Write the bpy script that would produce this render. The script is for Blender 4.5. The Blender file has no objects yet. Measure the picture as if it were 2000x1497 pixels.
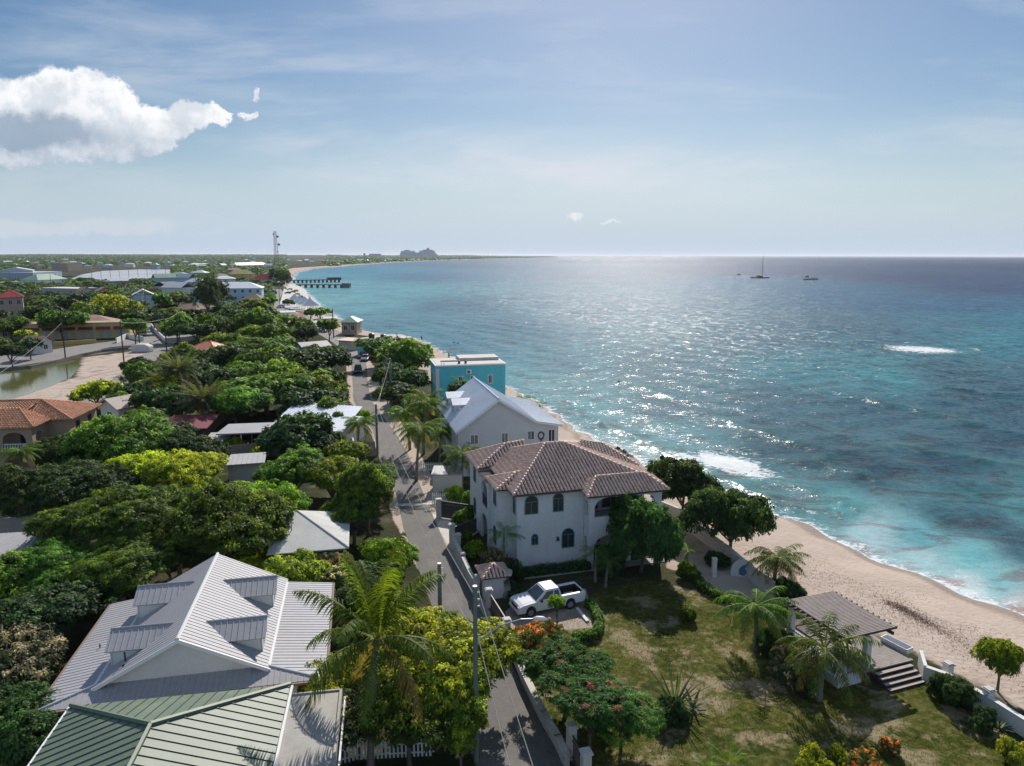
import bpy, bmesh, math, random
import numpy as np
from mathutils import Vector, Matrix
rad = math.radians
SC = bpy.context.scene
COL = SC.collection
random.seed(7)
# ------------------------------------------------------------------ camera, sky, sun, exposure
FPX = 1388.0; PITCH = rad(10.2); CAMH = 25.0
SUN_AZ = rad(9.0); SUN_EL = rad(37.0)          # azimuth clockwise from +Y
cam = bpy.data.objects.new('camera', bpy.data.cameras.new('camera')); COL.objects.link(cam)
cam.data.sensor_width = 36; cam.data.lens = 36*FPX/2000; cam.data.clip_start = .5; cam.data.clip_end = 200000
cam.location = (0, 0, CAMH); cam.rotation_euler = (rad(90)-PITCH, rad(-.1), 0)
SC.camera = cam
SC.view_settings.view_transform = 'Standard'; SC.view_settings.look = 'None'
SC.view_settings.exposure = .38; SC.view_settings.gamma = 1; SC.view_settings.use_curve_mapping = False
sun = bpy.data.objects.new('sun', bpy.data.lights.new('sun', 'SUN')); COL.objects.link(sun)
sun.data.energy = 4.2; sun.data.angle = rad(.5); sun.data.color = (1, .94, .86)
sd_ = Vector((math.sin(SUN_AZ)*math.cos(SUN_EL), math.cos(SUN_AZ)*math.cos(SUN_EL), math.sin(SUN_EL)))
sun.rotation_euler = sd_.to_track_quat('Z', 'Y').to_euler()
SC.cycles.max_bounces = 6; SC.cycles.diffuse_bounces = 3; SC.cycles.glossy_bounces = 2; SC.cycles.transmission_bounces = 3
SC.cycles.volume_bounces = 0; SC.cycles.use_denoising = True; SC.cycles.use_adaptive_sampling = False; SC.cycles.sample_clamp_indirect = 4

def ray(u, v):
    r = (u-1000)/FPX; d = (v-748.5)/FPX
    return r, math.cos(PITCH)-d*math.sin(PITCH), math.sin(PITCH)+d*math.cos(PITCH)
def G(u, v, z=0.0):
    r, fh, dn = ray(u, v); t = (CAMH-z)/dn
    return Vector((r*t, fh*t, z))

class NT:
    def __init__(s, nt): s.nt = nt
    def n(s, t, **k):
        nd = s.nt.nodes.new(t)
        for a, b in k.items():
            if a.startswith('_'): nd.inputs[a[1:].replace('_', ' ')].default_value = b
            else: setattr(nd, a, b)
        return nd
    def l(s, a, b): s.nt.links.new(a, b)
    def val(s, sock, x):
        if isinstance(x, bpy.types.NodeSocket): s.l(x, sock)
        else: sock.default_value = x
    def m(s, op, a, b=0.0, c=None, clamp=False):
        nd = s.nt.nodes.new('ShaderNodeMath'); nd.operation = op; nd.use_clamp = clamp
        s.val(nd.inputs[0], a); s.val(nd.inputs[1], b)
        if c is not None: s.val(nd.inputs[2], c)
        return nd.outputs[0]
    def mr(s, x, a, b, c=0.0, d=1.0, smooth=True):
        nd = s.nt.nodes.new('ShaderNodeMapRange'); nd.interpolation_type = 'SMOOTHSTEP' if smooth else 'LINEAR'
        s.val(nd.inputs[0], x)
        for i, q in enumerate((a, b, c, d)): s.val(nd.inputs[i+1], q)
        return nd.outputs[0]
    def mix(s, f, a, b, mode='MIX'):
        nd = s.nt.nodes.new('ShaderNodeMix'); nd.data_type = 'RGBA'; nd.blend_type = mode
        s.val(nd.inputs[0], f); s.val(nd.inputs[6], a if not isinstance(a, tuple) else (*a[:3], 1)); s.val(nd.inputs[7], b if not isinstance(b, tuple) else (*b[:3], 1))
        return nd.outputs[2]
    def noise(s, vec, scale, detail=4, rough=.55, dist=0.0, dim='3D'):
        nd = s.nt.nodes.new('ShaderNodeTexNoise'); nd.noise_dimensions = dim
        if vec is not None: s.l(vec, nd.inputs['Vector'])
        nd.inputs['Scale'].default_value = scale; nd.inputs['Detail'].default_value = detail
        nd.inputs['Roughness'].default_value = rough; nd.inputs['Distortion'].default_value = dist
        return nd.outputs[0]
    def mapv(s, vec, scale=(1, 1, 1), rot=(0, 0, 0), loc=(0, 0, 0)):
        nd = s.nt.nodes.new('ShaderNodeMapping'); s.l(vec, nd.inputs[0])
        nd.inputs['Scale'].default_value = scale; nd.inputs['Rotation'].default_value = rot; nd.inputs['Location'].default_value = loc
        return nd.outputs[0]

# world: Nishita sky + thin cirrus veils + cumulus, all by direction
def pdir(u, v):
    r, fh, dn = ray(u, v); return (r/fh, -dn/fh)
w = bpy.data.worlds.new('World'); SC.world = w; w.use_nodes = True
w.node_tree.nodes.clear(); N = NT(w.node_tree)
sky = N.n('ShaderNodeTexSky', sky_type='NISHITA', sun_disc=False, sun_elevation=SUN_EL, sun_rotation=SUN_AZ, air_density=1.0, dust_density=.55, ozone_density=2.2, altitude=30)
tc = N.n('ShaderNodeTexCoord'); sp = N.n('ShaderNodeSeparateXYZ'); N.l(tc.outputs['Generated'], sp.inputs[0])
yy = N.m('MAXIMUM', sp.outputs[1], .02)
px = N.m('DIVIDE', sp.outputs[0], yy); pz = N.m('DIVIDE', sp.outputs[2], yy)
front = N.mr(sp.outputs[1], .1, .3)
cb = N.n('ShaderNodeCombineXYZ'); N.l(px, cb.inputs[0]); N.l(pz, cb.inputs[1])
P = cb.outputs[0]
def blobfield(blobs, wx, wz):
    tot = None
    for (u, v, rx, ry, wt) in blobs:
        cx, cz = pdir(u, v)
        a = N.m('DIVIDE', N.m('SUBTRACT', wx, cx), rx/1420.); b = N.m('DIVIDE', N.m('SUBTRACT', wz, cz), ry/1420.)
        d2 = N.m('ADD', N.m('MULTIPLY', a, a), N.m('MULTIPLY', b, b))
        g = N.m('MULTIPLY', N.m('EXPONENT', N.m('MULTIPLY', d2, -1.0)), wt)
        tot = g if tot is None else N.m('ADD', tot, g)
    return tot
n1 = N.noise(P, 9, 9, .66); n2 = N.noise(N.mapv(P, loc=(5, 3, 1)), 9, 8, .62)
wx = N.m('ADD', px, N.m('MULTIPLY', N.m('SUBTRACT', n1, .5), .12)); wz = N.m('ADD', pz, N.m('MULTIPLY', N.m('SUBTRACT', n2, .5), .12))
cum = blobfield([(30, 235, 80, 60, 1.1), (110, 215, 75, 62, 1.2), (180, 200, 60, 58, 1.2), (215, 215, 45, 50, .8), (60, 275, 110, 42, 1.), (190, 270, 100, 36, 1.0), (300, 240, 70, 34, 1.0),
                 (370, 230, 60, 30, .9), (415, 215, 34, 20, .75), (446, 202, 26, 8, .5), (493, 204, 13, 9, .95), (500, 172, 8, 9, .75), (478, 196, 9, 5, .4), (-40, 260, 80, 80, 1), (405, 187, 10, 9, .35), (330,265,50,18,.5)], wx, wz)
fine = N.noise(P, 34, 6, .65)
cmask = N.m('MULTIPLY', N.mr(N.m('ADD', cum, N.m('MULTIPLY', N.m('SUBTRACT', fine, .5), .55)), .42, .72), front)
core = blobfield([(50, 262, 95, 30, 1.0), (130, 272, 95, 24, .8), (325, 245, 30, 16, .45), (0, 255, 60, 35, .8)], wx, wz)
cshade = N.mr(N.m('ADD', core, N.m('MULTIPLY', N.m('SUBTRACT', n1, .5), 1.3)), -.1, 1.15)
cumcol = N.mix(N.mr(N.noise(N.mapv(P, loc=(.01, .02, 0)), 20, 7, .6), .42, .62, .0, .8), (11.5, 11.6, 11.8), (7.6, 8.3, 9.2))
cumcol = N.mix(N.mr(pz, .130, .185), N.mix(N.mr(fine, .35, .65), (5.6, 6.4, 7.6), (7.8, 8.5, 9.4)), cumcol)
cumcol = N.mix(N.m('MULTIPLY', cshade, .9), cumcol, (3.6, 4.7, 6.1))
wx2 = N.m('ADD', px, N.m('MULTIPLY', N.m('SUBTRACT', N.noise(P, 40, 6, .65), .5), .035)); wz2 = N.m('ADD', pz, N.m('MULTIPLY', N.m('SUBTRACT', fine, .5), .03))
small = blobfield([(1120, 427, 18, 9, 1), (1129, 419, 9, 6, .6), (1197, 434, 22, 7, .9), (1175, 438, 12, 4, .5), (625, 452, 22, 7, .5), (735, 418, 30, 6, .4), (790, 505, 1, 1, 0)], wx2, wz2)
smask = N.m('MULTIPLY', N.mr(N.m('ADD', small, N.m('MULTIPLY', N.m('SUBTRACT', fine, .5), .9)), .3, 1.15), .7)
low = blobfield([(30, 445, 70, 14, 1), (150, 442, 50, 14, .9), (215, 440, 50, 16, 1), (310, 440, 45, 18, 1), (425, 455, 40, 9, .7), (0, 455, 60, 16, .8), (100, 455, 80, 10, .6), (270, 455, 80, 10, .6)], wx2, wz2)
lmask = N.m('MULTIPLY', N.mr(N.m('ADD', low, N.m('MULTIPLY', N.m('SUBTRACT', fine, .5), .9)), .3, 1.1), .42)
# cirrus veils: long stretched streaks
cv = N.mapv(P, scale=(1.0, 5.5, 1), rot=(0, 0, rad(7)))
c1 = N.noise(cv, 2.3, 7, .6, .35); c2 = N.noise(N.mapv(P, scale=(.7, 3.0, 1), loc=(2, 7, 0), rot=(0, 0, rad(9))), 3.1, 6, .58, .5)
veil = N.mr(N.m('ADD', N.m('MULTIPLY', c1, .6), N.m('MULTIPLY', c2, .4)), .46, .66)
band = N.mr(pz, .02, .14); band2 = N.mr(pz, .34, .12)
bigveil = blobfield([(900, 330, 620, 46, .8), (1350, 365, 500, 46, .75), (560, 275, 260, 30, .45), (1700, 300, 420, 60, .3), (450, 110, 330, 26, .3), (700, 130, 120, 14, .3)], px, N.m('ADD', pz, N.m('MULTIPLY', N.m('SUBTRACT', c2, .5), .06)))
vm = N.m('MULTIPLY', N.m('MULTIPLY', N.m('ADD', N.m('MULTIPLY', veil, .36), N.m('MULTIPLY', bigveil, N.mr(c1, .36, .64, .12, .85))), band), front, clamp=True)
hsv = N.n('ShaderNodeHueSaturation'); hsv.inputs['Saturation'].default_value = 1.25; hsv.inputs['Value'].default_value = .82; N.l(sky.outputs[0], hsv.inputs['Color'])
skyc = N.mix(N.mr(pz, .17, .0, .0, .93), hsv.outputs[0], (5.9, 7.35, 9.2))
s1 = N.mix(vm, skyc, (8.3, 8.8, 9.6))
s2 = N.mix(N.m('MULTIPLY', lmask, front), s1, (8.2, 8.5, 9.0))
s3 = N.mix(N.m('MULTIPLY', smask, front), s2, (11, 11.1, 11.3))
s4 = N.mix(cmask, s3, cumcol)
# unseen broken cloud added behind the camera and overhead as fill light
ov = N.noise(tc.outputs['Generated'], 2.6, 7, .6, .3)
bk = N.m('MULTIPLY', N.mr(sp.outputs[1], .25, -.35), N.mr(ov, .40, .60)); bk = N.m('MULTIPLY', bk, N.mr(sp.outputs[2], 0.0, .12))
s4 = N.mix(N.m('MULTIPLY', bk, .9), s4, (5.6, 7.2, 9.8))
bg = N.n('ShaderNodeBackground'); N.l(s4, bg.inputs[0]); bg.inputs[1].default_value = .066
wo = N.n('ShaderNodeOutputWorld'); N.l(bg.outputs[0], wo.inputs[0])

# ------------------------------------------------------------------ materials
MATS = {}
def mat(name, col, rough=.7, noise=(), bump=None, spec=.5, metal=0.0, attr=False, streak=None, emis=None):
    """noise: list of (scale, amount, colour or None) ; bump: (scale, strength, distance)"""
    if name in MATS: return MATS[name]
    m = bpy.data.materials.new(name); m.use_nodes = True; MATS[name] = m
    nt = m.node_tree; B = nt.nodes['Principled BSDF']; K = NT(nt)
    B.inputs['Roughness'].default_value = rough; B.inputs['Metallic'].default_value = metal
    B.inputs['Specular IOR Level'].default_value = spec
    t = K.n('ShaderNodeTexCoord'); V = t.outputs['Object']
    c = (*col, 1)
    rgb = K.n('ShaderNodeRGB'); rgb.outputs[0].default_value = c; cur = rgb.outputs[0]
    for q in noise:
        sc, am = q[0], q[1]; c2 = q[2] if len(q) > 2 else None
        st = q[3] if len(q) > 3 else (1, 1, 1)
        nn = K.noise(K.mapv(V, scale=st) if st != (1, 1, 1) else V, sc, 5, .6)
        if c2: cur = K.mix(K.mr(nn, .5-.02, .5+.22, 0, am), cur, c2)
        else:
            f = K.mr(nn, .25, .75, 1-am, 1+am, False)
            hs = K.n('ShaderNodeHueSaturation'); K.l(cur, hs.inputs['Color']); K.l(f, hs.inputs['Value']); cur = hs.outputs[0]
    K.l(cur, B.inputs['Base Color'])
    if bump:
        bn = K.n('ShaderNodeBump'); bn.inputs['Strength'].default_value = bump[1]; bn.inputs['Distance'].default_value = bump[2]
        K.l(K.noise(V, bump[0], 4, .6), bn.inputs['Height']); K.l(bn.outputs[0], B.inputs['Normal'])
    return m
def leafmat():
    m = bpy.data.materials.new('foliage'); m.use_nodes = True; nt = m.node_tree; K = NT(nt)
    B = nt.nodes['Principled BSDF']; O = nt.nodes['Material Output']
    a = K.n('ShaderNodeAttribute', attribute_name='col'); oi = K.n('ShaderNodeObjectInfo')
    hs = K.n('ShaderNodeHueSaturation'); K.l(a.outputs[0], hs.inputs['Color'])
    K.l(K.mr(oi.outputs['Random'], 0, 1, 1.08, 1.72, False), hs.inputs['Value']); K.l(K.mr(oi.outputs['Random'], 0, 1, .475, .515, False), hs.inputs['Hue'])
    K.l(hs.outputs[0], B.inputs['Base Color']); B.inputs['Roughness'].default_value = .55; B.inputs['Specular IOR Level'].default_value = .22
    tr = K.n('ShaderNodeBsdfTranslucent'); K.l(K.mix(.5, hs.outputs[0], K.mix(1.0, hs.outputs[0], (2.3, 2.1, .5), 'MULTIPLY')), tr.inputs[0])
    mx = K.n('ShaderNodeMixShader'); mx.inputs[0].default_value = .5
    K.l(B.outputs[0], mx.inputs[1]); K.l(tr.outputs[0], mx.inputs[2]); K.l(mx.outputs[0], O.inputs[0])
    return m
LEAF = leafmat()
M = mat
WHITE = M('white_paint', (.62, .62, .60), .75, [(1.2, .06), (6, .04)], (30, .15, .01))
STUCCO = M('stucco', (.60, .61, .61), .85, [(.5, .07), (4, .05), (1.3, .25, (.45, .44, .42), (1, 1, .25))], (25, .3, .01))
GREYW = M('grey_wall', (.50, .52, .53), .8, [(.7, .08), (5, .05)], (25, .2, .01))
TRIM = M('white_trim', (.70, .70, .69), .5)
DARKG = M('window_glass', (.03, .045, .055), .12, [(2, .3)], spec=.7)
GREENFR = M('green_frame', (.10, .17, .17), .5)
METALW = M('white_metal_roof', (.355, .35, .365), .6, [(.35, .08), (3, .06), (.7, .35, (.25, .24, .23)), (2.5, .3, (.29, .27, .25), (.3, 2, 1))], spec=.5)
METALB = M('pale_metal_roof', (.62, .66, .72), .5, [(.4, .08), (3, .05)])
METALG = M('green_metal_roof', (.105, .145, .10), .55, [(.4, .1), (4, .06), (.8, .35, (.19, .21, .16)), (2.2, .4, (.09, .12, .09), (.4, 1.5, 1))])
RIBG = M('green_seam', (.045, .07, .06), .5)
GREYR = M('grey_shingle_roof', (.48, .48, .45), .8, [(.5, .15), (8, .1), (.9, .5, (.5, .5, .48))])
TILEP = M('tile_pan_painted_shade', (.07, .05, .045), .8, [(1.5, .3)])  # dark base colour paints shade into the valleys between the tiles
TILE = M('brown_clay_tile', (.62, .42, .33), .55, [(3.3, .35), (.6, .15), (1.2, .4, (.66, .54, .46))])
TERRA = M('terracotta_tile', (.58, .28, .155), .75, [(3.3, .3), (.8, .2), (1.4, .45, (.25, .12, .08))])
TEAL = M('teal_paint', (.10, .52, .58), .75, [(.5, .1), (5, .05), (1.5, .2, (.05, .27, .3), (1, 1, .2))])
TEALD = M('teal_wall', (.06, .25, .26), .8, [(.5, .1)])
CONC = M('concrete', (.36, .34, .31), .85, [(.6, .15), (6, .1), (.8, .5, (.24, .22, .19))], (20, .3, .01))
CONCP = M('pale_concrete', (.52, .49, .45), .85, [(.5, .12), (6, .08), (1.1, .5, (.34, .30, .26))], (20, .3, .01))
WOOD = M('weathered_wood', (.16, .12, .10), .8, [(2, .25), (12, .2)], (15, .4, .01))
WOODG = M('grey_wood', (.27, .23, .21), .8, [(2, .2), (14, .22)], (15, .4, .01))
DKWOOD = M('dark_wood', (.06, .04, .035), .7, [(3, .2)])
POLEM = M('pole_wood', (.17, .17, .15), .85, [(2, .2, None, (1, 1, .2)), (9, .2)])
POLEG = M('treated_pole', (.13, .17, .14), .85, [(2, .2, None, (1, 1, .2))])
BARK = M('bark', (.13, .10, .08), .9, [(3, .3)], (12, .6, .02))
PBARK = M('palm_bark', (.19, .17, .15), .9, [(5, .3, None, (.4, .4, 3))], (10, .5, .02))
BLACK = M('black_rubber', (.02, .02, .02), .8)
DKMET = M('dark_metal', (.05, .05, .055), .5)
GALV = M('galvanised', (.35, .36, .38), .4, metal=.6)
WIRE = M('cable', (.30, .29, .27), .5)
TAN = M('tan_wall', (.37, .27, .19), .85, [(.5, .1), (4, .06)])
PINK = M('pink_wall', (.55, .27, .2), .85, [(.5, .1)])
YELW = M('yellow_wall', (.55, .38, .14), .85, [(.3, .12)])
MAROON = M('maroon_awning', (.16, .02, .03), .7)
BLUEW = M('pale_blue_wall', (.38, .52, .62), .8, [(.3, .08)])
PALEW = M('pale_wall', (.56, .54, .5), .85, [(.2, .12)])
REDR = M('red_roof', (.34, .035, .035), .6, [(.2, .2)])
ORANGER = M('orange_roof', (.62, .22, .13), .6, [(.3, .12)])
BROWNR = M('brown_shingle', (.20, .13, .095), .85, [(.3, .2)])
RUST = M('rusty_metal', (.30, .15, .11), .8, [(.4, .3), (2, .3), (.3, .6, (.38, .36, .34))])
GREENR = M('faded_green_roof', (.16, .30, .21), .6, [(.2, .15)])
MUSTR = M('mustard_roof', (.33, .29, .08), .7, [(.2, .15)])
LTGREY = M('light_grey_roof', (.50, .52, .55), .5, [(.2, .12)])
CARW = M('white_car_paint', (.68, .69, .71), .22, spec=.6)
CARD = M('dark_car_paint', (.03, .045, .06), .2, spec=.6)
CARR = M('red_car_paint', (.3, .02, .02), .25, spec=.6)
CARS = M('silver_car_paint', (.35, .37, .4), .25, metal=.4)
CARB = M('blue_car_paint', (.03, .08, .2), .25)
CARO = M('yellow_paint', (.6, .3, .02), .5)
LAMPR = M('tail_lamp', (.35, .02, .02), .3)
LAMPW = M('head_lamp', (.5, .5, .5), .1)
SKIN = M('skin', (.12, .07, .05), .6); CLOTH = M('swim_cloth', (.03, .04, .08), .8)
CANVAS = M('canvas', (.68, .69, .7), .8); CANVR = M('red_canvas', (.5, .09, .09), .8)
TANK = M('tank_plastic', (.02, .02, .025), .5)
HULL = M('boat_hull', (.10, .11, .13), .4); BOATW = M('boat_white', (.4, .4, .42), .4)
SHIPM = M('ship_grey', (.30, .34, .42), .6, [(.02, .3)])
ROCK = M('rock', (.17, .15, .13), .95, [(.8, .3)], (3, 1, .1))

# ------------------------------------------------------------------ mesh helpers
def rawmesh(name, V, Fc, smooth=False, col=None, fv=4):
    """V (n,3) array, Fc (m,fv) int array"""
    me = bpy.data.meshes.new(name); V = np.asarray(V, np.float32); Fc = np.asarray(Fc, np.int32)
    me.vertices.add(len(V)); me.vertices.foreach_set('co', V.ravel())
    me.loops.add(Fc.size); me.loops.foreach_set('vertex_index', Fc.ravel())
    me.polygons.add(len(Fc)); me.polygons.foreach_set('loop_start', np.arange(0, Fc.size, fv, dtype=np.int32))
    me.polygons.foreach_set('loop_total', np.full(len(Fc), fv, np.int32))
    if smooth: me.polygons.foreach_set('use_smooth', np.ones(len(Fc), bool))
    me.update(calc_edges=True)
    if col is not None:
        a = me.color_attributes.new('col', 'FLOAT_COLOR', 'POINT')
        c4 = np.ones((len(V), 4), np.float32); c4[:, :3] = col; a.data.foreach_set('color', c4.ravel())
    return me
def tag(o, label=None, cat=None, group=None, kind=None):
    if label: o['label'] = label
    if cat: o['category'] = cat
    if group: o['group'] = group
    if kind: o['kind'] = kind
    return o
def link(name, me, mtl=None, parent=None, loc=(0, 0, 0), rz=0):
    o = bpy.data.objects.new(name, me); COL.objects.link(o)
    if mtl is not None and me is not None and not me.materials: me.materials.append(mtl)
    if parent is not None: o.parent = parent
    o.location = loc; o.rotation_euler = (0, 0, rz)
    return o
def root(name, loc, rz, label, cat, group=None):
    o = link(name, None, None, None, loc, rz); o.empty_display_size = .5
    return tag(o, label, cat, group)
def copy_tree(o, parent=None):
    c = o.copy(); COL.objects.link(c)
    if parent is not None: c.parent = parent
    for ch in KIDS.get(o.name, []): copy_tree(ch, c)
    return c
KIDS = {}
def kids(o):
    KIDS[o.name] = list(o.children)
    for c in o.children: kids(c)
class MB:
    def __init__(s): s.v = []; s.f = []
    def add(s, vs, fs):
        b = len(s.v); s.v += [tuple(p) for p in vs]; s.f += [tuple(b+i for i in f) for f in fs]; return s
    def box(s, x0, x1, y0, y1, z0, z1):
        return s.add([(x0, y0, z0), (x1, y0, z0), (x1, y1, z0), (x0, y1, z0), (x0, y0, z1), (x1, y0, z1), (x1, y1, z1), (x0, y1, z1)],
                     [(3, 2, 1, 0), (4, 5, 6, 7), (0, 1, 5, 4), (1, 2, 6, 5), (2, 3, 7, 6), (3, 0, 4, 7)])
    def prism(s, poly, a, b, ax='z'):
        """poly: list of 2-D points; extruded along ax from a to b. ax y -> poly is (x,z); x -> (y,z)"""
        f = {'z': lambda p, t: (p[0], p[1], t), 'y': lambda p, t: (p[0], t, p[1]), 'x': lambda p, t: (t, p[0], p[1])}[ax]
        n = len(poly); vs = [f(p, a) for p in poly]+[f(p, b) for p in poly]
        return s.add(vs, [tuple(range(n))[::-1], tuple(range(n, 2*n))]+[(i, (i+1) % n, n+(i+1) % n, n+i) for i in range(n)])
    def slab(s, pts, th):
        pts = [Vector(p) for p in pts]; n = Vector((0, 0, 0))
        for i in range(len(pts)):
            n += (pts[i]-pts[0]).cross(pts[(i+1) % len(pts)]-pts[0])
        n.normalize()
        if n.z < 0: n = -n; pts = pts[::-1]
        k = len(pts); vs = [p for p in pts]+[p-n*th for p in pts]
        return s.add(vs, [tuple(range(k)), tuple(range(k, 2*k))[::-1]]+[(i+k, (i+1) % k+k, (i+1) % k, i) for i in range(k)])
    def tube(s, pts, r, n=6, caps=True):
        pts = [Vector(p) for p in pts]; m = len(pts); rs = r if isinstance(r, (list, tuple)) else [r]*m
        b = len(s.v); up = Vector((0, 0, 1))
        for i, p in enumerate(pts):
            t = (pts[min(i+1, m-1)]-pts[max(i-1, 0)]).normalized()
            a = t.cross(up) if abs(t.z) < .95 else t.cross(Vector((1, 0, 0)))
            a.normalize(); c = t.cross(a)
            for k in range(n):
                q = 2*math.pi*k/n; s.v.append(tuple(p+(a*math.cos(q)+c*math.sin(q))*rs[i]))
        for i in range(m-1):
            for k in range(n):
                s.f.append((b+i*n+k, b+i*n+(k+1) % n, b+(i+1)*n+(k+1) % n, b+(i+1)*n+k))
        if caps: s.f.append(tuple(b+k for k in range(n))[::-1]); s.f.append(tuple(b+(m-1)*n+k for k in range(n)))
        return s
    def cyl(s, c, r, h, n=12, ax='z', r2=None):
        d = {'z': Vector((0, 0, h)), 'x': Vector((h, 0, 0)), 'y': Vector((0, h, 0))}[ax]; c = Vector(c)
        return s.tube([c, c+d], [r, r if r2 is None else r2], n)
    def cone(s, c, r, h, n=12):
        return s.tube([c, (c[0], c[1], c[2]+h)], [r, .01], n)
    def build(s, name, mtl, parent=None, loc=(0, 0, 0), rz=0, label=None, cat=None, group=None, kind=None, smooth=False, bevel=0):
        me = bpy.data.meshes.new(name); me.from_pydata(s.v, [], s.f)
        if smooth: me.polygons.foreach_set('use_smooth', np.ones(len(me.polygons), bool))
        me.update(); o = link(name, me, mtl, parent, loc, rz)
        if bevel:
            b = o.modifiers.new('bevel', 'BEVEL'); b.width = bevel; b.segments = 2; b.limit_method = 'ANGLE'; b.angle_limit = rad(40)
        return tag(o, label, cat, group, kind)
def smoothstep(a, b, x):
    t = np.clip((x-a)/(b-a), 0, 1); return t*t*(3-2*t)

# roof surfaces with real ribs / barrel tiles; poly[0]->poly[1] is the eave
def roofing(pts, mode='rib', pitch=.3, base=None, rib=None, th=.07, w=.05, h=.05, tl=.42):
    base = base or MB(); rib = rib if rib is not None else base
    P3 = [Vector(p) for p in pts]; base.slab(P3, th)
    e = (P3[1]-P3[0]).normalized(); n = e.cross(P3[2]-P3[0]).normalized()
    if n.z < 0: n = -n
    s_ = n.cross(e).normalized()
    if s_.z < 0: s_ = -s_
    q = [((p-P3[0]).dot(e), (p-P3[0]).dot(s_)) for p in P3]
    u0, u1 = min(a for a, _ in q), max(a for a, _ in q)
    k = max(1, int((u1-u0)/pitch)); pitch = (u1-u0)/k; uu = u0+pitch/2
    while uu < u1:
        xs = []
        for i in range(len(q)):
            (a, b), (c, d) = q[i], q[(i+1) % len(q)]
            if (a-uu)*(c-uu) < 0: xs.append(b+(d-b)*(uu-a)/(c-a))
        if len(xs) >= 2:
            s0, s1 = min(xs), max(xs)
            if s1-s0 > .08:
                O = P3[0]+e*uu
                if mode == 'rib':
                    a, b = O+s_*s0, O+s_*s1; hw = e*(w/2); ht = n*h
                    rib.add([a-hw, a+hw, a+hw*.6+ht, a-hw*.6+ht, b-hw, b+hw, b+hw*.6+ht, b-hw*.6+ht],
                            [(0, 1, 2, 3), (7, 6, 5, 4), (3, 2, 6, 7), (1, 5, 6, 2), (0, 3, 7, 4)])
                else:
                    nt = max(1, int(round((s1-s0)/tl))); L_ = (s1-s0)/nt
                    for j in range(nt):
                        a, b = s0+j*L_, s0+(j+1)*L_+.04
                        vs = []
                        jx = random.uniform(-.015, .015); jz = random.uniform(0, .02)
                        for (t, R_, z_) in ((a, pitch*.40, .035+jz), (b, pitch*.31, 0.0)):
                            for g in (0, 50, 90, 130, 180):
                                g = rad(g); vs.append(O+s_*t+e*(math.cos(g)*R_+jx)+n*(math.sin(g)*R_*.95+z_))
                        rib.add(vs, [(i, i+1, i+6, i+5) for i in range(4)]+[(4, 3, 2, 1, 0)])
        uu += pitch
    return base
def ridge(mb, a, b, r=.1, n=6): return mb.tube([a, b], r, n)

def hip(x0, x1, y0, y1, z, rise, gable=False, along=None, inset=None):
    """roof polys (eave first) and ridge lines for a rectangle"""
    w_, d_ = x1-x0, y1-y0; along = along or ('x' if w_ >= d_ else 'y')
    if along == 'x':
        ins = 0 if gable else (inset if inset is not None else d_/2); ym = (y0+y1)/2
        a, b = (x0+ins, ym, z+rise), (x1-ins, ym, z+rise)
        A, B, C_, D = (x0, y0, z), (x1, y0, z), (x1, y1, z), (x0, y1, z)
        pl = [[A, B, b, a], [C_, D, a, b]]
        if not gable: pl += [[D, A, a], [B, C_, b]]
    else:
        ins = 0 if gable else (inset if inset is not None else w_/2); xm = (x0+x1)/2
        a, b = (xm, y0+ins, z+rise), (xm, y1-ins, z+rise)
        A, B, C_, D = (x0, y0, z), (x1, y0, z), (x1, y1, z), (x0, y1, z)
        pl = [[D, A, a, b], [B, C_, b, a]]
        if not gable: pl += [[A, B, a], [C_, D, b]]
    rl = [(a, b)]
    if not gable:
        rl += [(A, a), (D, a), (B, b), (C_, b)] if along == 'x' else [(A, a), (B, a), (C_, b), (D, b)]
    return pl, rl
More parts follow.
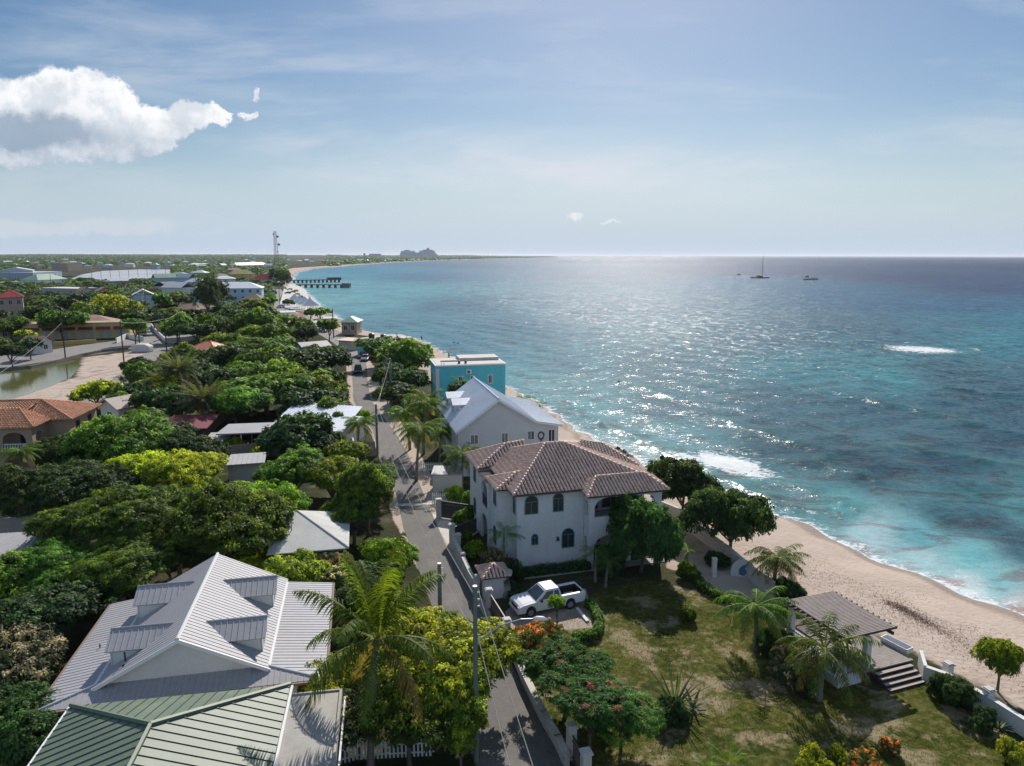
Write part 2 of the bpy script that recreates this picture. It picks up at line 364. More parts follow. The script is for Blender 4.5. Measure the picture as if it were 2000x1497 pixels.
def window(parent, x, z, w_, h_, y=0, face='f', arch=False, fr=TRIM, gl=DARKG, t=.07, mull=True, name='window'):
    """window on a wall; face f: plane y=const facing -y, l: plane x=const facing -x, r: facing +x, b: facing +y"""
    f = MB(); g = MB(); b = t
    def pt(a, d, zz):
        return {'f': (a, y-d, zz), 'b': (a, y+d, zz), 'l': (y-d, a, zz), 'r': (y+d, a, zz)}[face]
    def bx(mb, a0, a1, z0, z1, d0, d1):
        p, q = pt(a0, d0, z0), pt(a1, d1, z1)
        mb.box(min(p[0], q[0]), max(p[0], q[0]), min(p[1], q[1]), max(p[1], q[1]), z0, z1)
    top = z+h_
    if arch:
        R_ = w_/2; zs = top-R_; cx = x+R_; n = 8
        o_ = [(cx+math.cos(math.pi*i/n)*R_, zs+math.sin(math.pi*i/n)*R_) for i in range(n+1)]
        i_ = [(cx+math.cos(math.pi*i/n)*(R_-b), zs+math.sin(math.pi*i/n)*(R_-b)) for i in range(n+1)]
        pl = [(x+w_-b, z+b), *i_, (x+b, z+b)]
        g.add([pt(a, .012, c) for a, c in pl], [tuple(range(len(pl)))])
        for k in range(n):
            q = [o_[k], o_[k+1], i_[k+1], i_[k]]
            f.add([pt(a, .05, c) for a, c in q]+[pt(a, .0, c) for a, c in q], [(0, 1, 2, 3), (4, 5, 1, 0), (3, 2, 6, 7)])
        bx(f, x, x+b, z, zs, 0, .05); bx(f, x+w_-b, x+w_, z, zs, 0, .05); bx(f, x+b, x+w_-b, z, z+b, 0, .05)
        bx(f, x+b, x+w_-b, zs-.03, zs+.03, .013, .045); bx(f, cx-.03, cx+.03, z+b, zs-.03, .013, .045)
    else:
        g.add([pt(a, .012, c) for a, c in ((x+b, z+b), (x+w_-b, z+b), (x+w_-b, top-b), (x+b, top-b))], [(0, 1, 2, 3)])
        bx(f, x, x+b, z, top, 0, .05); bx(f, x+w_-b, x+w_, z, top, 0, .05); bx(f, x+b, x+w_-b, z, z+b, 0, .05); bx(f, x+b, x+w_-b, top-b, top, 0, .05)
        if mull: bx(f, x+w_/2-.025, x+w_/2+.025, z+b, top-b, .013, .045)
    o = f.build(name, fr, parent); g.build('pane', gl, o)
    return o
def arched_wall(mb, x0, x1, z0, z1, ops, y0, y1, ax='y'):
    """ops: (cx, width, zbottom, zspring, rise)"""
    f = (lambda a, b, c, d: mb.box(a, b, y0, y1, c, d)) if ax == 'y' else (lambda a, b, c, d: mb.box(y0, y1, a, b, c, d))
    cur = x0
    for (cx, wd, zb, zs, rs) in sorted(ops):
        l, r = cx-wd/2, cx+wd/2
        f(cur, l, z0, z1)
        if zb > z0: f(l, r, z0, zb)
        n = 12
        def za(t): return zs+rs*math.sqrt(max(0, 1-t*t))
        for i in range(n):
            ta, tb = -1+2*i/n, -1+2*(i+1)/n
            mb.prism([(cx+ta*wd/2, za(ta)), (cx+tb*wd/2, za(tb)), (cx+tb*wd/2, z1), (cx+ta*wd/2, z1)], y0, y1, ax)
        cur = r
    f(cur, x1, z0, z1)
def railing(mb, a, b, h=1.0, step=.14, r=.02, z=0):
    a, b = Vector(a), Vector(b); L_ = (b-a).length; n = max(1, int(L_/step))
    mb.tube([a+Vector((0, 0, h)), b+Vector((0, 0, h))], .035, 4); mb.tube([a+Vector((0, 0, .12)), b+Vector((0, 0, .12))], .025, 4)
    for i in range(n+1):
        p = a+(b-a)*(i/n); mb.tube([p, p+Vector((0, 0, h))], r, 4, False)
def line2d(pts, step=None): return [Vector(p) for p in pts]
def wallrun(mb, pts, h, t, z=0, cap=.0):
    """wall along 2-D points"""
    for a, b in zip(pts[:-1], pts[1:]):
        a = Vector((a[0], a[1], 0)); b = Vector((b[0], b[1], 0)); d = (b-a); L_ = d.length
        if L_ < 1e-3: continue
        d /= L_; n = Vector((-d.y, d.x, 0))*(t/2); b = b+d*t*.3
        q = [a-n, b-n, b+n, a+n]
        mb.prism([(p.x, p.y) for p in q], z, z+h)
        if cap:
            n2 = n*1.35; q = [a-n2, b-n2, b+n2, a+n2]; mb.prism([(p.x, p.y) for p in q], z+h, z+h+cap)
# ------------------------------------------------------------------ terrain, sea, roads
def W2(pix, z=0.0): return [tuple(G(u, v, z)[:2]) for u, v in pix]
coast_px = [(2000, 1203), (1900, 1162), (1800, 1120), (1700, 1086), (1617, 1043), (1591, 1030), (1560, 1015), (1513, 1001), (1476, 982), (1421, 959), (1350, 945), (1286, 927), (1239, 899),
            (1200, 876), (1143, 856), (1093, 821), (1055, 792), (1002, 765), (960, 742), (915, 715), (870, 693), (829, 668), (802, 660), (762, 655), (697, 648), (674, 632), (660, 627), (644, 616), (618, 600),
            (598, 577), (590, 562), (567, 556), (569, 542), (580, 533), (609, 526), (650, 523), (690, 519), (750, 514.5), (800, 511.5), (870, 508.5), (975, 505.3), (1092, 502.6)]
coast = W2(coast_px, -1.5)
d0 = np.array(coast[0])-np.array(coast[3]); d0 /= np.linalg.norm(d0)
coast = [tuple(np.array(coast[0])+d0*200)]+coast
LAND = np.array(coast+[(300, 13500), (-6000, 16000), (-40000, 17000), (-40000, -3000), (coast[0][0]-20, -3000)])
def sdf(X, Y, poly):
    """signed distance, positive inside"""
    X = X.ravel(); Y = Y.ravel(); best = np.full(X.shape, 1e18); ins = np.zeros(X.shape, bool); n = len(poly)
    for i in range(n):
        ax, ay = poly[i]; bx, by = poly[(i+1) % n]; dx, dy = bx-ax, by-ay
        t = np.clip(((X-ax)*dx+(Y-ay)*dy)/(dx*dx+dy*dy+1e-12), 0, 1)
        best = np.minimum(best, (X-ax-t*dx)**2+(Y-ay-t*dy)**2)
        c = ((ay > Y) != (by > Y)); xx = (bx-ax)*(Y-ay)/(by-ay if by != ay else 1e-9)+ax
        ins ^= (c & (X < xx))
    return np.where(ins, 1, -1)*np.sqrt(best)
def polar(radii, angs):
    R_, A_ = np.meshgrid(radii, angs, indexing='ij'); X = R_*np.sin(A_); Y = R_*np.cos(A_)
    nr, na = R_.shape; i = np.arange(nr-1)[:, None]*na+np.arange(na-1)[None, :]
    F_ = np.stack([i, i+1, i+na+1, i+na], -1).reshape(-1, 4)[:, ::-1]
    return X, Y, R_, F_
radii = np.concatenate([np.geomspace(8, 300, 520), np.geomspace(300, 90000, 190)[1:]])
angs = np.radians(np.concatenate([np.linspace(-80, -45, 30)[:-1], np.linspace(-45, 45, 360), np.linspace(45, 80, 30)[1:]]))
X, Y, RR, FF = polar(radii, angs)
x, y, r = X.ravel(), Y.ravel(), RR.ravel()
sd = sdf(x, y, LAND)
# gentle wander of the shoreline
sdw = sd+(.35*np.sin(x*.55+y*.2)+.25*np.sin(y*.9-x*.3)+.15*np.sin(x*1.7+1))*np.clip(r/60, .5, 4)
zz = np.where(sdw > 0, -1.5+1.5*np.clip(sdw/9, 0, 1)**.85, -1.5+np.maximum(sdw*.12, -6))
inl = smoothstep(200, 1500, sd)
zz += inl*smoothstep(1800, 8500, r)*(13+7*np.sin(x/900.+1)*np.sin(y/1300.)+5*np.sin(x/350.+y/500.)+3*np.sin(x/170.))
zz += inl*smoothstep(9500, 12500, r)*9*np.clip(np.sin(x/1500+.7)+.1, 0, 1)
px_u = 1000+FPX*x/np.maximum(y*math.cos(PITCH)+(CAMH)*math.sin(PITCH), 1)
def region(pix, soft, z=0.0):
    s = sdf(x, y, np.array(W2(pix, z))); return smoothstep(-soft, soft, s)
near = r < 400
LAWNPX = [(1095, 1640), (1010, 1262), (1100, 1200), (1165, 1160), (1260, 1130), (1345, 1150), (1440, 1180), (1530, 1225), (1570, 1300), (1720, 1350), (1800, 1330), (1960, 1430), (2100, 1520), (2100, 1800), (1000, 1800)]
lawn = region(LAWNPX, .5)
lawn2 = np.maximum(region([(60, 1045), (95, 985), (115, 990), (110, 1030)], .5), region([(790, 790), (790, 770), (870, 770), (870, 800), (800, 820)], 1.))
lawn = np.maximum(lawn, lawn2)
gard = region([(1290, 1000), (1350, 1010), (1440, 1095), (1540, 1160), (1570, 1190), (1500, 1210), (1400, 1160), (1340, 1120), (1300, 1110)], .6)
sandy = np.clip(1-smoothstep(12, 17, sd), 0, 1)*(r < 700)+(1-smoothstep(20, 45, sd))*(r >= 700)
sandy = np.where(lawn > .3, sandy*.0, sandy); sandy = np.maximum(sandy, gard*.85)
shld = region([(975, 1700), (925, 1340), (880, 1230), (845, 1160), (800, 1090), (762, 1000), (755, 940), (725, 850), (680, 780), (676, 720), (680, 690), (712, 690), (735, 720), (750, 770), (770, 800), (800, 850), (830, 900), (860, 960), (880, 1010), (905, 1100), (955, 1180), (990, 1280), (1090, 1470), (1180, 1700)], .5)
pondbank = region([(0, 850), (0, 780), (140, 740), (155, 700), (240, 690), (290, 680), (300, 690), (235, 740), (150, 790), (60, 830)], 2)
sandy = np.maximum(sandy, np.maximum(shld*.75, pondbank*.6)*(lawn < .2))
regc = np.stack([sandy, lawn, smoothstep(0, 3.0, sdw)], -1)
me = rawmesh('ground', np.stack([x, y, zz], -1), FF, True)
a = me.color_attributes.new('reg', 'FLOAT_COLOR', 'POINT'); c4 = np.ones((len(x), 4), np.float32); c4[:, :3] = regc; a.data.foreach_set('color', c4.ravel())
gm = bpy.data.materials.new('ground'); gm.use_nodes = True; K = NT(gm.node_tree); B = gm.node_tree.nodes['Principled BSDF']
t = K.n('ShaderNodeTexCoord'); V = t.outputs['Object']; at = K.n('ShaderNodeAttribute', attribute_name='reg'); sx = K.n('ShaderNodeSeparateColor'); K.l(at.outputs[0], sx.inputs[0])
nA = K.noise(V, .35, 6, .62); nB = K.noise(V, 2.2, 5, .6); nC = K.noise(V, .02, 6, .6); nD = K.noise(V, 9, 3, .6)
sand = K.mix(K.mr(nA, .35, .7), (.44, .355, .295), (.50, .41, .345)); sand = K.mix(K.mr(nB, .55, .8, 0, .35), sand, (.36, .28, .21))
sand = K.mix(K.mr(sx.outputs[2], .25, .95, .75, 0), sand, (.24, .185, .145))
foot = K.n('ShaderNodeTexVoronoi'); foot.inputs['Scale'].default_value = 2.6; K.l(K.mapv(V, scale=(1, 1, .2)), foot.inputs['Vector'])
sand = K.mix(K.mr(foot.outputs['Distance'], .0, .3, .28, 0), sand, (.28, .215, .17))
scrub = K.mix(K.mr(nC, .42, .6), (.032, .042, .016), (.075, .07, .038)); scrub = K.mix(K.mr(nB, .45, .75, 0, .5), scrub, (.035, .03, .02))
dirt = K.mix(K.mr(nA, .5, .75, 0, .5), scrub, (.23, .19, .14))
g1 = K.mix(K.mr(nA, .35, .65), (.030, .046, .007), (.075, .085, .016)); g1 = K.mix(K.mr(nB, .42, .68, 0, .8), g1, (.16, .135, .05)); g1 = K.mix(K.mr(nD, .4, .8, 0, .4), g1, (.03, .04, .01))
nE = K.noise(K.mapv(V, loc=(11, 4, 0)), .3, 7, .72); g1 = K.mix(K.mr(nE, .5, .60, 0, .85), g1, (.28, .225, .14))
lm = K.mr(K.m('ADD', sx.outputs[1], K.m('MULTIPLY', K.m('SUBTRACT', nA, .5), .8)), .35, .65)
sm = K.mr(K.m('ADD', sx.outputs[0], K.m('MULTIPLY', K.m('SUBTRACT', nA, .5), .7)), .35, .6)
c = K.mix(sm, dirt, sand); c = K.mix(lm, c, g1); K.l(c, B.inputs['Base Color']); K.l(K.mr(sx.outputs[2], .12, .5, .32, .95), B.inputs['Roughness']); B.inputs['Specular IOR Level'].default_value = .04
bn = K.n('ShaderNodeBump'); bn.inputs['Strength'].default_value = .7; bn.inputs['Distance'].default_value = .06
K.l(K.m('ADD', K.m('ADD', nB, K.m('MULTIPLY', nD, .6)), K.m('MULTIPLY', foot.outputs['Distance'], 1.2)), bn.inputs['Height']); K.l(bn.outputs[0], B.inputs['Normal'])
tag(link('ground', me, gm), 'sandy beach, lawn and scrub ground of the coastal town', kind='structure')

# sea
seapts = [(2000, 1190, (.30, .42, .36)), (1900, 1140, (.34, .56, .49)), (1800, 1090, (.28, .54, .48)), (1700, 1050, (.26, .50, .45)), (1950, 1130, (.15, .42, .38)), (1900, 1090, (.12, .40, .36)), (1800, 1050, (.10, .35, .33)), (1650, 990, (.06, .24, .225)), (1560, 960, (.06, .19, .185)),
          (1990, 1060, (.035, .11, .12)), (1900, 1010, (.035, .12, .13)), (1950, 1020, (.03, .10, .11)), (1840, 1000, (.03, .12, .125)), (1990, 990, (.05, .2, .19)), (1900, 975, (.03, .13, .13)), (1700, 920, (.018, .07, .085)), (1850, 900, (.018, .07, .085)), (1950, 850, (.018, .07, .09)), (1600, 890, (.02, .085, .095)), (1500, 870, (.022, .09, .10)),
          (1420, 920, (.05, .17, .17)), (1330, 880, (.05, .2, .2)), (1500, 950, (.05, .17, .165)), (1350, 930, (.10, .30, .28)), (1250, 850, (.06, .2, .2)), (1250, 880, (.14, .32, .29)), (1150, 800, (.05, .2, .205)), (1060, 770, (.08, .25, .24)), (1300, 800, (.03, .12, .135)),
          (1700, 800, (.022, .09, .11)), (1900, 780, (.02, .09, .11)), (1500, 780, (.025, .11, .13)), (1700, 745, (.03, .16, .17)), (1560, 715, (.025, .17, .18)), (1720, 735, (.025, .20, .2)), (1850, 730, (.02, .10, .12)), (1950, 660, (.02, .17, .19)), (1850, 640, (.02, .13, .16)), (1700, 640, (.02, .10, .13)), (1500, 660, (.022, .11, .14)), (1300, 700, (.025, .12, .14)),
          (1100, 700, (.035, .17, .19)), (1000, 720, (.05, .22, .23)), (950, 690, (.05, .20, .22)), (900, 660, (.035, .16, .19)), (850, 640, (.05, .2, .22)), (750, 630, (.05, .2, .22)), (700, 600, (.06, .26, .27)), (720, 570, (.06, .28, .29)), (640, 590, (.09, .33, .31)), (620, 560, (.07, .30, .31)), (620, 540, (.04, .25, .28)), (700, 530, (.03, .2, .26)),
          (900, 600, (.03, .14, .18)), (1000, 640, (.03, .14, .18)), (850, 540, (.03, .14, .2)), (1000, 520, (.03, .11, .17)), (1200, 600, (.025, .12, .16)), (1200, 540, (.03, .1, .15)), (1300, 510, (.025, .06, .11)), (1450, 550, (.015, .11, .17)), (1450, 530, (.02, .06, .12)), (1600, 570, (.012, .10, .16)), (1750, 590, (.012, .09, .15)), (1900, 600, (.012, .09, .15)),
          (1980, 620, (.012, .13, .17)), (1600, 530, (.016, .045, .10)), (1800, 540, (.012, .04, .09)), (1950, 560, (.012, .045, .10)), (2000, 520, (.012, .03, .075)), (1700, 506, (.016, .035, .085)), (1200, 503, (.03, .06, .1)), (2000, 504, (.012, .025, .065))]
def Lp(u, v):
    p = G(u, v, -1.5); return (math.atan2(p.x, p.y)*6.0, math.log(math.hypot(p.x, p.y))*2.2)
cx_ = np.arctan2(x, y)*6.0; cy_ = np.log(r)*2.2
Wt = np.zeros(len(x)); Ct = np.zeros((len(x), 3))
for (u, v, c) in seapts:
    a_, b_ = Lp(u, v); d2 = (cx_-a_)**2+(cy_-b_)**2+.0025; wgt = 1/d2**1.7; Wt += wgt; Ct += wgt[:, None]*np.array(c)[None, :]
Ct = Ct/Wt[:, None]*np.array([1.5, 1.12, 1.26])
foam = np.exp(-np.clip(-sdw-.1, 0, 99)/(1.5+r*.008))*.97*(sdw < 3)
depth_ = y*math.cos(PITCH)+(CAMH+1.5)*math.sin(PITCH)
pu = 1000+FPX*x/np.maximum(depth_, 1); pv = 748.5+FPX*((CAMH+1.5)*math.cos(PITCH)-y*math.sin(PITCH))/np.maximum(depth_, 1)
for (u, v, ru, rv, sl, wt) in [(1425, 905, 85, 20, .20, 1.5), (1345, 893, 50, 8, .2, 1.1), (1480, 925, 60, 12, .1, 1.0), (1800, 682, 80, 7, .06, 1.4), (1905, 681, 14, 2.6, .1, .9), (1535, 626, 32, 3, .1, .75), (1560, 637, 14, 2, .05, .7), (1690, 664, 30, 2.5, .06, .7), (1735, 675, 16, 2.5, .3, .8), (1860, 670, 16, 2, .1, .7), (1990, 770, 20, 2, .1, .6),
                               (1395, 940, 50, 4, .28, .55), (1240, 870, 60, 4, .3, .5), (1100, 800, 60, 4, .35, .4)]:
    q = ((pu-u)/ru)**2+((pv-v-(pu-u)*sl)/rv)**2; foam = np.maximum(foam, wt*np.exp(-q))
foam = np.maximum(foam, .62*np.exp(-((-sdw-3.6-1.3*np.sin(x*.21+y*.13)-.7*np.sin(x*.6))/.7)**2)*(r < 260)*(.55+.45*np.sin(x*.17-y*.23)))
zs = np.full(len(x), -1.5)
for (pts, hgt, wd, fm) in [([(1560, 752), (1640, 768), (1760, 795), (1850, 815), (1950, 838), (2080, 870)], .55, 1.3, .38), ([(1690, 855), (1800, 880), (1920, 900), (2050, 915)], .35, 1.2, .2), ([(1790, 745), (1880, 760), (2050, 785)], .4, 1.6, .35), ([(1600, 660), (1720, 675), (1900, 695)], .4, 2, .3),
                           ([(1290, 880), (1400, 930), (1520, 985), (1600, 1015)], .3, .8, .3), ([(1560, 880), (1680, 930), (1800, 960)], .25, 1.0, .1), ([(1500, 930), (1650, 985), (1750, 1020)], .22, .9, .12), ([(1100, 790), (1250, 862), (1300, 890)], .3, 1, .35), ([(1350, 800), (1500, 850), (1600, 880)], .25, 1, .12), ([(1200, 740), (1350, 790)], .25, 1.2, .15)]:
    P_ = W2(pts, -1.5); best = np.full(len(x), 1e9); sg = np.zeros(len(x)); tt = np.zeros(len(x)); n_ = len(P_)-1
    for i in range(n_):
        ax, ay = P_[i]; bx, by = P_[i+1]; dx, dy = bx-ax, by-ay; tr = ((x-ax)*dx+(y-ay)*dy)/(dx*dx+dy*dy); t_ = np.clip(tr, 0, 1)
        d_ = np.hypot(x-ax-t_*dx, y-ay-t_*dy); s_ = np.sign(dx*(y-ay)-dy*(x-ax)); m_ = d_ < best
        best = np.where(m_, d_, best); sg = np.where(m_, s_, sg); tt = np.where(m_, (i+t_)/n_, tt)
    wob = best*sg+.5*np.sin(tt*40)+.4*np.sin(tt*17+2); fade = np.sin(np.clip(tt, 0, 1)*math.pi)**.6
    prof = np.where(wob > 0, np.exp(-(wob/(wd*2.0))**2), np.exp(-(wob/(wd*.7))**2))*fade
    zs += hgt*.7*prof; foam = np.maximum(foam, fm*prof*(.6+.4*np.sin(tt*70)))
    Ct = Ct*(1-.25*prof[:, None])+np.array((.03, .17, .14))[None, :]*.25*prof[:, None]
zs += (.07*np.sin(x*.55+y*.35+.8*np.sin(y*.2))+.05*np.sin(x*.3-y*.8+np.sin(x*.3)))*np.clip(-sd/8, 0, 1)*(r < 300)
keep = sd < 25; kf = keep[FF].any(1); F2 = FF[kf]; used = np.unique(F2); rm = np.full(len(x), -1); rm[used] = np.arange(len(used))
me = rawmesh('sea', np.stack([x, y, zs], -1)[used], rm[F2], True, Ct[used])
a = me.attributes.new('open', 'FLOAT', 'POINT'); a.data.foreach_set('value', (.48+.52*smoothstep(10, 130, -sd))[used].astype(np.float32))
a = me.attributes.new('foam', 'FLOAT', 'POINT'); a.data.foreach_set('value', foam[used].astype(np.float32))
sm_ = bpy.data.materials.new('sea_water'); sm_.use_nodes = True; K = NT(sm_.node_tree); B = sm_.node_tree.nodes['Principled BSDF']
t = K.n('ShaderNodeTexCoord'); V = t.outputs['Object']; at = K.n('ShaderNodeAttribute', attribute_name='col'); fa = K.n('ShaderNodeAttribute', attribute_name='foam')
V1 = K.mapv(V, scale=(1, 1.5, 1), rot=(0, 0, rad(18)))
def ncol(vec, sc, det, ro, ds=0.0):
    nd = K.n('ShaderNodeTexNoise'); K.l(vec, nd.inputs['Vector']); nd.inputs['Scale'].default_value = sc; nd.inputs['Detail'].default_value = det; nd.inputs['Roughness'].default_value = ro; nd.inputs['Distortion'].default_value = ds
    return nd
pat = K.noise(V, .035, 5, .6, .5); pat2 = K.noise(K.mapv(V, scale=(1, 2.5, 1), rot=(0, 0, rad(-22))), .09, 6, .65)
vm_ = K.n('ShaderNodeVectorMath', operation='SUBTRACT'); K.l(ncol(V1, .9, 3, .5, .3).outputs['Color'], vm_.inputs[0]); vm_.inputs[1].default_value = (.5, .5, .5)
vm2 = K.n('ShaderNodeVectorMath', operation='SUBTRACT'); K.l(ncol(V1, 5.0, 3, .6, .4).outputs['Color'], vm2.inputs[0]); vm2.inputs[1].default_value = (.5, .5, .5)
sc1 = K.n('ShaderNodeVectorMath', operation='SCALE'); K.l(vm_.outputs[0], sc1.inputs[0]); sc1.inputs['Scale'].default_value = 1.0
sc2 = K.n('ShaderNodeVectorMath', operation='SCALE'); K.l(vm2.outputs[0], sc2.inputs[0]); K.l(K.mr(pat2, .3, .7, 1.0, 1.9), sc2.inputs['Scale'])
def lay(vec, sc_, amp, det=2):
    a_ = K.n('ShaderNodeVectorMath', operation='SUBTRACT'); K.l(ncol(vec, sc_, det, .55, .2).outputs['Color'], a_.inputs[0]); a_.inputs[1].default_value = (.5, .5, .5)
    b_ = K.n('ShaderNodeVectorMath', operation='SCALE'); K.l(a_.outputs[0], b_.inputs[0]); b_.inputs['Scale'].default_value = amp; return b_.outputs[0]
def vadd(a_, b_):
    n_ = K.n('ShaderNodeVectorMath', operation='ADD'); K.l(a_, n_.inputs[0]); K.l(b_, n_.inputs[1]); return n_
opn2 = K.n('ShaderNodeAttribute', attribute_name='open')
big_ = vadd(lay(V, .48, .62), lay(K.mapv(V, scale=(1.7, .7, 1)), .19, .42))
bs_ = K.n('ShaderNodeVectorMath', operation='SCALE'); K.l(big_.outputs[0], bs_.inputs[0]); K.l(K.mr(opn2.outputs['Fac'], .5, 1, .1, 1), bs_.inputs['Scale'])
ad = vadd(vadd(sc1.outputs[0], sc2.outputs[0]).outputs[0], bs_.outputs[0])
ml = K.n('ShaderNodeVectorMath', operation='MULTIPLY'); K.l(ad.outputs[0], ml.inputs[0]); cmb = K.n('ShaderNodeCombineXYZ'); opn = K.n('ShaderNodeAttribute', attribute_name='open'); K.l(opn.outputs['Fac'], cmb.inputs[0]); K.l(opn.outputs['Fac'], cmb.inputs[1]); K.l(cmb.outputs[0], ml.inputs[1])
ge = K.n('ShaderNodeNewGeometry'); ad2 = K.n('ShaderNodeVectorMath', operation='ADD'); K.l(ml.outputs[0], ad2.inputs[0]); K.l(ge.outputs['Normal'], ad2.inputs[1])
nm = K.n('ShaderNodeVectorMath', operation='NORMALIZE'); K.l(ad2.outputs[0], nm.inputs[0]); pass
pat3 = K.noise(K.mapv(V, scale=(1, 2.0, 1), rot=(0, 0, rad(-25))), .16, 7, .7, .8)
wc = K.mix(K.mr(pat, .35, .65, 0, .45), at.outputs[0], K.mix(1.0, at.outputs[0], (.4, .52, .62), 'MULTIPLY'))
wc = K.mix(K.mr(pat3, .47, .62, 0, .75), wc, K.mix(1.0, wc, (.85, .42, .40), 'MULTIPLY'))
wc = K.mix(K.mr(pat2, .4, .75, 0, .35), wc, K.mix(1.0, wc, (1.7, 1.45, 1.35), 'MULTIPLY'))
fn = K.noise(K.mapv(V, scale=(1, 1.6, 1), rot=(0, 0, rad(25))), .9, 7, .68, .6); fn2 = K.noise(V, 4.5, 4, .6, .5)
fmix = K.m('ADD', K.m('MULTIPLY', fn, .7), K.m('MULTIPLY', fn2, .3))
fmask = K.mr(K.m('ADD', fa.outputs['Fac'], K.m('MULTIPLY', K.m('SUBTRACT', fmix, .5), 3.6)), .6, .95)
fmask = K.m('MULTIPLY', fmask, K.mr(fa.outputs['Fac'], .05, .3))
gm_n = sm_.node_tree; df = K.n('ShaderNodeBsdfDiffuse'); gl = K.n('ShaderNodeBsdfGlossy'); lw = K.n('ShaderNodeLayerWeight'); mxs = K.n('ShaderNodeMixShader')
K.l(K.mix(fmask, wc, (.70, .72, .72)), df.inputs[0]); K.l(nm.outputs[0], df.inputs['Normal']); K.l(nm.outputs[0], gl.inputs['Normal']); K.l(nm.outputs[0], lw.inputs['Normal']); gl.inputs['Roughness'].default_value = .19
fr_ = K.m('ADD', .018, K.m('MULTIPLY', K.m('POWER', lw.outputs['Facing'], 4.5), .28)); K.l(K.m('MULTIPLY', fr_, K.mr(fmask, 0, 1, 1, .1)), mxs.inputs[0]); K.l(df.outputs[0], mxs.inputs[1]); K.l(gl.outputs[0], mxs.inputs[2])
K.l(mxs.outputs[0], sm_.node_tree.nodes['Material Output'].inputs[0]); sm_.node_tree.nodes.remove(B)
tag(link('sea', me, sm_), 'turquoise sea over sand and dark reef, glittering below the sun', kind='structure')

ASPH = M('asphalt', (.135, .125, .115), .9, [(.3, .12), (4, .12), (.5, .5, (.23, .20, .175)), (1.1, .4, (.08, .075, .07), (1, .25, 1)), (25, .15)], (40, .5, .01))
ASPHF = M('old_asphalt', (.20, .19, .18), .9, [(.1, .12), (1, .1)])
def ribbon(name, lpx, rpx, z, m, label, kind='structure', n=8):
    L_ = W2(lpx); R_ = W2(rpx); mb = MB(); k = len(L_)
    V_ = []; 
    for i in range(k-1):
        for j in range(n):
            t = j/n; V_.append((L_[i], L_[i+1], R_[i], R_[i+1], t))
    V_.append((L_[-2], L_[-1], R_[-2], R_[-1], 1.0))
    vs = []
    for (a, b, c, d, t) in V_:
        p = (a[0]+(b[0]-a[0])*t, a[1]+(b[1]-a[1])*t); q = (c[0]+(d[0]-c[0])*t, c[1]+(d[1]-c[1])*t); vs += [(*p, z), (*q, z)]
    mb.add(vs, [(2*i, 2*i+1, 2*i+3, 2*i+2) for i in range(len(V_)-1)])
    return mb.build(name, m, label=label, kind=kind)
ribbon('road', [(1010, 1800), (931, 1497), (895, 1380), (868, 1270), (850, 1200), (811, 1091), (789, 1033), (777, 974), (765, 940), (740, 886), (729, 842), (700, 805), (691, 783), (689, 750), (687, 720), (686, 700), (682, 690)],
       [(1220, 1800), (1105, 1497), (1045, 1380), (985, 1270), (945, 1200), (884, 1091), (857, 1033), (832, 974), (818, 940), (797, 886), (770, 842), (742, 805), (725, 783), (719, 750), (717, 720), (713, 700), (706, 690)], .012, ASPH, 'narrow asphalt road running along the shore')
mb = MB(); q = W2([(838, 1005), (862, 1005), (925, 1014), (935, 1040), (905, 1060), (885, 1075), (872, 1060), (856, 1030)]); mb.add([(*p, .008) for p in q], [tuple(range(len(q)))[::-1]]); mb.build('driveway', CONCP, label='pale concrete driveway beside the road at the villa gate', kind='structure')
mb = MB(); q = W2([(992, 1248), (988, 1195), (1030, 1160), (1145, 1150), (1160, 1195), (1158, 1226), (1010, 1238)]); mb.add([(*p, .008) for p in q], [tuple(range(len(q)))[::-1]]); mb.build('parking_pad', M('sandy_pad', (.33, .27, .21), .9, [(.5, .2), (5, .15), (1, .6, (.2, .16, .12))], (20, .3, .01)), label='sandy concrete parking pad beneath the white pickup', kind='structure')
mb = MB(); q = W2([(763, 884), (770, 893), (835, 893), (835, 884)]); mb = MB(); q = W2([(774, 985), (776, 990), (846, 987), (843, 983)]); mb.add([(*p, .016) for p in q], [tuple(range(len(q)))]); mb.build('road_marking', CONCP, label='worn white stripe across the road by the villa', kind='structure')
# roads on the left
ribbon('road', [(-60, 735), (0, 722), (110, 705), (200, 692), (258, 682), (300, 670)], [(-60, 706), (0, 696), (70, 690), (160, 676), (230, 667), (300, 655)], .010, ASPHF, 'pale asphalt road curving round the pond')
ribbon('road', [(296, 672), (293, 690), (262, 700), (235, 735), (200, 760), (120, 800)], [(345, 655), (335, 690), (312, 698), (275, 735), (236, 760), (170, 800)], .012, ASPHF, 'paved lane running down beside the pond bank')
ribbon('road', [(300, 668), (325, 662), (400, 662)], [(300, 655), (325, 654), (400, 655)], .014, ASPHF, 'paved road in front of the long low white wall')
ribbon('road', [(287, 655), (284, 640), (286, 615), (284, 600)], [(310, 655), (296, 640), (292, 615), (290, 600)], .016, ASPHF, 'side lane between the yellow building and the grove')
ribbon('road', [(686, 695), (650, 670), (600, 640), (560, 618), (532, 603), (530, 588), (538, 572), (540, 566)], [(708, 695), (690, 670), (650, 640), (600, 618), (552, 603), (545, 588), (553, 572), (549, 566)], .02, ASPHF, 'front street with the market passing the beach')
mb = MB(); q = W2([(553, 572), (545, 600), (600, 612), (604, 585), (598, 568), (580, 557), (560, 556)]); mb.add([(*p, .03) for p in q], [tuple(range(len(q)))]); mb.build('pavement', CONCP, label='waterfront parking area beside the pier', kind='structure')
PONDW = M('pond_water', (.11, .115, .035), .08, [(.05, .3, (.19, .2, .1)), (.3, .1)], (3, .25, .02)); SALT = M('salt_pond', (.36, .35, .37), .25, [(.01, .2)])
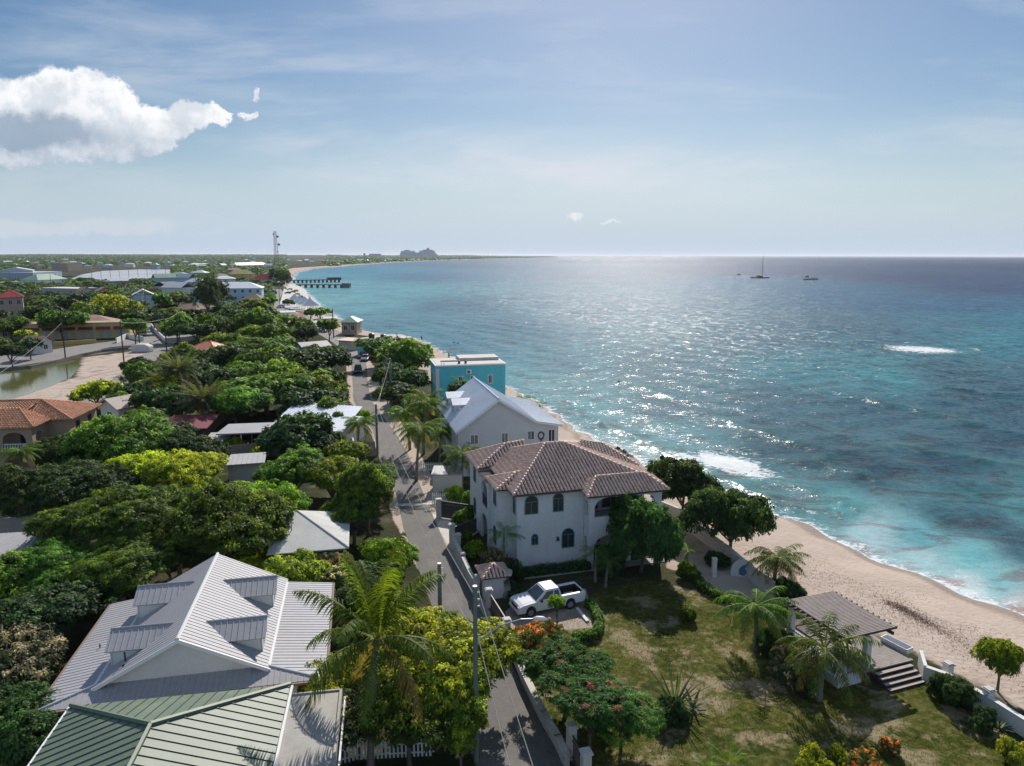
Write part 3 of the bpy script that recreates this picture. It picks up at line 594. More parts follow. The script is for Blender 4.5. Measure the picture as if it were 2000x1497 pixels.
mb = MB(); q = W2([(-80, 740), (0, 726), (60, 722), (110, 711), (153, 706), (157, 718), (140, 738), (100, 757), (50, 774), (0, 790), (-80, 815)]); mb.add([(*p, .006) for p in q], [tuple(range(len(q)))[::-1]]); mb.build('water', PONDW, label='olive green pond beside the curving road', kind='structure')
mb = MB(); q = W2([(-80, 560), (90, 556), (135, 548), (160, 538), (200, 531), (270, 528), (330, 528), (345, 534), (300, 544), (240, 551), (120, 560), (-80, 572)]); mb.add([(*p, .03) for p in q], [tuple(range(len(q)))]); mb.build('water', SALT, label='pale salt pond far behind the town', kind='structure')
# ------------------------------------------------------------------ foliage prototypes
def unit(a): return a/np.maximum(np.linalg.norm(a, axis=-1, keepdims=True), 1e-9)
def leaves(P_, Nn, L_, W_, C_, rng, droop=0.0, tang=None):
    """rhombic leaves: P centre, Nn normal; returns V,F,C"""
    n = len(P_)
    a = unit(rng.normal(size=(n, 3))) if tang is None else tang
    a = unit(a-Nn*np.sum(a*Nn, -1, keepdims=True)); b = np.cross(Nn, a)
    L_ = (L_*rng.uniform(.7, 1.3, n))[:, None]; W_ = (W_*rng.uniform(.75, 1.25, n))[:, None]
    tip = P_+a*L_*.55; tip[:, 2] -= droop*L_[:, 0]
    V_ = np.stack([P_-a*L_*.45, P_+b*W_*.5, tip, P_-b*W_*.5], 1).reshape(-1, 3)
    F_ = np.arange(n*4).reshape(-1, 4)
    return V_, F_, np.repeat(C_, 4, 0)
KPAL = {  # base colour, young colour that also paints sunlit tops, share of such clumps
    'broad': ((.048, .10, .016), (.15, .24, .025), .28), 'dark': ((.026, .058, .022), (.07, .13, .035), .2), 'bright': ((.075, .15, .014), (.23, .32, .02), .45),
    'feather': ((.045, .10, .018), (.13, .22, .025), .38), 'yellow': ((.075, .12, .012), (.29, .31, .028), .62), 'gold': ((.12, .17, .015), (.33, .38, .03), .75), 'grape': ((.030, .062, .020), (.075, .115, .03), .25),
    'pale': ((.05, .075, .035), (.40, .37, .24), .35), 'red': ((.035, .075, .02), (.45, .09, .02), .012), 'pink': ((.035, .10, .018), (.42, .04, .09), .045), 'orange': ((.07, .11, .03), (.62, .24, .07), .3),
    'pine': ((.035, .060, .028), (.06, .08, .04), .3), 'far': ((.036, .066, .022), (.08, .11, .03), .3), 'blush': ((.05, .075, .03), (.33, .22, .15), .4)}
def crown(kind, seed, R_=3.0, H_=2.2, nclump=260, per=38, L_=.26, W_=.17, lobes=9, flat=.0, low=-.35, cs=None):
    rng = np.random.default_rng(seed); base, young_lit, sh = KPAL[kind]; base = np.array(base); young_lit = np.array(young_lit)
    lc = rng.uniform(-1, 1, (lobes, 3)); lc = unit(lc)*rng.uniform(.35, .86, (lobes, 1)); lc[0] = (0, 0, .25)
    lc[:, 2] = np.abs(lc[:, 2])*.75-.12; lr = rng.uniform(.19, .46, lobes); lr[0] = .55
    pts = []; nr = []; guard = 0
    while len(pts) < nclump and guard < 60:
        guard += 1
        k = rng.integers(0, lobes, nclump); d = unit(rng.normal(size=(nclump, 3))); p = lc[k]+d*lr[k][:, None]*rng.uniform(.74, 1.2, (nclump, 1))
        dist = np.linalg.norm(p[:, None, :]-lc[None], axis=-1)/lr[None]
        ok = (dist.min(1) > .74) & (p[:, 2] > low) & ((d[:, 2] > -.45))
        pts += list(p[ok]); nr += list(d[ok])
    pts = np.array(pts[:nclump]); nr = np.array(nr[:nclump]); n = len(pts)
    S = np.array([R_, R_, H_]); cp = pts*S; cn = unit(nr+np.array([0, 0, .45]))
    cr = (cs or R_*.11)*rng.uniform(.7, 1.4, n)
    tone = rng.uniform(.6, 1.5, n); isy = rng.random(n) < sh*np.clip(.55+pts[:, 2]*1.2, .25, 1.8)  # light clumps gather toward the crown top, painting sunlit highlights into the colour
    feath = kind in ('feather', 'pink', 'orange')
    fl = kind in ('red', 'pink')
    o = unit(rng.normal(size=(n, per, 3))+cn[:, None, :]*.7); P_ = cp[:, None, :]+o*cr[:, None, None]*rng.uniform(.3, 1, (n, per, 1))*np.array([1.15, 1.15, .45 if feath else .8])
    Nn = unit(o*.5+cn[:, None, :]*.3+np.array([0, 0, .6 if not feath else 1.1])+rng.normal(size=(n, per, 3))*.42)
    tn = np.broadcast_to(unit(o*np.array([1, 1, .2])), P_.shape)
    C_ = np.where((isy[:, None] & (rng.random((n, per)) < (.8 if not fl else .55)))[..., None], young_lit, base)*(tone[:, None, None])*rng.uniform(.8, 1.22, (n, per, 1))
    P_ = P_.reshape(-1, 3); Nn = Nn.reshape(-1, 3); C_ = C_.reshape(-1, 3); tn = tn.reshape(-1, 3)
    # loose inner leaves so the crown is not hollow
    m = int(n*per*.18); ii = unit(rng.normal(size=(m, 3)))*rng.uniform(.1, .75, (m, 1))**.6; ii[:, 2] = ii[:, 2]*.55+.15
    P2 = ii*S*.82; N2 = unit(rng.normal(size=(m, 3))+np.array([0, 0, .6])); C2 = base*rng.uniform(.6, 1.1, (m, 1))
    V_, F_, Cc = leaves(np.concatenate([P_, P2]), np.concatenate([Nn, N2]), L_, W_, np.concatenate([C_, C2]), rng, .18, np.concatenate([tn, unit(rng.normal(size=(m, 3)))]))
    return V_, F_, Cc, lc*S
CROWN = {}
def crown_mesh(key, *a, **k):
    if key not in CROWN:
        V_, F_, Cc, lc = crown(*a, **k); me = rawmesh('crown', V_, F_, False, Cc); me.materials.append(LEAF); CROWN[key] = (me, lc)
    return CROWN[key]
def trunk_mesh(lc, h, seed, r=.16, limbs=6, zc=0):
    rng = random.Random(seed); mb = MB(); fork = h*.42
    p0 = Vector((0, 0, -.2)); p1 = Vector((rng.uniform(-.2, .2), rng.uniform(-.2, .2), fork))
    mb.tube([p0, p0.lerp(p1, .5)+Vector((rng.uniform(-.1, .1), rng.uniform(-.1, .1), 0)), p1], [r*1.25, r, r*.85], 7)
    for c in list(lc)[:limbs]:
        e = Vector((c[0], c[1], c[2]+zc)); m1 = p1.lerp(e, .5)+Vector((rng.uniform(-.25, .25), rng.uniform(-.25, .25), .1))
        mb.tube([p1-Vector((0, 0, .05)), m1, e], [r*.6, r*.4, r*.12], 5)
        for _ in range(2):
            q = e+Vector((rng.uniform(-.6, .6), rng.uniform(-.6, .6), rng.uniform(.1, .7))); mb.tube([m1, q], [r*.25, r*.06], 4)
    me = bpy.data.meshes.new('trunk'); me.from_pydata(mb.v, [], mb.f); me.polygons.foreach_set('use_smooth', np.ones(len(me.polygons), bool)); me.update(); me.materials.append(BARK); return me
SPEC = {'big': dict(nclump=1150, per=44, L_=.135, W_=.085, cs=.24),  # level of detail by size on screen
 'near': dict(nclump=620, per=44, L_=.19, W_=.11, cs=.33), 'mid': dict(nclump=330, per=22, L_=.34, W_=.20, cs=.40), 'far': dict(nclump=110, per=12, L_=.75, W_=.5, cs=.5)}
PROTO = {}
def proto(kind, lod, var):
    key = (kind, lod, var)
    if key not in PROTO:
        kw = dict(SPEC[lod]); kw['lobes'] = 13+var*4
        if kind in ('feather', 'pink'): kw['W_'] *= .62; kw['H_'] = 1.75; kw['L_'] *= 1.15
        if kind == 'dark' or kind == 'grape' or kind == 'red': kw['L_'] *= .9; kw['W_'] *= 1.35
        if kind == 'pine': kw['W_'] *= .35; kw['L_'] *= 1.5; kw['H_'] = 3.0
        if kind == 'broad' and var == 1: kw['H_'] = 2.6
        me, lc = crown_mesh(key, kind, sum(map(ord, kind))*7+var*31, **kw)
        zc = 3.1; PROTO[key] = (me, trunk_mesh(lc, zc, var*5+1, zc=zc), zc)
    return PROTO[key]
NTREE = [0]
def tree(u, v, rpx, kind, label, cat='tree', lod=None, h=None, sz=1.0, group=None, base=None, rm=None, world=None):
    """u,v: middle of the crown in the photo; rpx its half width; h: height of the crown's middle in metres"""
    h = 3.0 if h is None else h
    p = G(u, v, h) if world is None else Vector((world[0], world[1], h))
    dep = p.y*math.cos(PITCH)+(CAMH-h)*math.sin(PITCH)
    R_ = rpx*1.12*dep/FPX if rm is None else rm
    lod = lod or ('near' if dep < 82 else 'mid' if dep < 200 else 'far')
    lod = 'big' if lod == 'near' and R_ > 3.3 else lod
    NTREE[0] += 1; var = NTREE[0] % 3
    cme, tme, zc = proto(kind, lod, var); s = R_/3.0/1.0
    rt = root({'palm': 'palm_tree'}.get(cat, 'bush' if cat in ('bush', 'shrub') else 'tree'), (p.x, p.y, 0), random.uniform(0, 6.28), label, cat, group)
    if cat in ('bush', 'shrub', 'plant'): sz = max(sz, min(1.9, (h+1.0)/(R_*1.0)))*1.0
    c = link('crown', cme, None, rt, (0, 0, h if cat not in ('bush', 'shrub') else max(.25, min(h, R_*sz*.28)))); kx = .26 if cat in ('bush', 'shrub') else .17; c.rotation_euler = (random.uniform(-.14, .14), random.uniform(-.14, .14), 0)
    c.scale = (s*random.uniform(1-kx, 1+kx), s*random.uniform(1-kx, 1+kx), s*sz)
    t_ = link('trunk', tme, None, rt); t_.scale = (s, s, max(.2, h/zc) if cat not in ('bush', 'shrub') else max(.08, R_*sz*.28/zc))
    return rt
def bush(u, v, rpx, kind, label, cat='bush', sz=.9, lod=None, h=None, group=None, rm=None):
    """a shrub that is one mesh of leaves sitting on the ground"""
    p = G(u, v, .6 if h is None else h); dep = p.y*math.cos(PITCH)+(CAMH-.6)*math.sin(PITCH); R_ = rpx*dep/FPX if rm is None else rm
    lod = lod or ('near' if dep < 60 else 'mid' if dep < 200 else 'far')
    NTREE[0] += 1; cme, tme, zc = proto(kind, 'mid' if lod == 'near' and R_ < 2.2 else lod, NTREE[0] % 2)
    s = R_/3.0; o = link('bush', cme, None, None, (p.x, p.y, .55*s*2.2*sz+(0 if h is None else h-.5)), random.uniform(0, 6)); o.scale = (s, s, s*sz)
    return tag(o, label, cat, group)
# palms
def frond(mb_v, mb_f, mb_c, base, az, el, L_, droop, rng, npair=34, lw=.5, col=(.07, .12, .02), old=0.0):
    n = 9; pts = []; p = np.array(base, float); d = np.array([math.cos(az)*math.cos(el), math.sin(az)*math.cos(el), math.sin(el)])
    for i in range(n+1):
        pts.append(p.copy()); d = d+np.array([0, 0, -droop/n*(.5+i/n*1.4)]); d /= np.linalg.norm(d); p = p+d*L_/n
    pts = np.array(pts); side = unit(np.cross(d, [0, 0, 1.0])[None])[0]
    def at(t):
        f = t*n; i = min(int(f), n-1); return pts[i]+(pts[i+1]-pts[i])*(f-i), unit((pts[i+1]-pts[i])[None])[0]
    c0 = np.array(col); b = len(mb_v)
    for i in range(n):   # rachis
        a, q = pts[i], pts[i+1]; w0 = .035*(1-i/n)+.008; b = len(mb_v); mb_v += [a-side*w0, a+side*w0, q+side*w0*.85, q-side*w0*.85]; mb_f.append((b, b+1, b+2, b+3)); mb_c += [c0*np.array([1.9, 1.6, 1.6])]*4
    twist = rng.uniform(-.35, .35)
    for k in range(npair):
        t = .14+.86*(k+rng.uniform(-.3, .3))/npair; t = min(max(t, .1), .995); q, tg = at(t); sd2 = unit(np.cross(tg, [0, 0, 1.0])[None])[0]; upv = np.cross(sd2, tg)
        ll = lw*L_/3.2*(math.sin(math.pi*min(1, t*.86+.14))**.55)*rng.uniform(.8, 1.1)*1.5
        for sg in (-1, 1):
            dr = unit((sd2*sg*(1+twist*sg*.3)+tg*.6+upv*(.1-rng.uniform(.1, .6))+np.array([0, 0, -rng.uniform(.1, .75)]))[None])[0]
            mid = q+dr*ll*.5+np.array([0, 0, .02]); tip = q+dr*ll+np.array([0, 0, -.22*ll]); wv = tg*(.019 if npair > 50 else .024)*rng.uniform(.8, 1.3)
            cc = c0*rng.uniform(.75, 1.3)*(1+.4*t); b = len(mb_v); mb_v += [q-wv*.6, q+wv*.6, mid+wv, tip, mid-wv]
            mb_f.append((b, b+1, b+2, b+4)); mb_f.append((b+4, b+2, b+3, b+3)); mb_c += [cc]*5
def palm_crown(seed, L_=2.6, nf=20, col=(.042, .075, .015), upright=.5, npair=32, lw=.5, elmin=-.55, droop=1.2):
    rng = np.random.default_rng(seed); v, f, c = [], [], []
    for k in range(nf):
        t = k/nf; az = k*2.39996+rng.uniform(-.2, .2); el = elmin+(1.35-elmin)*(1-t)**.8*1.0*upright*2*.62+rng.uniform(-.1, .1)
        el = min(el, 1.4); cc = np.array(col)*(1+.4*rng.random()); 
        if t > .85: cc = np.array((.11, .10, .03))
        if t < .2: cc = np.array(col)*np.array([1.6, 1.5, .9])
        frond(v, f, c, (.06*math.cos(az), .06*math.sin(az), -.1*t), az, el, L_*rng.uniform(.85, 1.1), droop*rng.uniform(.75, 1.25), rng, npair, lw, cc)
    V_ = np.array(v, np.float32); F4 = np.array(f, np.int32)
    me = bpy.data.meshes.new('fronds'); me.from_pydata([tuple(q) for q in V_], [], [tuple(dict.fromkeys(q)) for q in f]); me.update()
    a = me.color_attributes.new('col', 'FLOAT_COLOR', 'POINT'); c4 = np.ones((len(V_), 4), np.float32); c4[:, :3] = np.array(c); a.data.foreach_set('color', c4.ravel()); me.materials.append(LEAF)
    return me
PALMS = {}
def palm(u, v, h, label, L_=2.5, kind='coconut', lean=(0, 0), rz=None, hd=None, world=None, group=None, z0=0.0):
    """u,v: where the fronds spring; h: height of that point"""
    seed = {'coconut': 3, 'coconut2': 8, 'date': 5, 'big': 11, 'tiny': 14, 'xmas': 21}[kind]
    if kind not in PALMS:
        PALMS[kind] = {'coconut': lambda: palm_crown(3, 2.5, 27, upright=.56), 'coconut2': lambda: palm_crown(8, 2.5, 25, upright=.64, droop=1.4), 'date': lambda: palm_crown(5, 2.5, 60, (.038, .052, .028), .62, 26, .36, -.75, .35),
                       'big': lambda: palm_crown(11, 2.5, 20, (.043, .078, .012), .98, 56, .42, -.8, 1.3), 'tiny': lambda: palm_crown(14, 2.5, 10, (.045, .085, .015), .75, 18, .5, -.2, 1.0), 'xmas': lambda: palm_crown(21, 2.5, 12, (.03, .08, .02), .6, 20, .6, -.3, 1.3)}[kind]()
    p = G(u, v, h) if world is None else Vector(world)
    rt = root('palm_tree', (p.x-lean[0], p.y-lean[1], z0), 0, label, 'palm tree', group); s = L_/2.5
    mb = MB(); n = 8; r0 = {'date': .22, 'xmas': .075}.get(kind, .13); pts = []; rs = []
    for i in range(n+1):
        t = i/n; pts.append((lean[0]*t**1.6, lean[1]*t**1.6, (h-z0)*t-.1)); rs.append(r0*(1.35-.55*t)+(.05 if i == 0 else 0)+(.02 if i % 2 else 0))
    if h-z0 > .5: mb.tube(pts, rs, 9).build('trunk', PBARK, rt, smooth=True)
    c = link('fronds', PALMS[kind], None, rt, (lean[0], lean[1], h-z0-.1), random.uniform(0, 6.28) if rz is None else rz); c.scale = (s, s, s)
    if kind in ('coconut', 'big') and h > 3:
        mb = MB()
        for k in range(7):
            a = k*.9; c_ = (lean[0]+.2*math.cos(a), lean[1]+.2*math.sin(a), h-z0-.42-.05*(k % 2)); mb.tube([(c_[0], c_[1], c_[2]+.13), (c_[0], c_[1], c_[2]+.07), (c_[0], c_[1], c_[2]-.07), (c_[0], c_[1], c_[2]-.13)], [.03, .1, .1, .03], 6)
        mb.build('coconut_cluster', M('coconut_husk', (.12, .14, .04), .6), rt, smooth=True)
    return rt
def spiky(u, v, h, n, label, name='agave', col=(.05, .08, .04), w=.07, cat='plant', el=(.2, 1.3), bend=.8):
    p = G(u, v, 0); rng = np.random.default_rng(int(u)); V_, F_, C_ = [], [], []
    for k in range(n):
        az = k*2.4; e = rng.uniform(*el); L_ = h*rng.uniform(.8, 1.15); d = np.array([math.cos(az)*math.cos(e), math.sin(az)*math.cos(e), math.sin(e)]); q = np.array([0, 0, .05]); sd2 = np.array([-math.sin(az), math.cos(az), 0]); m = 5; b = len(V_)
        for i in range(m+1):
            ww = w*(1-(i/m)**2)+.004; V_ += [q-sd2*ww, q+sd2*ww]; C_ += [np.array(col)*rng.uniform(.7, 1.4)]*2; d = d+np.array([0, 0, -bend/m*(i/m)]); d /= np.linalg.norm(d); q = q+d*L_/m
        F_ += [(b+2*i, b+2*i+1, b+2*i+3, b+2*i+2) for i in range(m)]
    o = link(name, rawmesh(name, np.array(V_), np.array(F_), False, np.array(C_)), LEAF, None, p); return tag(o, label, cat)
def hedge(pts, w_, h_, label, kind='broad', name='hedge', dens=520, z0=0.0, group=None):
    rng = np.random.default_rng(int(abs(pts[0][0])*10)); P_, Nn = [], []
    for a, b in zip(pts[:-1], pts[1:]):
        a = np.array([a[0], a[1]]); b = np.array([b[0], b[1]]); L_ = np.linalg.norm(b-a); d = (b-a)/L_; nn = np.array([-d[1], d[0]]); n = int(L_*dens*(h_+w_)/1.5); t = rng.uniform(0, L_, n)
        f = rng.random(n); ov = rng.uniform(-1, 1, n); zz_ = np.where(f < .45, h_*(1+.10*np.sin(t*3)+.08*rng.normal(size=n)), rng.uniform(0.02, h_, n)); of = np.where(f < .45, ov*w_/2, np.sign(ov)*w_/2*(1+.12*rng.normal(size=n)))
        xy = a[None]+d[None]*t[:, None]+nn[None]*of[:, None]; P_.append(np.column_stack([xy, zz_+z0]))
        Nn.append(unit(np.column_stack([nn[None]*np.where(f < .45, 0, np.sign(ov))[:, None], np.where(f < .45, 1, .3)])+rng.normal(size=(n, 3))*.5))
    P_ = np.concatenate(P_); Nn = np.concatenate(Nn); base, young_lit, sh = KPAL[kind]
    C_ = np.where((rng.random(len(P_)) < sh)[:, None], young_lit, base)*rng.uniform(.7, 1.3, (len(P_), 1)); o0 = P_.mean(0); o0[2] = 0
    V_, F_, Cc = leaves(P_-o0, Nn, .13, .08, C_, rng)
    # woody core
    o = link(name, rawmesh(name, V_, F_, False, Cc), LEAF, None, tuple(o0)); tag(o, label, 'hedge', group)
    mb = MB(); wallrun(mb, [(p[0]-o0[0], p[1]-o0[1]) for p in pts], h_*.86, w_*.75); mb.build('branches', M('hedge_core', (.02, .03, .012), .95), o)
    return o
# ------------------------------------------------------------------ near buildings
def roof_parts(rt, pl, rl, mode, base_m, rib_m=None, pitch=.3, th=.08, rr=.07, ridge_m=None, h=.05, w=.05, tl=.42, name='roof'):
    base, rib = MB(), MB()
    for p in pl: roofing(p, mode, pitch, base, rib, th, w, h, tl)
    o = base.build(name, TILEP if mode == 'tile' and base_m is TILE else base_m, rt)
    if rib.f: rib.build('seams' if mode == 'rib' else 'tiles', rib_m or base_m, o, smooth=(mode != 'rib'))
    rg = MB()
    for a, b in rl:
        if mode == 'tile':
            a, b = Vector(a), Vector(b); n = max(1, int((b-a).length/.4))
            for i in range(n): rg.tube([a.lerp(b, i/n)+Vector((0, 0, .05)), a.lerp(b, (i+1.1)/n)+Vector((0, 0, .03))], [rr*1.25, rr], 6)
        else: rg.tube([a, b], rr, 5)
    if rl: rg.build('ridge_cap', ridge_m or rib_m or base_m, o, smooth=mode == 'tile')
    return o
A15 = rad(15.5)
# --- villa
VP = G(1011, 1109); V0 = root('villa', VP, A15, 'two storey white villa with arched windows, arched porches and brown clay tile roof', 'villa')
wl = MB(); wl.box(0, 5.7, 0, 11.8, -.3, 6.25); wl.box(5.7, 12.1, 2.6, 11.8, -.3, 6.25)
wl.box(-1.1, 0, 1.6, 4.4, -.3, 6.2); wl.box(-1.3, 0, 7.6, 11.9, -.3, 6.2); wl.box(5.75, 12.1, -1.2, 2.6, 2.95, 3.25)
wl.box(-1.25, 0, 4.4, 7.6, 2.95, 3.15); wl.box(5.72, 12.1, -1.15, 2.62, 6.0, 6.12)
wl.build('wall', STUCCO, V0)
pw = MB(); arched_wall(pw, 5.7, 12.1, -.3, 6.1, [], -1.2, -.95) if 0 else None
arched_wall(pw, 5.7, 12.1, 3.25, 6.1, [(7.6, 2.9, 4.1, 5.0, .75), (10.5, 2.0, 4.1, 5.0, .7)], -1.22, -.97)
arched_wall(pw, 5.7, 12.1, -.3, 2.95, [(7.6, 2.9, -.3, 1.6, .9), (10.6, 2.2, -.3, 1.6, .9)], -1.22, -.97)
arched_wall(pw, -.97, -.0, 3.25, 6.1, [(-.5, .6, 4.1, 5.1, .3)], 5.72, 5.95, 'x'); arched_wall(pw, -.97, 0, -.3, 2.95, [(-.5, .6, -.3, 2.0, .3)], 5.72, 5.95, 'x')
arched_wall(pw, -.97, 2.6, 3.25, 6.1, [(.8, 2.4, 4.1, 5.0, .7)], 11.87, 12.1, 'x'); arched_wall(pw, -.97, 2.6, -.3, 2.95, [(.8, 2.4, -.3, 1.6, .8)], 11.87, 12.1, 'x')
pw.build('porch_arcade', STUCCO, V0); pw = MB()
arched_wall(pw, 4.4, 7.6, 3.15, 6.0, [(6.0, 2.2, 3.2, 4.9, .6)], -1.3, -1.1, 'x'); arched_wall(pw, 4.4, 7.6, -.3, 2.95, [(6.0, 2.2, -.3, 1.7, .8)], -1.3, -1.1, 'x')
pw.build('balcony_arcade', STUCCO, V0)
rl_ = MB(); railing(rl_, (6.2, -1.1, 4.05), (9.0, -1.1, 4.05), .55, .12, .015); rl_.build('railing', DKMET, V0); rl_ = MB(); railing(rl_, (-1.2, 5.0, 3.2), (-1.2, 7.0, 3.2), 1.0, .12, .015); rl_.build('railing', DKMET, V0)
for x0, z0, w0, h0 in ((.6, 4.45, 1.15, 1.6), (3.0, 4.45, .92, 1.6), (1.2, 1.8, .58, .95), (3.8, 1.25, 1.1, 1.7)): window(V0, x0, z0, w0, h0, 0, 'f', True, GREENFR)
for x0, z0, w0, h0 in ((6.3, 3.4, 1.7, 2.2), (8.4, 3.4, 1.6, 2.2), (10.3, 3.4, 1.2, 2.2), (6.5, .3, 1.8, 2.1), (9.3, .3, 1.8, 2.1)): window(V0, x0, z0, w0, h0, 2.6, 'f', False, GREENFR)
window(V0, 2.5, 4.4, .9, 1.5, -1.1, 'l', True, GREENFR); window(V0, .5, 4.3, .7, 1.5, 0, 'l', True, GREENFR); window(V0, 9.3, 4.3, .9, 1.6, -1.3, 'l', True, GREENFR); window(V0, 9.3, 1.2, .9, 1.6, -1.3, 'l', True, GREENFR); window(V0, 2.5, 1.0, .9, 1.6, -1.1, 'l', True, GREENFR)
window(V0, 5, 4.4, 1.1, 1.5, 12.1, 'r', True, GREENFR); window(V0, 8.5, 4.4, 1.1, 1.5, 12.1, 'r', True, GREENFR)
lm_ = MB(); lm_.box(3.37, 3.5, -.12, 0, 1.95, 2.3); lm_.box(3.33, 3.54, -.2, -.12, 2.0, 2.22); lm_.build('wall_lamp', DKMET, V0)
fl = MB(); fl.prism([(-.45, -.05), (5.7, -.05), (5.7, -1.6), (12.5, -1.6), (12.5, 12.4), (-.45, 12.4)][::1], 6.14, 6.26) if 0 else None
fa_ = MB(); fa_.box(-.42, 12.4, -.38, -.3, 6.12, 6.3); fa_.box(5.4, 12.45, -1.62, -1.54, 5.9, 6.06); fa_.box(12.38, 12.46, -1.54, 12.2, 6.12, 6.28); fa_.box(-.44, -.36, -.3, 1.2, 6.12, 6.3); fa_.build('fascia', M('brown_fascia', (.12, .08, .07), .7), V0)
R1, R2 = (4.2, 5.8, 8.6), (5.9, 5.8, 8.6); A_, B_, C_, D_ = (-.45, -.4, 6.28), (12.45, -.4, 6.28), (12.45, 12.2, 6.28), (-.45, 12.2, 6.28)
pl = [[A_, B_, R2, R1], [C_, D_, R1, R2], [D_, A_, R1], [B_, C_, R2]]; rls = [(R1, R2), (A_, R1), (D_, R1), (B_, R2), (C_, R2)]
P1, P2 = (6.9, .5, 6.95), (11.2, .5, 6.95); a, b, c, d = (5.35, -1.65, 6.02), (12.55, -1.65, 6.02), (12.55, 1.6, 6.3), (5.35, 1.2, 6.3)
pl += [[a, b, P2, P1], [d, a, P1], [b, c, P2]]; rls += [(P1, P2), (a, P1), (b, P2)]
q1 = (.7, 3.0, 7.05); a, b, c, d = (-1.5, 1.2, 6.25), (-.2, 1.2, 6.25), (-1.5, 4.7, 6.25), (.8, 3.0, 7.05)
pl += [[a, (.3, 1.2, 6.25), q1], [c, a, q1], [(.3, 4.7, 6.25), c, q1]]; rls += [(a, q1), (c, q1), (q1, (1.9, 3.0, 7.1))]
q2, q3 = (1.6, 9.7, 7.75), (3.4, 9.7, 7.9); a, c = (-1.7, 7.2, 6.25), (-1.7, 12.5, 6.25)
pl += [[a, (1.6, 7.2, 6.8), (3.2, 8.2, 7.45), q3, q2], [c, a, q2], [(3.4, 12.5, 6.3), c, q2, q3]]; rls += [(a, q2), (c, q2), (q2, q3)]
q4, q5 = (10.3, 7.6, 7.75), (8.2, 7.6, 8.0); pl += [[(12.55, 4.2, 6.35), (12.55, 11.6, 6.35), q4], [(7.0, 5.2, 8.0), (12.55, 4.2, 6.35), q4, q5], [(12.55, 11.6, 6.35), (7.5, 10.0, 7.3), q5, q4]]; rls += [((12.55, 4.2, 6.4), q4), ((12.55, 11.6, 6.4), q4), (q4, q5)]
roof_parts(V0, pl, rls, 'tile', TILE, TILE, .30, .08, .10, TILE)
pg = MB()
for i in range(9): pg.box(-1.6, .1, 4.75+i*.3, 4.83+i*.3, 6.0, 6.12)
pg.box(-1.5, -1.38, 4.5, 7.5, 5.88, 6.0); pg.build('pergola', WOOD, V0)
st = MB()
for i in range(3): st.box(5.0+i*.3, 5.7, -.1-.3, 0, -.1+.2*i, .1+.2*i)
st.box(-.5, 12.6, -2.2, -1.25, -.05, .06); st.box(-.5, 5.7, -1.3, -.01, -.05, .05); st.build('steps', CONC, V0)
tag(V0, cat='villa')
# --- white gable house
GP = Vector((-6.08, 78.14, 0)); H0 = root('gable_house', GP, rad(14), 'white house with steep pale metal gable roof and two dormers facing the palms', 'house')
wl = MB(); wl.prism([(0, -.3), (11.9, -.3), (11.9, 5.45), (9.1, 6.0), (4.65, 8.75), (0, 5.4)], 0, 14.2, 'y'); wl.build('wall', GREYW, H0)
for x0, z0, w0, h0 in ((1.4, 3.75, .95, 1.15), (5.05, 3.7, .8, 1.2), (8.15, 3.85, .85, 1.1), (10.65, 3.5, .85, 1.5)): window(H0, x0, z0, w0, h0, 0, 'f')
window(H0, 2, .8, 1.2, 1.4, 0, 'f'); window(H0, 6, .8, 1.2, 1.4, 0, 'f')
for yy_ in (2, 5.5, 9, 12): window(H0, yy_, 3.4, .9, 1.3, 0, 'l'); window(H0, yy_, .8, .9, 1.4, 0, 'l')
wr = MB(); wr.tube([(9.8+.34*math.cos(k*.5236), -.04, 4.3+.42*math.sin(k*.5236)) for k in range(13)], .09, 6); wr.cyl((9.8, -.06, 3.7), .12, .1, 8); wr.build('wall_ornament', DKWOOD, H0)
E1, E2, RG = 5.35, 6.05, 9.0
pl = [[(-.35, 14.5, E1), (-.35, -.45, E1), (4.65, -.45, RG), (4.65, 14.5, RG)], [(9.1, -.45, 6.2), (9.1, 14.5, 6.2), (4.65, 14.5, RG), (4.65, -.45, RG)], [(12.3, -.45, 5.6), (12.3, 14.5, 5.6), (9.1, 14.5, 6.2), (9.1, -.45, 6.2)]]
roof_parts(H0, pl, [((4.65, -.45, RG+.03), (4.65, 14.5, RG+.03))], 'rib', METALB, METALB, .42, .12, .09)
brg = MB()
for a, b in (((-.35, E1), (4.65, RG)), ((4.65, RG), (9.1, 6.2)), ((9.1, 6.2), (12.3, 5.6))): brg.prism([(a[0], a[1]-.28), (b[0], b[1]-.28), (b[0], b[1]-.1), (a[0], a[1]-.1)], -.5, -.46, 'y')
brg.build('barge_board', TRIM, H0)
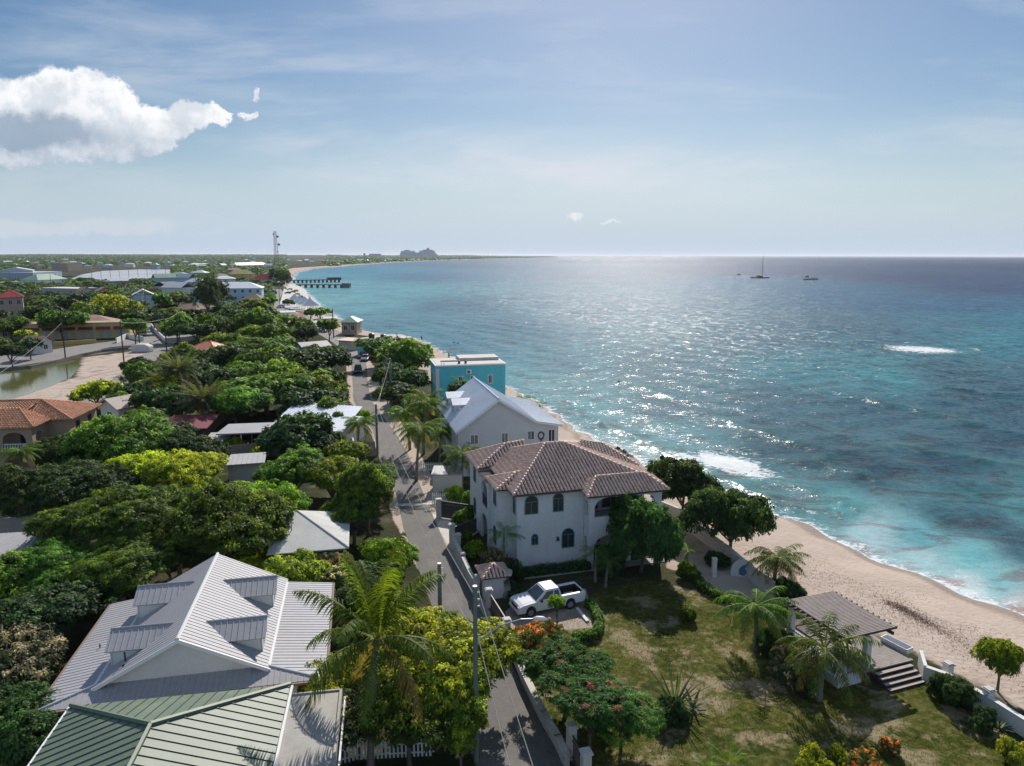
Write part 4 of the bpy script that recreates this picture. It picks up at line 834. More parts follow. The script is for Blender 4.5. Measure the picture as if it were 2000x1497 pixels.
for k, yd in enumerate((6.2, 10.6)):
    dm = MB(); dm.prism([(.55, 5.6), (.55, 7.1), (2.2, 7.1), (3.0, 7.5), (1.6, 6.7)], yd, yd+2.2, 'y') if 0 else dm.box(.6, 2.6, yd, yd+2.1, 5.9, 7.15)
    dm.prism([(yd, 7.15), (yd+2.1, 7.15), (yd+1.05, 7.6)], .6, 2.9, 'x')
    o = dm.build('dormer', GREYW, H0); dr = MB()
    roofing([(.4, yd-.2, 7.12), (3.0, yd-.2, 7.12), (3.7, yd+1.05, 7.72), (.4, yd+1.05, 7.72)], 'rib', .6, dr, w=.03, h=.008); roofing([(3.0, yd+2.3, 7.12), (.4, yd+2.3, 7.12), (.4, yd+1.05, 7.72), (3.7, yd+1.05, 7.72)], 'rib', .6, dr, w=.03, h=.008); dr.build('dormer_roof', METALB, o)
    ac = MB(); ac.box(1.15, 1.95, yd-.38, yd-.02, 6.15, 6.75); o2 = ac.build('air_conditioner', TRIM, o); fn_ = MB(); fn_.cyl((1.5, yd-.40, 6.45), .22, .03, 12, 'y'); fn_.build('fan', DKMET, o2)
# --- teal building
TP = G(852, 715, 7.2); T0 = root('teal_building', (TP.x, TP.y, 0), rad(13), 'turquoise flat roofed two storey building with white corner trims by the beach', 'building')
wl = MB(); wl.box(0, 11.6, 0, 8, -.3, 7.0); wl.build('wall', TEAL, T0)
tr = MB(); tr.box(-.06, .5, -.06, -.0, -.3, 6.7); tr.box(-.06, -.0, -.0, .55, -.3, 6.7); tr.box(-.15, 11.75, -.15, 8.15, 7.0, 7.22); tr.build('trim', WHITE, T0)
rf = MB(); rf.box(.1, 11.5, .1, 7.9, 7.22, 7.27); rf.box(4.5, 11.3, 4.0, 8.0, 7.27, 7.75); rf.box(1.2, 4.4, 3.5, 3.8, 7.27, 7.5); rf.build('roof', CONCP, T0)
for x0, z0, w0, h0 in ((3.6, 4.0, .8, 1.3), (5.6, 4.1, .8, 1.3), (8.6, 3.9, .8, 1.5), (8.6, .8, .8, 1.5), (3.6, .8, .8, 1.4)): window(T0, x0, z0, w0, h0, 0, 'f', fr=WHITE, t=.14)
for y0 in (1.6, 3.2, 5.6): window(T0, y0, 3.8, .7, 1.7, 0, 'l', fr=WHITE)
ac = MB(); ac.box(4.9, 5.8, -.4, -.02, 5.7, 6.4); o = ac.build('air_conditioner', TRIM, T0); f_ = MB(); f_.cyl((5.3, -.43, 6.05), .24, .03, 12, 'y'); f_.build('fan', DKMET, o)
ac = MB()
for x0 in (3.8, 4.9): ac.box(x0, x0+.35, 1.0, 1.3, 7.27, 7.75); ac.tube([(x0+.1, 1.1, 7.7), (x0+.1, 1.1, 7.95)], .05)
ac.build('roof_condenser', DKMET, T0); ac = MB(); ac.tube([(1, .6, 7.2), (1, .6, 7.5)], .06); ac.build('vent_pipe', DKMET, T0); ac = MB(); ac.tube([(1.4, .6, 7.2), (1.4, .6, 7.5)], .06); ac.build('vent_pipe', DKMET, T0)
# --- white roof house with four dormers
WH = root('dormer_house', (-23.14, 31.49, 0), rad(12), 'house with white ribbed metal roof, four dormers and a wide front gable', 'house')
wl = MB(); wl.box(.6, 13.0, -.0, 10.2, -.3, 3.05); wl.build('wall', WHITE, WH)
Z0, Z1, ZR = 3.2, 3.55, 5.75; XR = 6.4
gm_ = MB(); gm_.prism([(2.5, 3.2), (10.5, 3.2), (10.5, Z1-.02), (XR, ZR-.1), (2.5, Z1-.02)], .75, 10.9, 'y'); gm_.build('gable_wall', WHITE, WH)
fl = [(0, -.5, Z0), (13.6, -.5, Z0), (10.7, .75, Z1), (2.3, .75, Z1)]
pl = [fl, [(0, 10.6, Z0), (0, -.5, Z0), (2.3, .75, Z1), (2.3, 10.6, Z1)], [(13.6, -.5, Z0), (13.6, 10.8, Z0), (10.7, 10.8, Z1), (10.7, .75, Z1)],
      [(2.3, 11.2, Z1), (2.3, .45, Z1), (XR, .45, ZR), (XR, 11.2, ZR)], [(10.7, .45, Z1), (10.7, 11.2, Z1), (XR, 11.2, ZR), (XR, .45, ZR)]]
roof_parts(WH, pl, [((XR, .43, ZR+.02), (XR, 11.2, ZR+.02))], 'rib', METALW, METALW, .3, .1, .09, TRIM, h=.022, w=.05)
vb = MB()
for xx in (2.3, 10.7): vb.box(xx-.07, xx+.07, .75, 10.7, Z1-.02, Z1+.05)
vb.tube([(0, -.5, Z0+.03), (2.3, .75, Z1+.03)], .05, 5); vb.tube([(13.6, -.5, Z0+.03), (10.7, .75, Z1+.03)], .05, 5)
vb.prism([(2.2, Z1-.22), (XR, ZR-.2), (XR, ZR+.02), (2.2, Z1)], .38, .44, 'y'); vb.prism([(10.8, Z1-.22), (XR, ZR-.2), (XR, ZR+.02), (10.8, Z1)][::-1], .38, .44, 'y'); vb.build('flashing', TRIM, WH)
gt = MB(); gt.box(-.14, -.02, -.5, 10.6, Z0-.14, Z0-.02); gt.box(13.62, 13.74, -.5, 10.8, Z0-.14, Z0-.02); gt.box(0, 13.6, -.64, -.52, Z0-.14, Z0-.02); gt.build('gutter', M('rusty_gutter', (.2, .13, .1), .7), WH)
sl = (ZR-Z1)/(XR-2.3)
def zroof(xx): return Z1+sl*(xx-2.3) if xx < XR else Z1+(ZR-Z1)/(10.7-XR)*(10.7-xx)
for sd_x, yc in ((2.7, 3.1), (2.6, 8.2), (10.2, 2.9), (10.2, 8.0)):
    L = sd_x < 6; sg = 1 if L else -1; x0 = sd_x; ze, zr = 4.75, 5.3
    def xat(z): return (2.3+(z-Z1)/sl) if L else (10.7-(z-Z1)/((ZR-Z1)/(10.7-XR)))
    dm = MB()
    for yk in (yc-1.0, yc+1.0): dm.prism([(x0, zroof(x0)-.05), (x0, ze), (xat(ze)+sg*.1, ze-.02)] if L else [(x0, zroof(x0)-.05), (xat(ze)+sg*.1, ze-.02), (x0, ze)], yk-.05, yk+.05, 'y')
    dm.prism([(yc-1.05, zroof(x0)-.1), (yc+1.05, zroof(x0)-.1), (yc+1.05, ze), (yc, zr-.06), (yc-1.05, ze)], x0-.05, x0+.05, 'x')
    o = dm.build('dormer', WHITE, WH); dr = MB(); xo = x0-sg*.25
    roofing([(xo, yc-1.25, ze-.08), (xat(ze-.08), yc-1.25, ze-.08), (xat(zr), yc, zr), (xo, yc, zr)], 'rib', .3, dr, w=.05, h=.03); roofing([(xat(ze-.08), yc+1.25, ze-.08), (xo, yc+1.25, ze-.08), (xo, yc, zr), (xat(zr), yc, zr)], 'rib', .3, dr, w=.05, h=.03)
    dr.tube([(xo, yc, zr+.02), (xat(zr), yc, zr+.02)], .05, 5); dr.build('dormer_roof', METALW, o)
    window(o, yc-.5, zroof(x0)+.25, 1.0, .7, x0-.05 if L else x0+.05, 'l' if L else 'r')
vp = MB(); vp.tube([(3.5, 1.6, 4.1), (3.5, 1.6, 4.75)], .05, 6); vp.tube([(3.55, 1.1, 4.1), (3.55, 1.1, 4.35)], .07, 6); vp.tube([(1.2, 4.8, 3.3), (1.2, 4.8, 3.6)], .04, 5); vp.build('vent_pipe', DKMET, WH)
# --- green roof house
GH = root('green_roof_house', (-20.61, 30.05, 0), rad(10), 'house under a pale green standing seam hip roof at the bottom left', 'house')
wl = MB(); wl.box(.4, 9.5, -12.2, -.4, -.3, 4.0); wl.build('wall', PALEW, GH)
a, b, c, d = (0, 0, 4.2), (9.9, 0, 4.2), (9.9, -12.6, 4.2), (0, -12.6, 4.2); k1, k2 = (5.05, -4.8, 6.0), (5.05, -7.8, 6.0)
roof_parts(GH, [[b, a, k1], [a, d, k2, k1], [c, b, k1, k2], [d, c, k2]], [], 'rib', METALG, RIBG, .52, .09, .08, METALG, h=.04, w=.035)
rg = MB()
for p, q in ((a, k1), (b, k1), (k1, k2), (c, k2), (d, k2)): 
    rg.tube([Vector(p)+Vector((0, 0, .04)), Vector(q)+Vector((0, 0, .06))], .11, 5)
rg.build('ridge_cap', METALG, GH); gt = MB(); gt.box(9.92, 10.04, -12.6, 0, 4.02, 4.16); gt.build('gutter', TRIM, GH); gt = MB(); gt.box(-.12, -.02, -12.6, 0, 4.02, 4.16); gt.build('gutter', TRIM, GH)
# --- flat concrete roof beside it
CB = root('annex', (-10.65, 31.15, 0), rad(10), 'flat concrete roofed annex with dark stains beside the green roof', 'annex')
wl = MB(); wl.box(.1, 2.15, -8.0, -.05, -.3, 3.8); wl.build('wall', PALEW, CB); rf = MB(); rf.box(0, 2.3, -8.2, 0, 3.8, 4.0); rf.box(2.3, 2.42, -8.2, 0, 3.75, 4.12); rf.box(0, 2.3, 0, .1, 3.75, 4.08); rf.build('roof', CONC, CB)
rr_ = MB(); rr_.box(2.5, 2.58, -8, 0, 3.6, 3.68); rr_.build('gutter', TRIM, CB)
# --- generic houses
def house(p0, p1, depth, h, kind, wm, rm, label, cat='house', rise=None, z=0.0, over=.4, mode='rib', pitch=.5, wins=3, sw=2, ribm=None, along=None, storeys=1, base_z=0.0, fr=TRIM, detail=True, name='house', group=None, gable_m=None):
    """p0,p1: photo positions of the front's left and right corner at height z"""
    a, b = G(*p0, z), G(*p1, z); d = Vector((b.x-a.x, b.y-a.y)); w_ = d.length; rz = math.atan2(d.y, d.x)
    rt = root(name, (a.x, a.y, base_z), rz, label, cat, group); rise = rise if rise is not None else min(w_, depth)*.22
    h = h-base_z
    wl = MB(); wl.box(0, w_, 0, depth, -.5, h)
    if kind == 'flat': 
        wl.build('wall', wm, rt); rf = MB(); rf.box(-.15, w_+.15, -.15, depth+.15, h, h+.22); rf.build('roof', rm, rt)
    else:
        pl, rls = hip(-over, w_+over, -over, depth+over, h, rise, kind == 'gable', along)
        al = along or ('x' if w_+0 >= depth else 'y')
        if kind == 'gable':
            if al == 'x': 
                for xx in (0, w_-.2): wl.prism([(0, h), (depth, h), (depth/2, h+rise-.12)], xx, xx+.2, 'x')
            else:
                for yy_ in (0, depth-.2): wl.prism([(0, h), (w_, h), (w_/2, h+rise-.12)], yy_, yy_+.2, 'y')
        wl.build('wall', wm, rt)
        if kind == 'shed': 
            pl, rls = [[(-over, -over, h), (w_+over, -over, h), (w_+over, depth+over, h+rise), (-over, depth+over, h+rise)]], []
        if detail: roof_parts(rt, pl, rls, mode, rm, ribm, pitch, .1, .08 if mode == 'rib' else .11)
        else:
            rf = MB()
            for p in pl: rf.slab(p, .12)
            rf.build('roof', rm, rt)
    hs = h/storeys
    for s_i in range(storeys):
        for i in range(wins):
            ww = min(1.3, w_/(wins*2)); window(rt, w_*(i+.5)/wins-ww/2, s_i*hs+hs*.35, ww, hs*.42, 0, 'f', fr=fr)
        for i in range(sw):
            ww = min(1.1, depth/(sw*2)); window(rt, depth*(i+.5)/sw-ww/2, s_i*hs+hs*.35, ww, hs*.42, w_, 'r', fr=fr)
    return rt
GRH = root('small_house', (-18.3, 50.0, 0), rad(12), 'small teal walled house with grey shingle hip roof beside the road', 'house')
wl = MB(); wl.box(.4, 5.6, .4, 7.4, -.2, 2.9); wl.build('wall', TEALD, GRH)
pl, rls = hip(0, 6.0, 0, 7.8, 2.95, 1.5, along='y', inset=2.2); pl[2] = [(0, 0, 2.95), (6.0, 0, 2.95), (3, 2.2, 4.45)]
roof_parts(GRH, [[(0, 0, 2.95), (6.0, 0, 2.95), (1.8, 5.2, 4.4), (.4, 5.2, 4.4)], [(6, 0, 2.95), (6, 7.8, 2.95), (1.8, 5.2, 4.4)], [(0, 7.8, 2.95), (0, 0, 2.95), (.4, 5.2, 4.4)], [(6, 7.8, 2.95), (0, 7.8, 2.95), (.4, 5.2, 4.4), (1.8, 5.2, 4.4)]], [((6, 0, 3.0), (1.8, 5.2, 4.42))], 'rib', GREYR, GREYR, 1.2, .1, .05, h=.006, w=.02)
for x0 in (1.2, 3.8): 
    o = window(GRH, x0, 1.0, 1.3, 1.2, .4, 'f', fr=TRIM)
    b_ = MB(); [b_.box(x0+.15+i*.16, x0+.18+i*.16, .30, .33, 1.05, 2.15) for i in range(7)]; b_.build('window_bars', DKWOOD, o)
vp = MB(); vp.tube([(1.6, 2.6, 3.6), (1.6, 2.6, 4.7)], .035, 5); vp.build('vent_pipe', DKMET, GRH)
# grey metal roof house + carport
a = Vector((-31.4, 89.6)); GM = root('metal_roof_house', (-31.4, 88.9, 0), rad(-8), 'house with broad pale blue grey metal roof behind the wooden fence', 'house')
wl = MB(); wl.box(.4, 9.6, .4, 9.0, -.2, 2.9); wl.build('wall', WHITE, GM)
roof_parts(GM, [[(0, 0, 3.0), (10.1, -.1, 3.0), (9.2, 9.9, 4.1), (-1.4, 11.4, 4.1)]], [], 'rib', METALB, METALB, .5, .1, h=.04, w=.05)
for x0 in (1.5, 4.5, 7.5): window(GM, x0, .9, 1.2, 1.1, .4, 'f')
CP = root('carport', (-37.4, 87.2, 0), rad(2), 'open carport with white flat roof beside the metal roofed house', 'carport')
rf = MB(); rf.slab([(0, 0, 2.7), (6.0, 0, 2.9), (6.0, 4.6, 3.1), (0, 4.6, 2.9)], .15); rf.build('roof', METALW, CP); ps = MB(); [ps.box(px_, px_+.12, py_, py_+.12, 0, 2.68) for px_ in (.2, 3, 5.7) for py_ in (.2, 4.2)]; ps.build('posts', WHITE, CP); bw = MB(); bw.box(.2, 5.8, 4.35, 4.5, 0, 2.7); bw.build('back_wall', DKWOOD, CP)
house((447, 930), (512, 925), 3.2, 2.5, 'shed', M('shed_wall', (.4, .4, .39), .8), METALW, 'small white flat topped shed among the trees below the fence', 'shed', rise=.1, z=1.2, wins=0, sw=0, name='shed')
house((404, 875), (447, 873), 3.5, 1.8, 'flat', CONC, CONC, 'low flat concrete roof beside the round bright bush', 'shed', z=1, wins=0, sw=0, name='shed')
house((846, 944), (902, 944), 2.6, 2.0, 'shed', PALEW, METALW, 'little cream utility hut with white roof beside the palm', 'hut', rise=.1, z=1.0, wins=0, sw=0, over=.15, name='utility_hut')
# left tan villa
TV = root('tan_house', (-53.3, 77.07, 0), rad(8), 'two storey tan house with terracotta tile roof and arched balcony', 'house')
wl = MB(); wl.box(-14, -.5, 3.0, 12, -.2, 5.9); wl.box(-.5, 1.9, 4.0, 11.4, -.2, 5.9); wl.box(-14, -.4, .4, 3.0, 2.95, 3.2)
arched_wall(wl, -14, -.4, 3.2, 5.9, [(-2.3, 2.4, 3.2, 4.6, .8), (-5.6, 2.4, 3.2, 4.6, .8), (-9, 2.4, 3.2, 4.6, .8), (-12.2, 2.2, 3.2, 4.6, .8)], .3, .6); arched_wall(wl, -14, -.4, -.2, 2.95, [(-2.3, 2.4, -.2, 1.6, .8), (-5.6, 2.4, -.2, 1.6, .8), (-9, 2.4, -.2, 1.6, .8)], .3, .6)
arched_wall(wl, .6, 3.0, -.2, 5.9, [(1.8, 1.5, 3.2, 4.7, .5)], -.7, -.4, 'x'); wl.build('wall', TAN, TV)
bl = MB()
for cx in (-2.3, -5.6, -9):
    bl.box(cx-1.2, cx+1.2, .35, .5, 4.0, 4.1); bl.box(cx-1.2, cx+1.2, .35, .5, 3.2, 3.28)
    for i in range(9): bl.tube([(cx-1.08+i*.27, .42, 3.28), (cx-1.08+i*.27, .42, 3.5), (cx-1.08+i*.27, .42, 4.0)], [.05, .085, .05], 5)
bl.build('balustrade', WHITE, TV)
for y0 in (5.6, 8.8): window(TV, y0, 4.0, 1.0, 1.4, 1.9, 'r', fr=DKMET)
for x0 in (-3, -6.3, -9.6): window(TV, x0, 3.5, 1.3, 2.0, 3.0, 'f', fr=DKWOOD)
ac = MB(); ac.box(1.92, 2.2, 7.4, 8.1, 3.6, 4.1); ac.build('air_conditioner', TRIM, TV)
k1, k2 = (-2.5, 7.6, 7.7), (-9, 7.6, 7.7)
k3 = (-3.6, 4.6, 7.35)
pl = [[(-14.5, 0, 6), (0, 0, 6), k3, (-9, 4.6, 7.35)], [(0, 0, 6), (0, 4.2, 6.0), k3], [(-.5, 3.6, 6.02), (2.4, 3.6, 6.02), k1, (-4.2, 6.4, 7.4)], [(2.4, 3.6, 6.02), (2.4, 11.9, 6.02), k1], [(2.4, 11.9, 6.02), (-14.5, 12.4, 6.02), k2, k1], [(-14.5, 3.6, 6.4), (-3, 3.6, 6.9), (-2.5, 7.6, 7.7), (-9, 7.6, 7.7)]]
roof_parts(TV, pl, [((0, 0, 6.05), k3), ((2.4, 3.6, 6.05), k1), ((2.4, 11.9, 6.05), k1), (k1, k2)], 'tile', TERRA, TERRA, .33, .08, .1, TERRA)
roof_parts(TV, [[(-.2, 2.2, 3.0), (3.6, 2.6, 3.0), (2.2, 5.2, 3.8), (-.2, 5.2, 3.8)], [(3.6, 2.6, 3.0), (3.6, 8.6, 3.0), (1.95, 8.6, 3.8), (1.95, 5.2, 3.8)]], [((3.6, 2.6, 3.05), (2.0, 5.2, 3.85))], 'tile', TERRA, TERRA, .33, .07, .1, TERRA, name='porch_roof')
pc = MB(); [pc.box(px_, px_+.2, 2.8, 3.0, -.2, 2.95) for px_ in (.3, 3.2)]; pc.box(3.2, 3.4, 8.2, 8.4, -.2, 2.95); pc.build('porch_column', TAN, TV)
# white corrugated shed roof at left edge
LW = root('outbuilding', (-40.5, 49.0, 0), rad(10), 'outbuilding with white ribbed metal roof at the left edge of the trees', 'outbuilding')
wl = MB(); wl.box(.2, 4.6, .3, 3.6, -.2, 2.9); wl.build('wall', GREYW, LW); roof_parts(LW, [[(-.2, 0, 3.0), (4.9, 0, 3.0), (4.2, 3.8, 3.4), (-.2, 3.8, 3.4)]], [], 'rib', METALW, METALW, .3, .1, h=.035)
for x0 in (1.2, 3.2): window(LW, x0, 1.6, .7, .9, .3, 'f')
# --- gatehouse with tile roof
GP_ = G(958, 1172); GT = root('gatehouse', (GP_.x-.3, GP_.y, 0), A15, 'tiny white gatehouse with pyramid brown tile roof by the roadside wall', 'gatehouse')
wl = MB(); wl.box(-.1, 1.6, 0, 1.7, -.1, 1.75); wl.build('wall', STUCCO, GT)
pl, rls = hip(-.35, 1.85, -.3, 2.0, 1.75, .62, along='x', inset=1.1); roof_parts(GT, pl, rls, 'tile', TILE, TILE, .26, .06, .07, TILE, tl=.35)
dr_ = MB(); dr_.box(.5, 1.3, -.03, 0, 0, 1.5); dr_.build('door', WHITE, GT)
# carved stone stump beside it
sp_ = G(990, 1165); mb = MB(); mb.tube([(0, 0, -.1), (.05, .05, .6), (-.05, 0, 1.3), (.1, -.05, 1.8), (.3, -.1, 2.1)], [.42, .30, .28, .34, .2], 9); mb.tube([(-.1, 0, 1.4), (-.4, .1, 1.9)], [.2, .15], 7)
mb.build('stone_sculpture', CONC, None, sp_, 0, 'tall weathered pale stone lump standing beside the gatehouse', 'sculpture', smooth=True)
# --- pavilion on the beach edge
PV = root('pavilion', (19.6, 38.35, 0), rad(20), 'open beach pavilion with slatted grey wooden roof on white posts above a deck', 'pavilion')
rf = MB()
for i in range(37): rf.box(-.1, 3.7, -.1+i*.135, -.02+i*.135, 2.98, 3.02)
rf.build('roof_slats', WOODG, PV)
rb = MB()
for i in range(12): rb.box(-.35, 3.95, -.05+i*.43, .05+i*.43, 2.82, 2.975)
rb.box(.1, .25, -.3, 5.1, 2.66, 2.815); rb.box(3.3, 3.45, -.3, 5.1, 2.66, 2.815); rb.build('rafters', DKWOOD, PV)
for px_, py_ in ((1.65, -.1), (0, 4.4), (3.1, 4.4), (3.1, -.1)):
    if (px_, py_) == (3.1, -.1): continue
    pb = MB(); pb.box(px_, px_+.36, py_, py_+.36, 0, 2.65); pb.build('post', STUCCO, PV)
dk = MB()
for i in range(44): dk.box(1.2, 5.2, -.35+i*.145, -.22+i*.145, .62, .68)
dk.build('deck', WOODG, PV); fr_ = MB(); fr_.box(1.22, 5.18, -.3, 6.0, 0, .61); fr_.build('deck_frame', DKWOOD, PV)
lw = MB(); lw.box(-.6, 1.2, -.3, -.1, 0, .62); lw.box(-.6, -.4, -.1, 4.4, 0, .6); lw.box(-.4, 1.2, -.1, 5.5, .0, .55); lw.build('low_wall', STUCCO, PV)
sp_ = MB()
for i in range(4): sp_.box(2.0, 4.8, -.38-.32*i-.32, -.37-.32*i, .0, .55-.15*i)
o = sp_.build('steps', DKWOOD, PV); tr_ = MB()
for i in range(4): tr_.box(1.98, 4.82, -.38-.32*i-.34, -.50-.32*i, .552-.15*i, .58-.15*i)
tr_.build('tread', M('pale_tread', (.36, .31, .27), .8, [(6, .2)]), o)
rl_ = MB(); railing(rl_, (.2, -.15, .65), (1.6, -.15, .65), .95, .1, .022); railing(rl_, (-.45, .2, .6), (-.45, 4.3, .6), .95, .1, .022); railing(rl_, (-.3, 5.3, .6), (3.2, 5.3, .6), .95, .1, .022); rl_.build('railing', DKWOOD, PV)
mb = MB(); mb.prism([(-.28, 0), (.28, 0), (.33, .32), (-.33, .32)], -.9, .9, 'y'); o = mb.build('storage_box', TRIM, None, (24.35, 41.3, .68), rad(28), 'long white open storage box on the edge of the beach deck', 'box'); mb = MB(); mb.box(-.26, .26, -.82, .82, .322, .34); mb.build('lining', M('blue_lining', (.05, .07, .13), .7), o)
# --- walls, columns, gates, fences near the villa
def gp(*pp): return [tuple(G(u, v)[:2]) for u, v in pp]
def mkwall(name, pts, h, t, m, label, cat='wall', cap=0, group=None, z=0):
    o0 = pts[0]; mb = MB(); wallrun(mb, [(p[0]-o0[0], p[1]-o0[1]) for p in pts], h, t, 0, cap); return mb.build(name, m, None, (o0[0], o0[1], z), 0, label, cat, group)
def column(u, v, h, label, w=.42, m=None, z=0, group=None):
    p = G(u, v, z); rt = root('gate_column', (p.x, p.y, z), A15, label, 'column', group); mb = MB(); mb.box(-w/2, w/2, -w/2, w/2, 0, h); mb.build('shaft', m or CONCP, rt); mb = MB(); mb.box(-w*.65, w*.65, -w*.65, w*.65, h, h+.09); mb.box(-w*.5, w*.5, -w*.5, w*.5, h+.09, h+.15); mb.build('cap', CONCP, rt)
mkwall('garden_wall', gp((992, 1250), (1003, 1280), (1024, 1332), (1062, 1410), (1090, 1458), (1108, 1497)), .65, .28, CONCP, 'low curved pale roadside wall below the bougainvillea', cap=.05)
column(1117, 1480, 1.75, 'white capped gate column by the road below the poinciana'); column(1145, 1540, 1.9, 'white capped gate column at the bottom edge of the lawn')
column(991, 1243, 1.15, 'stubby wall column beneath the orange bougainvillea'); column(956, 1186, 1.3, 'white column where the sliding gate meets the gatehouse wall'); column(934, 1163, 1.5, 'slim white column beside the green utility pole top', w=.3)
def gate(p, q, h, m, label, slat=.13, z=0.0):
    a, b = Vector((*p, 0)), Vector((*q, 0)); d = b-a; rt = root('gate', (a.x, a.y, z), math.atan2(d.y, d.x), label, 'gate'); L_ = d.length; mb = MB(); x_ = 0.05
    while x_ < L_-.05: mb.box(x_, x_+slat*.85, -.02, .02, .05, h); x_ += slat
    mb.build('slats', m, rt); mb = MB(); mb.box(0, L_, -.045, .045, h*.15, h*.15+.08); mb.box(0, L_, -.045, .045, h*.8, h*.8+.08); mb.box(0, L_, -.04, .04, h, h+.05); mb.build('frame', DKMET, rt); return rt
g_ = gp((960, 1192), (989, 1240)); gate(g_[0], g_[1], 1.15, WOOD, 'brown slatted sliding gate beside the road'); g_ = gp((1120, 1487), (1143, 1532)); gate(g_[0], g_[1], 1.4, WOOD, 'dark wooden gate between two white columns at the bottom')
mkwall('garden_wall', gp((884, 1063), (892, 1085), (905, 1112), (920, 1145), (932, 1165)), 1.1, .22, CONCP, 'white roadside wall of the villa running down to the gatehouse', cap=.06)
column(884, 1062, 1.7, 'tall white column at the corner of the villa driveway', .45); column(896, 1078, 1.5, 'second white column of the lattice gate by the villa driveway', .4); column(858, 1012, 1.8, 'white column at the far side of the villa driveway', .45); column(905, 1110, 1.2, 'short white pier midway along the roadside villa wall', .35)
g_ = gp((888, 1058), (932, 1040)); gate(g_[0], g_[1], 1.3, DKMET, 'dark lattice gate crossing the villa driveway', .2); g_ = gp((862, 1012), (928, 1022)); gate(g_[0], g_[1], 1.7, DKMET, 'black iron fence gate behind the driveway', .14)
def picket(pts, h, label, m=TRIM, st=.2):
    o0 = pts[0]; mb = MB(); rt = root('picket_fence', (o0[0], o0[1], 0), 0, label, 'fence'); pts = [(p[0]-o0[0], p[1]-o0[1]) for p in pts]
    for a, b in zip(pts[:-1], pts[1:]):
        L_ = math.hypot(b[0]-a[0], b[1]-a[1]); n = int(L_/st)
        for i in range(n):
            t = i/n; x_, y_ = a[0]+(b[0]-a[0])*t, a[1]+(b[1]-a[1])*t; mb.box(x_-.05, x_+.05, y_-.02, y_+.02, .05, h)
    mb.build('pickets', m, rt); r2 = MB()
    for zz_ in (.25, h*.75): wallrun(r2, pts, .07, .03, zz_)
    r2.build('rails', m, rt)
picket(gp((818, 922), (868, 922)), 1.1, 'white picket fence under the tall palms by the road bend'); picket(gp((846, 984), (925, 980)), 1.1, 'white picket fence beside the cream utility hut'); picket(gp((660, 1497), (700, 1486), (850, 1478)), 1.0, 'white picket fence in deep shade under the yellow tree')
bw_ = gp((1290, 1003), (1325, 1018), (1333, 1024)); mkwall('beach_wall', bw_, 1.3, .25, CONCP, 'pale wall section above the beach beside the villa porch', cap=.05)
column(1333, 1028, 1.5, 'beach gate column nearer the villa', .4, CONC); column(1353, 1040, 1.5, 'beach gate column at the start of the long beach wall', .4, CONC)
g_ = gp((1336, 1029), (1351, 1038)); gate(g_[0], g_[1], 1.5, DKWOOD, 'narrow dark gate to the beach between two columns')
mkwall('beach_wall', gp((1354, 1042), (1385, 1066), (1420, 1092), (1436, 1106), (1475, 1140), (1510, 1165)), 1.15, .22, CONCP, 'cream garden wall dividing the sandy path from the beach', cap=.04)
mkwall('beach_wall', gp((1808, 1330), (1850, 1345), (1925, 1388), (2000, 1436), (2150, 1530)), .95, .22, WHITE, 'white beach wall running to the right edge below the sea almond', cap=.04); mkwall('stair_wall', gp((1797, 1298), (1806, 1328)), 1.0, .2, WHITE, 'short white wall beside the deck steps')
column(1850, 1330, 1.1, 'grey capped column behind the round beach bush', .42, WHITE); column(1928, 1385, 1.2, 'grey capped column at the foot of the lone sea almond', .42, WHITE)
p = G(1395, 1126); mb = MB(); mb.box(-.17, .17, -.17, .17, 0, 1.5); mb.box(-.2, .2, -.2, .2, 1.5, 1.56); mb.build('post', WHITE, None, p, 0, 'single white square post standing on the sandy path', 'post')
p = G(1452, 1126); mb = MB(); mb.prism([(.95*math.cos(rad(a)), .35+.95*math.sin(rad(a))*1.15) for a in range(-20, 201, 20)], -.08, .08, 'y'); o = mb.build('round_panel', WHITE, None, p, rad(-18), 'white arched panel painted with a blue shape against the beach wall', 'panel')
mb = MB(); mb.prism([(-.3, .2), (.1, .1), (.35, .6), (.1, .7), (.3, 1.1), (-.1, .95), (-.35, .6)], -.10, -.085, 'y'); mb.build('blue_motif', M('blue_paint', (.08, .15, .3), .7), o)
hg = [((1360, 1128), (1372, 1150), (1395, 1165), (1430, 1178), (1460, 1186)), ((1470, 1188), (1510, 1195), (1545, 1205))]
hedge(gp(*hg[0]), .55, .55, 'clipped curving green hedge along the sandy path'); hedge(gp(*hg[1]), .6, .6, 'dark low hedge between the lawn palms and the pavilion', 'dark')
hedge(gp((1120, 1255), (1165, 1247), (1174, 1222), (1160, 1195), (1148, 1185)), .55, .6, 'clipped hedge wrapping the corner of the parking pad'); hedge(gp((1000, 1130), (1060, 1122), (1150, 1112)), .7, .7, 'dark hedge along the shaded foot of the villa', 'dark')
hedge(gp((992, 1150), (1015, 1180)), 1.0, .6, 'rounded hedge between the stone lump and the pickup', 'dark')
mkwall('kerb_beam', gp((1128, 1190), (1148, 1215)), .14, .22, WHITE, 'white kerb beam behind the pickup', 'kerb')
